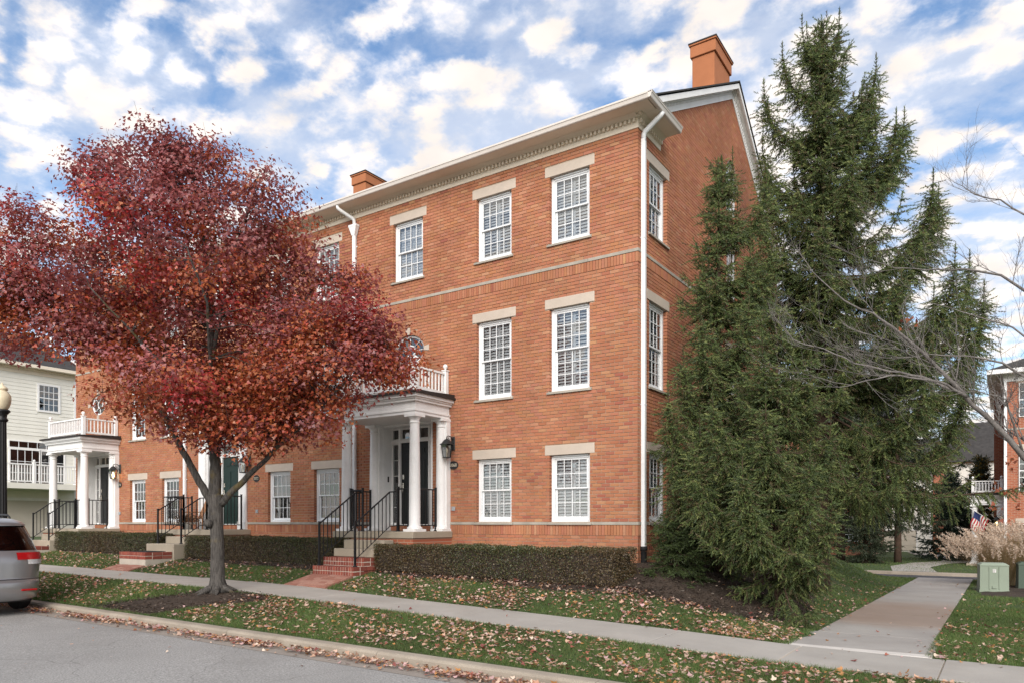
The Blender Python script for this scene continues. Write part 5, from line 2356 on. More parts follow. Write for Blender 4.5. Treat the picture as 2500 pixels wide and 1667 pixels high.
    for i in range(9):
        p = tp(H - .9 + .9 * i / 8)
        a0 = random.uniform(0, 6.28)
        for q in range(4):
            a = a0 + q * 1.57
            put(p, Vector((math.cos(a) * .8, math.sin(a) * .8, .8)), shoot * (1.3 - i / 9))
        put(p, Vector((0, 0, 1)), shoot)
    ca, sa = math.cos(R(frame)), math.sin(R(frame))
    for (r, dpt, zt) in leaders:
        tip = Vector((bx + r * ca - dpt * sa, by + r * sa + dpt * ca, zt))
        out = Vector((tip.x - bx, tip.y - by, 0))
        rr = out.length
        z0 = max(zlow, zt - bz - .55 - .75 * rr)
        leader(tp(z0), out.normalized() if rr > .01 else Vector((1, 0, 0)), rr, tip)
    for _ in range(nrand):
        z = random.uniform(zlow + .4, H * .86)
        az = random.uniform(0, 6.28)
        r = rfun(z, az) * random.uniform(.65, 1.0)
        tip = tp(z) + Vector((math.cos(az) * r, math.sin(az) * r, random.uniform(.2, .7)))
        leader(tp(max(zlow * .9, z - .5 * r)), Vector((math.cos(az), math.sin(az), 0)), r, tip)
    tag(boughs.build('boughs', M_[wood], t), kind='stuff')
    P, D, L = np.array(SP), np.array(SD), np.array(SL)
    keep, _z = in_view(P, .2, .2)
    P, D, L = P[keep], D[keep], L[keep]
    n = len(P)
    pal = pal or [(.090, .132, .042), (.114, .160, .050), (.156, .204, .064), (.22, .250, .084), (.070, .100, .040), (.13, .105, .050)]
    C = pick(pal, n, .25)
    V, F, C = scatter(P, L, frames(D, rdir(n)), SH_V, SH_F, C)
    tag(link('needles', tri_mesh('needles', V, F, M_['needle'], C), t), kind='stuff')
    return n


def rB(z, az):
    h = 13.0 - z
    toward = math.cos(az - R(33.8))            # away from the house wall, towards the path
    r = np.interp(h, [0, .6, 2.6, 4.2, 6, 8, 10.5, 13], [.2, .5, .95, 1.45, 2.15, 2.8, 3.2, 2.7])
    left = math.cos(az - math.pi)
    k = 1.0 + .30 * max(0, toward) - .35 * max(0, left)
    return float(min(r * k, 2.1 / max(.05, left) if left > .05 else 9))


def rA(z, az):
    h = 8.0 - z
    r = np.interp(h, [0, .8, 2, 3.5, 5, 6.5, 8.3], [.2, .35, .6, .95, 1.35, 1.55, 1.4])
    left = math.cos(az - math.pi)
    lim = 1.25 / left if left > .1 else 9
    return float(min(r, lim))


def rA2(z, az):
    h = 5.0 - z
    r = np.interp(h, [0, .8, 2, 3.5, 5], [.2, .6, 1.1, 1.5, 1.55])
    right = math.cos(az)
    lim = (.78 + .12 * z) / right if right > .1 else 9
    return float(min(r, lim))


spruce((1.42, .62), 8.0, rA, .3, 'slim spruce close against the brick side wall', gap=.46, nb=6, droop=.45, up=.7, sec_step=.13, shoot=.125, trunk_r=.10, hang=.8,
       leaders=[(.05, 0, 7.85), (.33, .2, 8.1), (1.0, .2, 7.7), (-.4, -.3, 5.8), (-.9, -.9, 3.9), (-1.2, -1.0, 3.3), (-1.15, -1.1, 2.2), (-.7, -1.3, 2.7), (.9, -.4, 6.2), (.3, -.9, 5.0), (-.6, -1.0, 4.6)], nrand=5)
nA = spruce((2.8, -.55), 5.0, rA2, .15, 'bushy front spruce sweeping down to the mulch beside the path', gap=.42, nb=7, droop=.35, up=.7, sec_step=.12, shoot=.118, trunk_r=.09, hang=.6,
            leaders=[(.0, 0, 4.9), (.5, -.2, 3.6), (-.5, -.9, 2.75), (-1.2, -.4, 2.95), (.1, -1.15, 1.95), (.75, -.4, 2.6), (-.9, -1.0, 1.9), (-.35, -.3, 3.9), (.5, -1.0, 1.3), (-1.5, -.3, 2.2)], nrand=6)
nB = spruce((2.5, 4.7), 13.0, rB, 2.2, 'tallest spruce, its top standing above the gable of the corner house', gap=.50, nb=7, droop=.5, up=.8, sec_step=.145, shoot=.145, trunk_r=.19, hang=1.0, floor=2.1,
            leaders=[(-1.4, -.3, 9.0), (-1.55, -.5, 8.0), (-1.3, .2, 9.8), (-1.7, -.6, 6.8), (-1.5, .3, 7.4), (-.91, 0, 11.86), (-.53, -.2, 12.37), (-.26, .2, 12.45), (.33, -.2, 12.49), (.4, .3, 11.54), (-1.3, .1, 11.07), (1.27, 0, 11.58), (.8, -.3, 10.79), (1.4, .3, 10.21), (1.63, -.2, 10.21), (1.98, .1, 10.41), (2.54, -.1, 8.89), (2.84, .2, 8.64), (3.44, 0, 7.03), (3.52, -.4, 6.21), (.04, -1.5, 8.87), (2.9, -.9, 5.6), (2.2, -1.5, 6.6), (.9, -1.8, 6.2), (-.6, -1.5, 7.4), (3.6, .3, 4.9), (1.5, -1.9, 4.6), (-.3, .9, 9.6), (1.1, .9, 8.9), (2.9, .5, 6.4)], nrand=10)
PAL_DARK = [(.036, .052, .026), (.048, .066, .032), (.062, .080, .038)]
nC = spruce((1.75, 26.5), 12.5, lambda z, a: float(np.interp(z, [0, 4, 9, 12.5], [3.2, 3.2, 1.6, .2])), 2.9, 'limbed up spruce with bare lower trunk beyond the alley', gap=.6, nb=6, sec_step=.34, shoot=.36, pal=PAL_DARK, trunk_r=.17, group='conifers beyond the alley', hang=.9)
spruce((-.9, 27.0), 12.0, lambda z, a: float(np.interp(z, [0, 4, 9, 12], [3.0, 3.0, 1.5, .2])), 2.4, 'spruce with slanting pale trunk beyond the alley, nearest the brick gable', gap=.6, nb=6, sec_step=.34, shoot=.36, pal=PAL_DARK, trunk_r=.22, group='conifers beyond the alley', lean=(.5, 0), hang=.9)
spruce((.65, 24.5), 3.4, lambda z, a: float(np.interp(z, [0, 1, 3.4], [1.25, 1.2, .2])), .05, 'short dark spruce growing between the two bare trunks', gap=.28, nb=7, sec_step=.24, shoot=.24, pal=PAL_DARK, trunk_r=.05, group='conifers beyond the alley')
spruce((3.75, 31.0), 4.4, lambda z, a: float(np.interp(z, [0, .8, 4.4], [1.9, 1.8, .2])), .05, 'dense cone shaped dark spruce left of the flag', gap=.28, nb=8, sec_step=.24, shoot=.24, pal=[(.022, .046, .028), (.030, .058, .034), (.038, .068, .040)], trunk_r=.07, group='conifers beyond the alley', droop=.1)
spruce((5.0, 34.0), 5.4, lambda z, a: float(np.interp(z, [0, .8, 5.4], [1.9, 1.8, .2])), .05, 'taller dark spruce with yellow leaves caught in it behind the cone shaped spruce', gap=.32, nb=8, sec_step=.26, shoot=.26, pal=PAL_DARK + [(.25, .17, .03)], trunk_r=.07, group='conifers beyond the alley', droop=.1)


# a low evergreen at the corner of the house
def low_evergreen():
    spruce((1.12, -.75), 1.05, lambda z, a: float(np.interp(z, [0, .4, 1.05], [.62, .62, .15])), .05, 'low spreading green yew between the downspout and the spruces', gap=.15, nb=8, sec_step=.11, shoot=.11, pal=[(.055, .085, .022), (.075, .11, .03), (.045, .065, .02)], trunk_r=.03, name='yew_shrub', droop=.0, up=.4, hang=.1)


low_evergreen()


# ------------------------------------------------------------------ clipped hedges
def hedge(x0, x1, y0, y1, ztop, label, seed):
    xm, ym = (x0 + x1) / 2, (y0 + y1) / 2
    t = thing('boxwood_hedge', (xm, ym, gz1(xm, ym)), label, 'hedge', 'clipped hedges below the windows')
    b = MB()
    zb = lambda x, y: gz1(x, y)
    d = .09
    n = max(2, int((x1 - x0) / .4))
    for i in range(n):
        a, c = x0 + d + (x1 - x0 - 2 * d) * i / n, x0 + d + (x1 - x0 - 2 * d) * (i + 1) / n
        b.box(a, c + .002 * (i % 2), y0 + d + .01 * (i % 3), y1 - d, zb(a, y0) + .06, ztop - d - .008 * (i % 2))
    for i in range(int((x1 - x0) / .3)):
        x = x0 + .15 + .3 * i
        for q in range(2):
            y = random.uniform(y0 + .15, y1 - .15)
            p = (x + random.uniform(-.1, .1), y, zb(x, y) - .03)
            b.tube([p, (p[0] + random.uniform(-.1, .1), p[1] + random.uniform(-.1, .1), p[2] + .35)], [.014, .008], 4)
    b.build('branches', M_['bark_dark'], t)
    # leaves: thick shell with uneven skin
    L, Wd = x1 - x0, y1 - y0
    dens = 6200
    H = ztop - zb(xm, y0)
    Ps, Ns = [], []
    for (area, kind) in ((L * H, 'f'), (L * Wd, 't'), (Wd * H, 'r'), (Wd * H, 'l'), (L * H * .35, 'b')):
        m = int(area * dens)
        u, v, dd = rng.random(m), rng.random(m), np.abs(rng.normal(size=m)) * .055
        if kind == 'f' or kind == 'b':
            x = x0 + L * u
            y = np.full(m, y0) + dd if kind == 'f' else np.full(m, y1) - dd
            low = gz(x, np.full(m, y0)) + .04
            z = low + (ztop - low) * v
            N = np.tile([0, -1.0 if kind == 'f' else 1.0, .3], (m, 1))
        elif kind == 't':
            x, y, z = x0 + L * u, y0 + Wd * v, ztop - dd
            N = np.tile([0, 0, 1.0], (m, 1))
        else:
            x = np.full(m, x1) - dd if kind == 'r' else np.full(m, x0) + dd
            y = y0 + Wd * u
            low = gz(x, y) + .04
            z = low + (ztop - low) * v
            N = np.tile([1.0 if kind == 'r' else -1.0, 0, .3], (m, 1))
        Ps.append(np.stack([x, y, z], 1))
        Ns.append(N)
    P, N = np.concatenate(Ps), np.concatenate(Ns)
    s = seed
    wob = .016 * np.sin(P[:, 0] * 5.1 + s) * np.cos(P[:, 2] * 6 + s) + .014 * np.sin(P[:, 0] * 11.3 + P[:, 1] * 9 + s * 2) + .016 * np.sin(P[:, 0] * 2.0 + s)
    P = P + N * wob[:, None] * .8
    # gaps and thin foot
    den = np.sin(P[:, 0] * 7.3 + s) * np.sin(P[:, 2] * 9.1 + 1.7 * np.sin(P[:, 0] * 3 + s)) + .5 * np.sin(P[:, 0] * 17 + P[:, 2] * 13)
    low = P[:, 2] - gz(P[:, 0], np.full(len(P), y0))
    keep = (rng.random(len(P)) > np.clip(.22 + .25 * (den < -.5) + .75 * (low < .10) * (1 - low / .10), 0, .95))
    P, N = P[keep], N[keep]
    n = len(P)
    nr = N + rng.normal(size=(n, 3)) * .8
    tip = rng.normal(size=(n, 3)) + np.array([0, 0, .4])
    br = np.clip(.55 + .35 * np.sin(P[:, 0] * 1.3 + s) - .5 * (P[:, 2] - ztop + .15) + .1 * np.sin(P[:, 0] * 5), .1, .92)
    isb = rng.random(n) < br
    C = np.where(isb[:, None], pick([(.085, .055, .022), (.11, .075, .032), (.065, .045, .018), (.15, .11, .055)], n, .3, p=[.4, .3, .22, .08]), pick([(.045, .055, .016), (.06, .07, .02), (.035, .045, .014), (.09, .10, .03)], n, .3))
    V, F, C = scatter(P, rng.uniform(.020, .036, n), frames(tip, nr), DIAM_V, DIAM_F, C)
    tag(link('foliage', tri_mesh('foliage', V, F, M_['hedge_leaf'], C), t), kind='stuff')


hedge(-5.17, .50, -2.08, -1.15, .40, 'long clipped hedge with browned leaves in front of the corner house', 1.0)
hedge(-12.35, -6.55, -1.95, -1.05, .50, 'clipped browning hedge between the two flights of steps, behind the maple trunk', 2.3)
hedge(-19.65, -16.95, -1.9, -1.05, .57, 'shorter browner hedge below the leftmost portico', 4.1)
hedge(-16.85, -13.85, -1.9, -1.05, .55, 'dark clipped hedge left of the middle steps', 5.2)


# ------------------------------------------------------------------ bare tree at the right edge
def bare_tree():
    rx, ry = 7.25, -1.2
    t = thing('bare_tree', (rx, ry, gz1(rx, ry)), 'leafless grey tree reaching in from the right edge with a few brown leaves', 'tree')
    K = .0052      # metres per unit of the limb sketch, drawn in the plane of the main limb
    wd = lambda x, y: Vector((6.224 + (x - 2500) * K * CY, -2.088 + (x - 2500) * K * SY, .86 + (1275 - y) * K))
    P = Vector((rx, ry, gz1(rx, ry)))
    b = MB()
    fork = P + Vector((-.1, 0, 1.95))
    b.tube([(P + Vector((0, 0, -.1)))[:], (P + Vector((0, 0, .5)))[:], (P + Vector((-.05, 0, 1.3)))[:], fork[:], (P + Vector((-.1, .05, 3.2)))[:], (P + Vector((-.05, 0, 4.6)))[:], (P + Vector((.1, 0, 6.2)))[:]], [.17, .13, .12, .115, .09, .06, .015], 10)
    b.build('trunk', M_['bark_grey'], t)
    limbs = [
        ([fork + Vector((0, 0, -.3)), wd(2560, 1165), wd(2500, 1112), wd(2440, 1048), wd(2350, 962), wd(2285, 893), wd(2180, 800), wd(2130, 768), wd(2060, 735), wd(2000, 680)], .065, .006),
        ([wd(2340, 955), wd(2270, 915), wd(2200, 892), wd(2130, 868), wd(2060, 825), wd(2000, 800), wd(1985, 770)], .026, .004),
        ([wd(2360, 970), wd(2290, 945), wd(2210, 938), wd(2120, 935), wd(2050, 955), wd(1985, 975)], .024, .004),
        ([P + Vector((-.1, .05, 2.9)), wd(2560, 720), wd(2500, 645), wd(2430, 615), wd(2350, 602), wd(2290, 580), wd(2230, 545)], .03, .004),
        ([P + Vector((-.1, .05, 3.4)), wd(2560, 620), wd(2500, 560), wd(2460, 510), wd(2430, 430)], .026, .004),
        ([P + Vector((-.1, .05, 2.2)), wd(2580, 940), wd(2500, 870), wd(2430, 842), wd(2360, 830), wd(2260, 830)], .03, .004),
        ([P + Vector((-.05, 0, 1.6)), wd(2600, 1250), wd(2540, 1160), wd(2470, 1120), wd(2400, 1050)], .022, .004),
        ([P + Vector((-.1, .05, 2.4)), wd(2600, 870), wd(2520, 780), wd(2440, 740), wd(2370, 705)], .026, .004),
        ([wd(2500, 1112), wd(2440, 1000), wd(2420, 985), wd(2330, 970), wd(2250, 985)], .018, .003),
        ([P + Vector((-.1, .05, 3.8)), wd(2580, 520), wd(2520, 440), wd(2490, 400), wd(2470, 340)], .022, .004),
    ]
    tw = MB()

    def twig(p, d, L, r, lev):
        n = 4
        pts = [p]
        for i in range(n):
            d = (d + Vector((random.uniform(-.22, .22), random.uniform(-.22, .22), random.uniform(-.12, .24)))).normalized()
            p = p + d * (L / n)
            pts.append(p)
        tw.tube([x[:] for x in pts], [r * (1 - .75 * i / n) for i in range(n + 1)], 4 if lev == 0 else 3, cap=False)
        if lev < 2:
            for i in range(1, n + 1):
                for _ in range(2 if lev == 0 else 1):
                    dd = (d + Vector((random.uniform(-.9, .9), random.uniform(-.9, .9), random.uniform(-.4, .8)))).normalized()
                    twig(pts[i], dd, L * random.uniform(.35, .6), r * .55, lev + 1)
    for li, (pts, r0, r1) in enumerate(limbs):
        fine, rad = [], []
        m = len(pts)
        swing = 0.0 if li == 0 else (.9, -.9, 1.3, -1.1, 1.0, -.8, .7, -.6, 1.2)[li - 1]
        pts = [p + Vector((-SY, CY, 0)) * swing * (i / (m - 1)) for i, p in enumerate(pts)]
        for i in range(m - 1):
            for q in range(3):
                fine.append(pts[i].lerp(pts[i + 1], q / 3) + Vector((random.uniform(-.012, .012), random.uniform(-.012, .012), random.uniform(-.012, .012))))
                rad.append(r0 + (r1 - r0) * ((i + q / 3) / (m - 1)) ** .55)
        fine.append(pts[-1])
        rad.append(r1)
        lb = MB()
        lb.tube([x[:] for x in fine], rad, 7)
        lb.build('limb', M_['bark_grey'], t)
        for i in range(4, len(fine) - 1):
            if random.random() < .62:
                d = (fine[i + 1] - fine[i - 1]).normalized()
                side = Vector((random.uniform(-1, 1), random.uniform(-1, 1), random.uniform(-.5, 1)))
                twig(fine[i], (d + side * .8).normalized(), random.uniform(.35, .95), max(.004, rad[i] * .4), 0)
        twig(fine[-1], (fine[-1] - fine[-3]).normalized(), .5, r1, 0)
    tag(tw.build('twigs', M_['bark_grey'], t), kind='stuff')
    # a few leaves that hang on
    pts = [wd(2470, 1130), wd(2440, 1190), wd(2475, 1195), wd(2460, 1265), wd(2430, 1230), wd(2490, 1240), wd(2465, 1110), wd(2230, 785), wd(2205, 793)]
    Pp = np.concatenate([np.array(p[:])[None] + rng.normal(size=(5, 3)) * .05 for p in pts])
    n = len(Pp)
    V, F, C = scatter(Pp, rng.uniform(.04, .07, n), frames(rng.normal(size=(n, 3)) - np.array([0, 0, .8]), rdir(n)), MAPLE_V, MAPLE_F, pick([(.22, .06, .03), (.28, .09, .04)], n))
    tag(link('leaves', tri_mesh('leaves', V, F, M_['dry_leaf'], C), t), kind='stuff')


bare_tree()


# ------------------------------------------------------------------ small birch at the left edge
def birch():
    bx, by = -20.2, -5.3
    t = thing('young_birch', (bx, by, gz1(bx, by)), 'thin young tree with sparse yellow leaves behind the street lamp', 'tree')
    P = Vector((bx, by, gz1(bx, by)))
    b = MB()
    top = P + Vector((.3, .2, 6.5))
    b.tube([P[:], (P + Vector((.02, 0, 2)))[:], (P + Vector((.15, .1, 4.2)))[:], top[:]], [.07, .055, .035, .008], 7)
    b.build('trunk', M_['bark_grey'], t)
    tw = MB()
    L = []
    for i in range(44):
        z = random.uniform(2.0, 6.3)
        p = P + Vector((.02 + .04 * z, .03 * z, z))
        a = random.uniform(0, 6.28) if i % 3 else random.uniform(.2, 1.4)
        d = Vector((math.cos(a), math.sin(a), .55))
        ln = random.uniform(.9, 2.3) * (1 - .4 * z / 6.5)
        pts = [p]
        for k in range(5):
            d = (d + Vector((random.uniform(-.15, .15), random.uniform(-.15, .15), -.16))).normalized()
            p = p + d * ln / 5
            pts.append(p)
            for _ in range(7):
                L.append((p + Vector((random.uniform(-.16, .16), random.uniform(-.16, .16), random.uniform(-.3, .05))))[:])
            e = p + Vector((random.uniform(-.15, .15), random.uniform(-.15, .15), random.uniform(-.4, -.05)))
            tw.tube([p[:], e[:]], [.003, .0015], 3, cap=False)
        tw.tube([x[:] for x in pts], [.010, .008, .006, .005, .003, .002], 4, cap=False)
    tag(tw.build('twigs', M_['bark_dark'], t), kind='stuff')
    Pp = np.array(L)
    n = len(Pp)
    V, F, C = scatter(Pp, rng.uniform(.05, .085, n), frames(rng.normal(size=(n, 3)) - np.array([0, 0, 1.0]), rdir(n)), DIAM_V, DIAM_F, pick([(.38, .20, .05), (.42, .26, .07), (.30, .13, .04), (.36, .22, .10)], n, .2))
    tag(link('leaves', tri_mesh('leaves', V, F, M_['dry_leaf'], C), t), kind='stuff')


birch()


# ------------------------------------------------------------------ ornamental grass
def ornamental_grass(cx, cy, label, n=1500, h=1.75, sp=.95):
    bz = gz1(cx, cy)
    t = thing('ornamental_grass', (cx, cy, bz), label, 'grass', 'tall dry grasses behind the cabinets')
    a = rng.uniform(0, 6.283, n)
    r = np.sqrt(rng.random(n)) * .42
    base = np.stack([cx + r * np.cos(a), cy + r * np.sin(a), np.full(n, bz)], 1)
    out = (.25 + .75 * rng.random(n)) * sp
    az = a + rng.normal(size=n) * .5
    hh = h * rng.uniform(.55, 1.0, n) * (1 - .25 * (out / sp) ** 2)
    K = 5
    V = []
    for i in range(K + 1):
        s = i / K
        q = base + np.stack([np.cos(az) * out * s ** 1.8, np.sin(az) * out * s ** 1.8, hh * (s - .28 * s ** 3)], 1)
        w = .006 * (1 - s * .9)
        sd = np.stack([-np.sin(az), np.cos(az), np.zeros(n)], 1) * w
        V.append(q - sd)
        V.append(q + sd)
    V = np.stack(V, 1)
    F = []
    for i in range(K):
        F.append([2 * i, 2 * i + 1, 2 * i + 3, 2 * i + 2])
    F = (np.arange(n)[:, None, None] * (2 * (K + 1)) + np.array(F)[None]).reshape(-1, 4)
    C = np.repeat(pick([(.46, .34, .20), (.38, .27, .15), (.54, .42, .27), (.32, .27, .13)], n, .2), K, axis=0)
    tag(link('blades', tri_mesh('blades', V.reshape(-1, 3), F, M_['dry_grass'], C), t), kind='stuff')
    # feathery plumes
    m = 420
    idx = rng.choice(n, m, replace=False)
    tipp = V[idx][:, -1] + np.array([0, 0, .02])
    P, D = [], []
    for i in range(m):
        d = np.array([math.cos(az[idx[i]]) * .35, math.sin(az[idx[i]]) * .35, .9])
        for q in range(26):
            s = q / 26
            P.append(tipp[i] + d * s * .28 + np.array([math.cos(az[idx[i]]), math.sin(az[idx[i]]), -.6]) * .10 * s * s)
            D.append(d * .8 + rng.normal(size=3) * .55)
    P, D = np.array(P), np.array(D)
    k = len(P)
    V, F, C = scatter(P, rng.uniform(.05, .09, k), frames(D, rdir(k)), DIAM_V * np.array([.45, 1, 1]), DIAM_F, pick([(.62, .49, .38), (.70, .58, .47), (.54, .41, .31)], k, .15))
    tag(link('plumes', tri_mesh('plumes', V, F, M_['dry_grass'], C), t), kind='stuff')


ornamental_grass(5.98, 11.5, 'left clump of tall tan pampas style grass behind the green cabinet', 2200, 2.15, 1.25)
ornamental_grass(6.75, 12.2, 'right clump of tall tan pampas style grass at the frame edge', 2200, 2.4, 1.25)


# ------------------------------------------------------------------ things at the kerb
def minivan():
    X0, YC, Z0 = -8.70, -7.86, road_z(-11, -7.9)
    Ln = 5.1
    t = thing('minivan', (X0 - Ln / 2, YC, Z0), 'silver minivan parked at the kerb, only its rear corner in view', 'van')

    def ring(z, rear, front, hw, n=56, e=5.0, grow=0.0, a0=0.0, a1=360.0, closed=True):
        xr, xf = X0 - rear, X0 - Ln + front
        cx, hl = (xr + xf) / 2, (xr - xf) / 2
        pts = []
        m = n if closed else n + 1
        for k in range(m):
            th = R(a0 + (a1 - a0) * k / n)
            c, s = math.cos(th), math.sin(th)
            r = (abs(c) ** e + abs(s) ** e) ** (-1 / e)
            # keep corner rounding in metres: squash along the length
            x = c * r
            if abs(x) > .8:
                x = math.copysign(1 - (1 - abs(x)) * 0.45, x)
            pts.append((cx + x * (hl + grow), YC + s * r * (hw + grow), Z0 + z))
        return pts

    def skin(levels, **kw):
        b = MB()
        rs = [ring(*l, **kw) for l in levels]
        n = len(rs[0])
        vs = [p for r in rs for p in r]
        fs = []
        cl = kw.get('closed', True)
        for i in range(len(rs) - 1):
            for k in range(n if cl else n - 1):
                k2 = (k + 1) % n
                fs.append((i * n + k, i * n + k2, (i + 1) * n + k2, (i + 1) * n + k))
        b.add(vs, fs, None, True)
        return b, vs, n
    low = [(.24, .14, .2, .84), (.29, .05, .08, .93), (.40, .012, .02, .962), (.56, .0, .0, .972), (.605, .02, .02, .974), (.625, .055, .06, .978), (.66, .06, .1, .985), (.90, .05, .2, 1.0), (1.02, .07, .4, 1.0), (1.10, .10, .6, .99), (1.15, .125, .8, .975)]
    b, vs, n = skin(low)
    b.build('body', M_['car_silver'], t)
    gl = [(1.15, .130, .82, .970), (1.30, .20, 1.1, .93), (1.45, .29, 1.4, .885), (1.60, .385, 1.75, .835)]
    b, vs, n = skin(gl)
    b.build('windows', M_['dark_glass'], t)
    b, vs, n = skin([(1.15, .15, .84, .95), (1.6, .4, 1.77, .82)])
    b.build('cabin_lining', M_['trim_black'], t)
    rf = [(1.598, .36, 1.72, .845), (1.63, .36, 1.76, .835), (1.68, .42, 1.9, .78), (1.73, .58, 2.15, .66), (1.755, .85, 2.4, .5), (1.765, 1.4, 2.9, .2)]
    b, vs, n = skin(rf)
    b.add([], [])
    b.build('roof', M_['car_silver'], t)
    for s in (1, -1):
        a0, a1 = (24, 64) if s > 0 else (-64, -24)
        b, vs, n = skin([(.985, .066, .34, 1.0), (1.06, .085, .5, .995), (1.115, .108, .65, .986)], grow=.012, a0=a0, a1=a1, closed=False, n=18)
        b.build('tail_light', M_['tail_red'], t)
        b, vs, n = skin([(.90, .05, .2, 1.0), (.984, .066, .34, 1.0)], grow=.011, a0=a0 + (8 if s > 0 else 0), a1=a1 - (0 if s > 0 else 8), closed=False, n=18)
        b.build('reverse_light', M_['tail_clear'], t)
        y = YC + s * .62
        MB().bbox(X0 - .03, X0 + .006, y - .13, y + .13, Z0 + .42, Z0 + .455, .008).build('reflector', M_['tail_red'], t)
    for x in (X0 - 1.02, X0 - 4.05):
        for s in (1, -1):
            y = YC + s * .86
            M = T((x, y, Z0 + .345)) @ RX(90)
            b = MB()
            b.lathe([(.20, -.11), (.31, -.112), (.338, -.085), (.345, -.04), (.345, .04), (.338, .085), (.31, .112), (.20, .11)], 28)
            w = b.build('wheel', M_['rubber'], t, M)
            b = MB()
            b.lathe([(.0, -.07), (.06, -.085), (.19, -.06), (.215, -.1), (.215, .1), (.19, .06), (.06, .085), (.0, .07)], 20)
            b.build('rim', M_['nickel'], w, M)
    b = MB()
    b.box(X0 - 4.6, X0 - .35, YC - .78, YC + .78, Z0 + .2, Z0 + .5)
    b.build('underbody', M_['trim_black'], t)
    b = MB()
    for s in (-1, 1):
        y = YC + s * .66
        b.tube([(X0 - .9, y, Z0 + 1.74), (X0 - 1.0, y, Z0 + 1.80), (X0 - 2.6, y, Z0 + 1.83), (X0 - 2.7, y, Z0 + 1.77)], .02, 6)
    b.build('roof_rails', M_['trim_black'], t)
    b = MB()
    b.tube([(X0 - .145, YC - .88, Z0 + .64), (X0 - .062, YC - .80, Z0 + .635), (X0 - .052, YC, Z0 + .635), (X0 - .062, YC + .80, Z0 + .635), (X0 - .145, YC + .88, Z0 + .64)], .006, 4)
    b.build('bumper_seam', M_['trim_black'], t)


minivan()


def street_lamp():
    x, y = -12.95, -6.02
    z = gz1(x, y)
    t = thing('street_lamp', (x, y, z), 'black fluted lamp post with cream acorn globe at the left edge', 'street lamp')
    b = MB()
    b.lathe([(.24, 0), (.24, .05), (.2, .08), (.19, .3), (.16, .36), (.14, .55), (.15, .58), (.12, .64)], 16)
    H = 3.99
    n = 24
    for i, (zz, r) in enumerate([(.64, .105), (H - .25, .082)]):
        pass
    vs = []
    for (zz, r) in ((.64, .105), (H - .25, .085)):
        for k in range(n):
            th = 2 * math.pi * k / n
            rr = r * (1.0 if k % 2 else .88)
            vs.append((rr * math.cos(th), rr * math.sin(th), zz))
    b.add(vs, [(k, (k + 1) % n, n + (k + 1) % n, n + k) for k in range(n)])
    b.lathe([(.09, H - .25), (.12, H - .22), (.12, H - .19), (.09, H - .16), (.1, H - .08), (.16, H - .02), (.165, H), (.14, H + .03), (.0, H + .03)], 16)
    b.build('post', M_['iron'], t, T((x, y, z)))
    b = MB()
    b.lathe([(.10, H + .03), (.13, H + .07), (.165, H + .16), (.18, H + .26), (.17, H + .36), (.12, H + .43), (.1, H + .455), (.1, H + .475), (.12, H + .485), (.105, H + .53), (.06, H + .57), (.03, H + .60), (.025, H + .62), (.0, H + .66)], 20)
    b.build('globe', M_['globe'], t, T((x, y, z)))


street_lamp()


def cabinet(x, y, w, d, h, mat, label, rot=0.0):
    z = gz1(x, y)
    t = thing('utility_cabinet', (x, y, z), label, 'cabinet', 'utility cabinets on the lawn')
    M = T((x, y, z)) @ RZ(rot)
    b = MB()
    vs, fs = [], []
    for (k, zz) in ((1.04, -.03), (1.04, .06), (1.0, .065), (.985, h - .06), (1.01, h - .055), (1.01, h - .03), (.8, h + .02)):
        vs += [(-w / 2 * k, -d / 2 * k, zz), (w / 2 * k, -d / 2 * k, zz), (w / 2 * k, d / 2 * k, zz), (-w / 2 * k, d / 2 * k, zz)]
    for i in range(6):
        for q in range(4):
            fs.append((i * 4 + q, i * 4 + (q + 1) % 4, i * 4 + 4 + (q + 1) % 4, i * 4 + 4 + q))
    fs.append((24, 25, 26, 27))
    b.add(vs, fs)
    o = b.build('housing', M_[mat], t, M)
    for s in (-1, 1):
        MB().bbox(s * w * .17 - .012, s * w * .17 + .012, -d / 2 - .012, -d / 2 + .01, .08, h - .07, .004).build('rib', M_[mat], t, M)
    MB().bbox(-.05, .05, -d / 2 - .02, -d / 2 + .01, .10, .17, .006).build('lock_box', M_[mat], t, M)
    b = MB()
    b.box(-.035, .035, -d / 2 - .004, -d / 2 + .01, h * .70, h * .82)
    b.build('warning_label', M_['flag_white'], t, M)
    b = MB()
    for k in range(3):
        b.box(-.028, .015 + .006 * k, -d / 2 - .006, -d / 2, h * .715 + k * .027, h * .715 + k * .027 + .010)
    b.build('label_print', M_['trim_black'], t, M)


cabinet(5.78, 8.95, .62, .55, .72, 'box_green', 'pale green utility cabinet beside the path', 8)
cabinet(6.68, 10.3, .75, .65, .72, 'box_dark', 'darker green utility cabinet cut by the right edge', 5)


def porch_chair():
    x, y, z = -14.15, -.55, .666
    t = thing('porch_chair', (x, y, z), 'slatted brown wooden chair on the porch of the middle house', 'chair')
    M = T((x, y, z)) @ RZ(-20)
    for k in range(6):
        MB().bbox(-.25 + .085 * k, -.19 + .085 * k, .0, .022, 0, .62, .004).build('back_slat', M_['wood'], t, M @ T((0, .22, .32)) @ RX(-22))
    for k in range(5):
        MB().bbox(-.27, .27, -.26 + .095 * k, -.18 + .095 * k, .32, .342, .004).build('seat_slat', M_['wood'], t, M)
    for (a, c) in ((-.27, -.24), (.24, -.24), (-.27, .24), (.24, .24)):
        MB().bbox(a, a + .035, c - .02, c + .02, 0, .318, .004).build('leg', M_['wood'], t, M)
    for a in (-.32, .27):
        MB().bbox(a, a + .05, -.28, .26, .50, .52, .004).build('armrest', M_['wood'], t, M)


porch_chair()


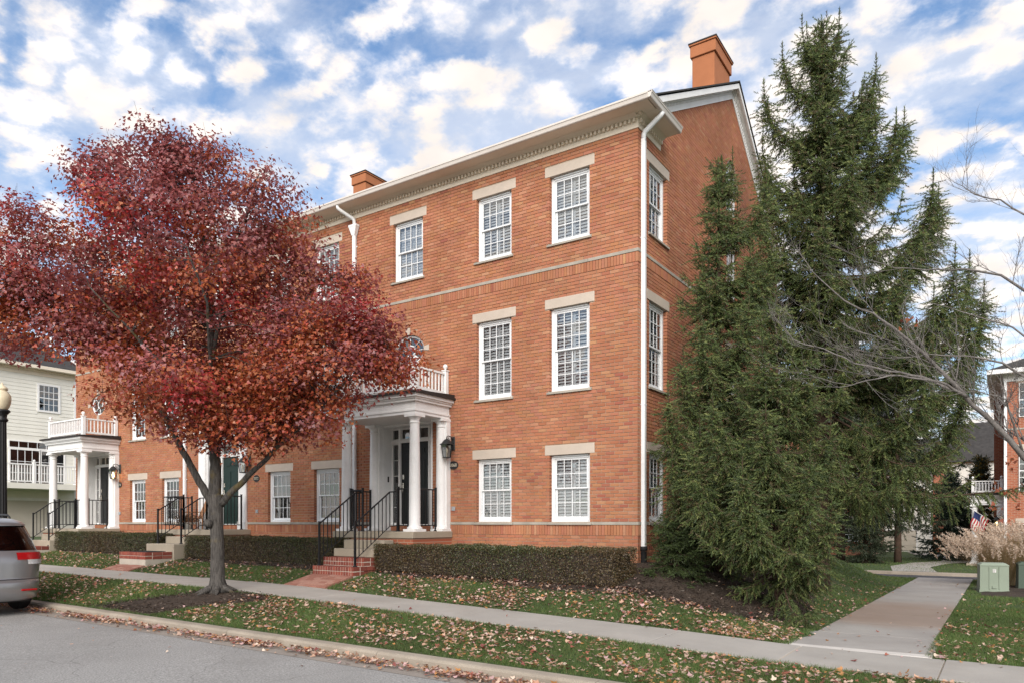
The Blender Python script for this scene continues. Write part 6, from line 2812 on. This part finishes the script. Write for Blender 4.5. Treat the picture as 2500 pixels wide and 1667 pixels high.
def dry_planter():
    x, y, z = -13.78, -.95, .666
    t = thing('flower_pot', (x, y, z), 'white pot with a withered brown plant on the middle porch', 'plant pot')
    MB().lathe([(.0, .0), (.10, .0), (.13, .2), (.14, .21), (.12, .21), (.11, .18), (0, .18)], 14).build('pot', M_['white_paint'], t, T((x, y, z)))
    n = 900
    P = np.array([x, y, z + .30]) + rng.normal(size=(n, 3)) * np.array([.20, .15, .08])
    V, F, C = scatter(P, rng.uniform(.03, .06, n), frames(rdir(n), rdir(n)), DIAM_V, DIAM_F, pick([(.10, .045, .02), (.13, .07, .03), (.07, .03, .015)], n))
    tag(link('withered_leaves', tri_mesh('withered_leaves', V, F, M_['dry_leaf'], C), t), kind='stuff')


dry_planter()
b = MB()
b.bbox(-13.5, -12.6, -2.80, -2.30, .086, .100, .004)
tag(b.build('doormat', M_['rubber']), 'dark doormat lying on the brick landing of the middle steps', 'mat')


# ------------------------------------------------------------------ houses further off
def far_window(parent, M, w, h, nx, nz, trim=.07, mid=True):
    b = MB()
    b.box(-w / 2 - trim, -w / 2, -.05, .01, -trim, h + trim)
    b.box(w / 2, w / 2 + trim, -.05, .01, -trim, h + trim)
    b.box(-w / 2, w / 2, -.05, .01, h, h + trim)
    b.box(-w / 2, w / 2, -.055, .01, -trim, 0)
    o = b.build('window', M_['white_paint'], parent, M)
    b = MB()
    for k in range(1, nx):
        x = -w / 2 + w * k / nx
        b.box(x - .011, x + .011, -.03, -.012, 0, h)
    for k in range(1, nz):
        z = h * k / nz
        t = .022 if (mid and k * 2 == nz) else .011
        b.box(-w / 2, w / 2, -.032, -.013, z - t, z + t)
    b.build('muntins', M_['vinyl_white'], o, M)
    MB().box(-w / 2, w / 2, -.004, .004, 0, h).build('dark_backing', M_['dark_room'], o, M)  # black panel stands in for the unlit room behind the glass
    MB().add([(-w / 2, -.010, 0), (w / 2, -.010, 0), (w / 2, -.010, h), (-w / 2, -.010, h)], [(0, 1, 2, 3)]).build('pane', M_['pane_glass'], o, M)
    return o


def clapboards(parent, M, u0, u1, z0, z1, pitch, mat, holes=()):
    n = int((z1 - z0) / pitch)
    for k in range(n):
        z = z0 + k * pitch
        segs = [(u0, u1)]
        for (a, c, d, e) in holes:
            if d < z + pitch and e > z:
                segs = [q for (s, f) in segs for q in ((s, min(a, f)), (max(c, s), f)) if q[1] - q[0] > .01]
        for (s, f) in segs:
            key = ('clap', round(f - s, 3), pitch, mat)

            def mk():
                b = MB()
                b.add([(0, -.022, 0), (f - s, -.022, 0), (f - s, -.006, pitch), (0, -.006, pitch), (0, 0, 0), (f - s, 0, 0), (f - s, 0, pitch), (0, 0, pitch)], [(0, 1, 2, 3), (1, 0, 4, 5), (1, 5, 6, 2), (4, 0, 3, 7), (3, 2, 6, 7)])
                return b.mesh('clapboard', M_[mat])
            link('clapboard', cached(key, mk), parent, M @ T((s, 0, z)))


def siding_house():
    t = thing('siding_house', (-41, 1, 0), 'pale grey clapboard house with garage and white railed deck left of the terrace', 'house')
    M = T((-36, 0, 0)) @ RZ(90)         # local x = +Y, outside is +X
    b = MB()
    b.box(-46, -36.001, -8, 6.5, -.8, 8.75)
    w = b.build('wall', M_['siding'], t)
    clapboards(w, M, -8, 6.42, 2.55, 8.55, .19, 'siding', [(4.60, 5.72, 6.68, 8.17), (3.15, 6.0, 2.4, 5.25)])
    clapboards(w, M, 5.3, 6.42, -.5, 2.4, .19, 'siding')
    MB().box(6.42, 6.52, -.03, .0, -.5, 8.6).build('corner_board', M_['white_paint'], t, M)
    b = MB()
    b.box(-8.3, 6.55, -.03, -.001, 8.56, 8.75)
    b.box(-8.3, 6.8, -.40, -.001, 8.86, 8.90)
    b.box(-8.3, 6.8, -.12, -.001, 8.751, 8.859)
    b.box(-8.3, 6.9, -.50, -.40, 8.86, 9.02)
    o = b.build('cornice', M_['warm_tint_paint'], t, M)
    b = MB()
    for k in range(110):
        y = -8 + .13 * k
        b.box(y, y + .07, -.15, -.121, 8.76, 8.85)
    tag(b.build('dentils', M_['warm_tint_paint'], o, M), kind='stuff')
    b = MB()
    b.add([(-35.5, -8.3, 9.02), (-35.5, 6.9, 9.02), (-41, 6.9, 11.6), (-41, -8.3, 11.6), (-46.5, -8.3, 9.02), (-46.5, 6.9, 9.02)], [(0, 1, 2, 3), (3, 2, 5, 4), (1, 5, 2), (0, 3, 4)])
    b.build('roof', M_['shingle'], t)
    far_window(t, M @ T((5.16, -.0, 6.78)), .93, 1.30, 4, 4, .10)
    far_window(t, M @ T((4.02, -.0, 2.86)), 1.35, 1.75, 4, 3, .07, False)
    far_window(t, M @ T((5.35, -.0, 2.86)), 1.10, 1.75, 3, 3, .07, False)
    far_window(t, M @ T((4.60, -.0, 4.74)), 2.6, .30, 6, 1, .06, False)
    # deck over the garage apron
    b = MB()
    b.box(1.0, 6.45, -1.75, -.03, 2.56, 2.84)
    dk = b.build('deck', M_['siding'], t, M)
    bal = cached('deckbal', lambda: MB().box(-.02, .02, -.02, .02, 0, .78).mesh('baluster', M_['white_paint']))
    for yy in np.arange(1.1, 6.4, .13):
        link('baluster', bal, dk, M @ T((float(yy), -1.68, 2.95)))
    for vv in np.arange(-1.6, -.1, .13):
        link('baluster', bal, dk, M @ T((6.40, float(vv), 2.95)))
    b = MB()
    b.box(1.0, 6.44, -1.72, -1.64, 3.73, 3.80)
    b.box(1.0, 6.44, -1.71, -1.65, 2.90, 2.96)
    b.box(6.36, 6.44, -1.639, -.03, 3.73, 3.80)
    b.box(6.37, 6.43, -1.649, -.03, 2.90, 2.96)
    b.build('deck_rail', M_['white_paint'], dk, M)
    for (u, v) in ((3.75, -1.68), (6.40, -1.68), (1.05, -1.68)):
        b = MB()
        ball_post(b, u, v, 2.841, 1.02, .06)
        b.build('deck_post', M_['white_paint'], dk, M)
    b = MB()
    b.box(1.4, 5.08, -.03, .0, -.3, 2.0)
    g = b.build('garage_door', M_['garage'], t, M)
    for k in range(4):
        MB().box(1.45, 5.03, -.045, -.031, -.25 + .56 * k, .28 + .56 * k).build('door_section', M_['garage'], g, M)
    b = MB()
    b.box(5.081, 5.25, -.05, .0, -.3, 2.15)
    b.box(1.2, 5.08, -.05, .0, 2.001, 2.15)
    b.build('garage_trim', M_['white_paint'], t, M)
    tag(strip('driveway', -35.9, -23.5, -3.3, 9, lambda x, y: gz1(x, y) + .03, 'concrete', 10), kind='structure')


siding_house()


def right_house():
    x0, y0, z0 = 6.02, 23.9, -1.5
    t = thing('brick_townhouse', (x0 + 5, y0 + 5, z0), 'red brick house at the right edge with portico and flag beyond the alley', 'house', 'terraced brick townhouses')
    b = MB()
    b.box(x0, x0 + 12, y0, y0 + 11, z0 - .5, 7.0)
    b.build('wall', M_['far_brick'], t)
    b = MB()
    b.box(5.62, x0 - .001, 29.5, 34, z0 - .5, 6.9)
    b.build('rear_wing', M_['far_brick'], t)
    zo = -1.45
    for c in (7.02, 9.0, 11.0):
        for k in ('g', '2', '3'):
            a, d, r = ROWS[k]
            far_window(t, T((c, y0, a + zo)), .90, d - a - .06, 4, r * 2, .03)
            MB().bbox(c - .593, c + .593, y0 - .02, y0 - .001, d + zo, d + zo + .207, .004).build('lintel', M_['limestone'], t)
    for z in (Z_BAND0, Z_BELT0):
        MB().box(x0 - .02, x0 + 12, y0 - .03, y0 - .001, z + zo, z + zo + .065).build('belt_stone', M_['sill_stone'], t)
    M = T((0, y0, zo - .2))
    b = MB()
    b.box(x0 - .03, x0 + 12, -.05, -.001, 8.45, 8.74)
    b.box(x0 - .5, x0 + 12.2, -.45, 0, 8.741, 8.80)
    b.box(x0 - .5, x0 + 12.2, -.55, -.451, 8.741, 8.92)
    b.box(x0 - .5, x0 - .002, .001, 11, 8.742, 8.80)
    b.box(x0 - .6, x0 - .501, -.55, 11, 8.742, 8.92)
    b.build('cornice', M_['white_paint'], t, M)
    b = MB()
    zr = 8.92
    b.add([(x0 - .6, -.55, zr), (x0 + 12.6, -.55, zr), (x0 + 12.6, 11.5, zr), (x0 - .6, 11.5, zr), (x0 + 5, 5.5, zr + 2.6), (x0 + 8, 5.5, zr + 2.6)], [(0, 1, 5, 4), (1, 2, 5), (2, 3, 4, 5), (3, 0, 4)])
    b.build('roof', M_['shingle'], t, M)
    MB().bbox(x0 + .0, x0 + .11, y0 - .10, y0 - .02, z0, 6.9, .01).build('downspout', M_['vinyl_white'], t)
    portico(t, T((x0, 26.4, -1.62)) @ RZ(-90), plinth=False)
    MB().bbox(4.62, x0 - .01, 25.1, 27.7, z0 - .3, -.956, .01).build('porch_slab', M_['concrete_step'], t)
    wall_lantern(t, T((x0 - .005, 24.65, .85)) @ RZ(-90), lit=True)


right_house()


def flag():
    p0, p1 = Vector((5.55, 25.25, .95)), Vector((4.62, 25.0, 1.62))
    t = thing('flag', (5.3, 25.2, .95), 'striped red and white flag hanging from a pole on the right portico', 'flag')
    MB().tube([p0[:], p1[:]], .014, 6).build('flag_pole', M_['white_paint'], t)
    d = (p1 - p0)
    n = 13
    for i in range(n):
        b = MB()
        cant = i >= 6
        segs = 12
        vs = []
        for k in range(segs + 1):
            s = k / segs
            for e in (0, 1):
                u = .12 + .55 * (i + e) / n
                q = p0 + d * u
                vs.append((q.x - .16 * s + .03 * math.sin(s * 7 + u * 9), q.y + .06 * math.sin(s * 5 + u * 14), q.z - .80 * s * (1 - .12 * u)))
        fs = [(2 * k, 2 * k + 1, 2 * k + 3, 2 * k + 2) for k in range(segs)]
        cut = 5 if cant else 0
        if cut:
            MB().add(vs[:2 * cut + 2], fs[:cut], None, True).build('canton', M_['flag_blue'], t)
        MB().add(vs[2 * cut:], fs[:segs - cut], None, True).build('stripe', M_['flag_red' if i % 2 == 0 else 'flag_white'], t)


flag()


def back_houses():
    t = thing('garage_house', (0, 46, -1.2), 'white clapboard garage house at the end of the back path', 'house')
    M = T((0, 43.5, 0))
    b = MB()
    b.box(-4, 1.95, 43.501, 52, -1.4, 4.2)
    w = b.build('wall', M_['siding_white'], t)
    clapboards(w, M, -4, 1.85, -1.05, 4.1, .20, 'siding_white', [(-1.75, 1.16, -1.2, .46)])
    MB().box(1.85, 1.96, -.03, .0, -1.05, 4.2).build('corner_board', M_['white_paint'], t, M)
    g = MB().box(-1.65, 1.05, -.02, -.001, -1.05, .33).build('garage_door', M_['garage'], t, M)
    for k in range(4):
        MB().box(-1.6, 1.0, -.032, -.021, -1.03 + .34 * k, -.71 + .34 * k).build('door_section', M_['garage'], g, M)
    b = MB()
    b.box(1.051, 1.16, -.035, .0, -1.05, .44)
    b.box(-1.75, 1.05, -.035, .0, .331, .44)
    b.build('garage_trim', M_['white_paint'], t, M)
    b = MB()
    b.add([(-4.3, 43.2, 4.2), (2.2, 43.2, 4.2), (2.2, 52.3, 4.2), (-4.3, 52.3, 4.2), (-4.3, 47.7, 7), (2.2, 47.7, 7)], [(0, 1, 5, 4), (2, 3, 4, 5), (1, 2, 5), (3, 0, 4)])
    b.build('roof', M_['shingle'], t)
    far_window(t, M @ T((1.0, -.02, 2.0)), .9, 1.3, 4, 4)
    t = thing('brick_house', (-5, 40, -1.2), 'red brick house glimpsed between the spruce trunks beyond the alley', 'house')
    MB().box(-14, -.6, 35, 41, -1.4, 7.0).build('wall', M_['far_brick'], t)
    MB().add([(-14.4, 34.6, 7), (-.2, 34.6, 7), (-.2, 41.4, 7), (-14.4, 41.4, 7), (-14.4, 38, 10), (-.2, 38, 10)], [(0, 1, 5, 4), (2, 3, 4, 5), (1, 2, 5), (3, 0, 4)]).build('roof', M_['shingle'], t)
    for c in (-1.8, -4.0, -6.2):
        for z in (-.2, 2.8):
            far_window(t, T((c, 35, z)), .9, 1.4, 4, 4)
    t = thing('cream_house', (6, 52, -1.2), 'cream house with grey roof seen past the right portico', 'house')
    MB().box(2.6, 14, 48, 56, -1.4, 5.2).build('wall', M_['siding_white'], t)
    MB().add([(2.2, 47.6, 5.2), (14.4, 47.6, 5.2), (14.4, 56.4, 5.2), (2.2, 56.4, 5.2), (2.2, 52, 8.4), (14.4, 52, 8.4)], [(0, 1, 5, 4), (2, 3, 4, 5), (1, 2, 5), (3, 0, 4)]).build('roof', M_['shingle'], t)
    for c in (4.4, 6.3, 8.3):
        for z in (-.2, 2.9):
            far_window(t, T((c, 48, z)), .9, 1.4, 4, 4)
    t = thing('brick_house', (2.9, 47, -1.2), 'narrow red brick house beside the white garage house', 'house')
    MB().box(2.0, 2.58, 44.6, 47.5, -1.4, 5.6).build('wall', M_['far_brick'], t)
    MB().box(1.98, 2.595, 44.5, 47.5, 5.601, 5.8).build('roof', M_['shingle'], t)


back_houses()


# ------------------------------------------------------------------ grass and fallen leaves
def clear_of_paving(x, y):
    ok = (gz(x, y) > -5)
    ok &= ~((y > -4.71) & (y < -3.39))
    ok &= ~((x > 3.66) & (x < 5.22) & (y > -4.7) & (y < 14))
    ok &= ~((y < -6.59))
    ok &= ~((x < .03) & (x > -22.3) & (y > -.05) & (y < 12.1))
    for (a, c, d) in ((-6.47, -5.18, 0), (-13.74, -12.38, 0), (-21.0, -19.7, 0)):
        ok &= ~((x > a) & (x < c) & (y > -3.45) & (y < 0))
    ok &= ~((y > 13.95) & (y < 18.15) & (x > -10))
    ok &= ~((x < -23.4) & (y > -3.4))
    return ok


def in_mulch(x, y):
    m = np.zeros(x.shape, bool)
    for poly in MULCH.values():
        m |= in_poly(x, y, poly)
    return m


def make_grass():
    Ps = []
    for (x0, x1, y0, y1, dens) in ((-16, 9, -6.58, -4.7, 5200), (-23, 3.66, -3.4, -1.4, 3600), (.6, 3.66, -1.4, 14, 1700), (5.22, 10, -3.4, 4, 4600), (5.22, 9, 4, 14, 1500), (-6, 9, 18.2, 33, 420)):
        n = int((x1 - x0) * (y1 - y0) * dens)
        Ps.append(np.stack([rng.uniform(x0, x1, n), rng.uniform(y0, y1, n)], 1))
    Q = np.concatenate(Ps)
    x, y = Q[:, 0], Q[:, 1]
    ok = clear_of_paving(x, y)
    ok &= ~(in_mulch(x, y) & (rng.random(len(x)) > .015))
    P = np.stack([x, y, gz(x, y)], 1)
    v, z = in_view(P, .13, .10)
    pd = np.clip((9.5 / np.maximum(z, 1)) ** 1.25, .10, 1)
    ok &= v & (rng.random(len(x)) < pd)
    P, z = P[ok], z[ok]
    n = len(P)
    patch = np.sin(P[:, 0] * 1.7 + 1.3 * np.sin(P[:, 1] * 1.1)) * np.cos(P[:, 1] * 1.9 + P[:, 0] * .6)
    h = rng.uniform(.028, .060, n) * (1 + .25 * patch)
    w = .0028 * np.clip(z / 8, 1, 5)
    az = rng.uniform(0, 6.283, n)
    lean = rng.normal(size=(n, 2)) * .6
    sd = np.stack([np.cos(az), np.sin(az), np.zeros(n)], 1) * w[:, None]
    tip = P + np.stack([lean[:, 0] * h, lean[:, 1] * h, h], 1)
    V = np.stack([P - sd, P + sd, tip], 1).reshape(-1, 3)
    F = np.arange(3 * n).reshape(-1, 3)
    C = pick([(.085, .140, .034), (.110, .172, .044), (.070, .115, .032), (.150, .180, .060), (.22, .19, .09)], n, .2, p=[.32, .28, .22, .12, .06])
    C = C * (1 + .18 * patch)[:, None]
    o = link('grass', tri_mesh('grass', V, F, M_['grass_blade'], C))
    tag(o, 'short green lawn grass on the verge and mound', 'grass', kind='stuff')
    return n


nG = make_grass()


def make_litter():
    Ps = []

    def add(x0, x1, y0, y1, dens, f=None):
        n = int((x1 - x0) * (y1 - y0) * dens)
        q = np.stack([rng.uniform(x0, x1, n), rng.uniform(y0, y1, n)], 1)
        c = np.sin(q[:, 0] * 2.3 + 2 * np.sin(q[:, 1] * 1.3)) * np.cos(q[:, 1] * 2.9 + q[:, 0] * .7) + .6 * np.sin(q[:, 0] * 5.1 + q[:, 1] * 4.0)
        keep = rng.random(n) < np.clip(.55 + .35 * c, .12, 1)
        Ps.append(q[keep])
    add(-5.0, 3.6, -3.38, -1.95, 560)
    add(-5.0, 1.5, -3.38, -2.6, 60)
    add(-20, -6.5, -3.38, -1.9, 230)
    add(-5.5, 8.5, -6.55, -4.75, 430)
    add(-16, -8, -6.55, -4.75, 300)
    add(-8.5, -5.3, -6.5, -4.8, 35)
    add(5.25, 9.0, -3.35, .5, 200)
    add(5.25, 8, .5, 6, 22)
    add(2.6, 3.75, -3.3, 9, 70)
    add(.5, 3.6, -1.7, 4, 40)
    add(-13, 6, -6.98, -6.77, 1500)
    add(-13, 6, -7.15, -6.85, 120)
    add(-16, 9, -4.7, -3.4, 2.2)
    add(-16, 9, -3.52, -3.4, 34)
    add(3.7, 5.2, -3.3, 12, 2.0)
    add(5.0, 5.2, -3.3, 4, 25)
    add(-14, 5, -10, -7.2, 1.3)
    add(-5.2, .6, -1.75, -.1, 25)
    Q = np.concatenate(Ps)
    x, y = Q[:, 0], Q[:, 1]
    z = gz(x, y)
    z = np.where((y > -4.7) & (y < -3.4), zs(x) + .026, z)
    z = np.where((x > 3.66) & (x < 5.22) & (y > -3.4), zpath(y) + .024, z)
    z = np.where(y < -6.6, np.where(y < -7.14, zcurb(x) - .13 + .018 * np.clip(-7.15 - y, 0, 4), zcurb(x) - .124) + .004, z)
    onlawn = (y > -6.6) & ~((y > -4.7) & (y < -3.4)) & ~((x > 3.66) & (x < 5.22) & (y > -3.4))
    z = z + np.where(onlawn, rng.uniform(.012, .045, len(x)), rng.uniform(0, .012, len(x)))
    heap = (y < -6.75) & (y > -7.0)
    z = z + np.where(heap, rng.uniform(0, .045, len(x)), 0)
    ok = ~((x < .03) & (y > -.05)) & ~((x > -6.47) & (x < -5.18) & (y > -3.4)) & ~((x > -13.74) & (x < -12.38) & (y > -3.4)) & ~((x > -21) & (x < -19.7) & (y > -3.4))
    P = np.stack([x, y, z], 1)
    v, d = in_view(P, .13, .10)
    ok &= v
    P = P[ok]
    n = len(P)
    nr = np.stack([rng.normal(size=n) * .45, rng.normal(size=n) * .45, np.ones(n)], 1)
    C = pick([(.43, .27, .19), (.50, .35, .27), (.36, .19, .12), (.26, .085, .055), (.46, .29, .28), (.42, .20, .07), (.20, .06, .05), (.58, .46, .36)], n, .2, p=[.22, .17, .15, .10, .13, .10, .06, .07])
    tv = MAPLE_V.copy()
    tv[:, 2] = .22 * np.abs(tv[:, 0]) + .25 * (tv[:, 1] - .4) ** 2
    V, F, C = scatter(P, rng.uniform(.026, .062, n) * rng.choice([1, 1, 1, 1.35], n), frames(np.stack([rng.normal(size=n), rng.normal(size=n), rng.normal(size=n) * .25], 1), nr), tv, MAPLE_F, C)
    o = link('fallen_leaves', tri_mesh('fallen_leaves', V, F, M_['litter'], C))
    tag(o, 'fallen maple leaves strewn over lawn, verge and gutter', 'leaves', kind='stuff')
    return n


nL = make_litter()


def mulch_chips():
    """loose bark pieces on the beds"""
    Ps = []
    for poly in list(MULCH.values())[:3]:
        xs, ys = [p[0] for p in poly], [p[1] for p in poly]
        n = int((max(xs) - min(xs)) * (max(ys) - min(ys)) * 900)
        q = np.stack([rng.uniform(min(xs), max(xs), n), rng.uniform(min(ys), max(ys), n)], 1)
        Ps.append(q[in_poly(q[:, 0], q[:, 1], poly) & ((q[:, 1] < 3.5))])
    Q = np.concatenate(Ps)
    x, y = Q[:, 0], Q[:, 1]
    P = np.stack([x, y, gz(x, y) + rng.uniform(.015, .05, len(x))], 1)
    v, d = in_view(P, .05, .05)
    P = P[v]
    n = len(P)
    C = pick([(.045, .030, .020), (.06, .042, .03), (.030, .020, .014), (.15, .12, .095)], n, .35, p=[.38, .3, .2, .12])
    V, F, C = scatter(P, rng.uniform(.03, .075, n), frames(rng.normal(size=(n, 3)) * np.array([1, 1, .25]), rng.normal(size=(n, 3)) * .5 + np.array([0, 0, 1])), DIAM_V * np.array([.5, 1, 1]), DIAM_F, C)
    tag(link('mulch_chips', tri_mesh('mulch_chips', V, F, M_['litter'], C)), 'dark shredded bark mulch lying on the planting beds', 'mulch', kind='stuff')


mulch_chips()
print('COUNTS', nA, nB, nC, nG, nL, len(bpy.data.objects))
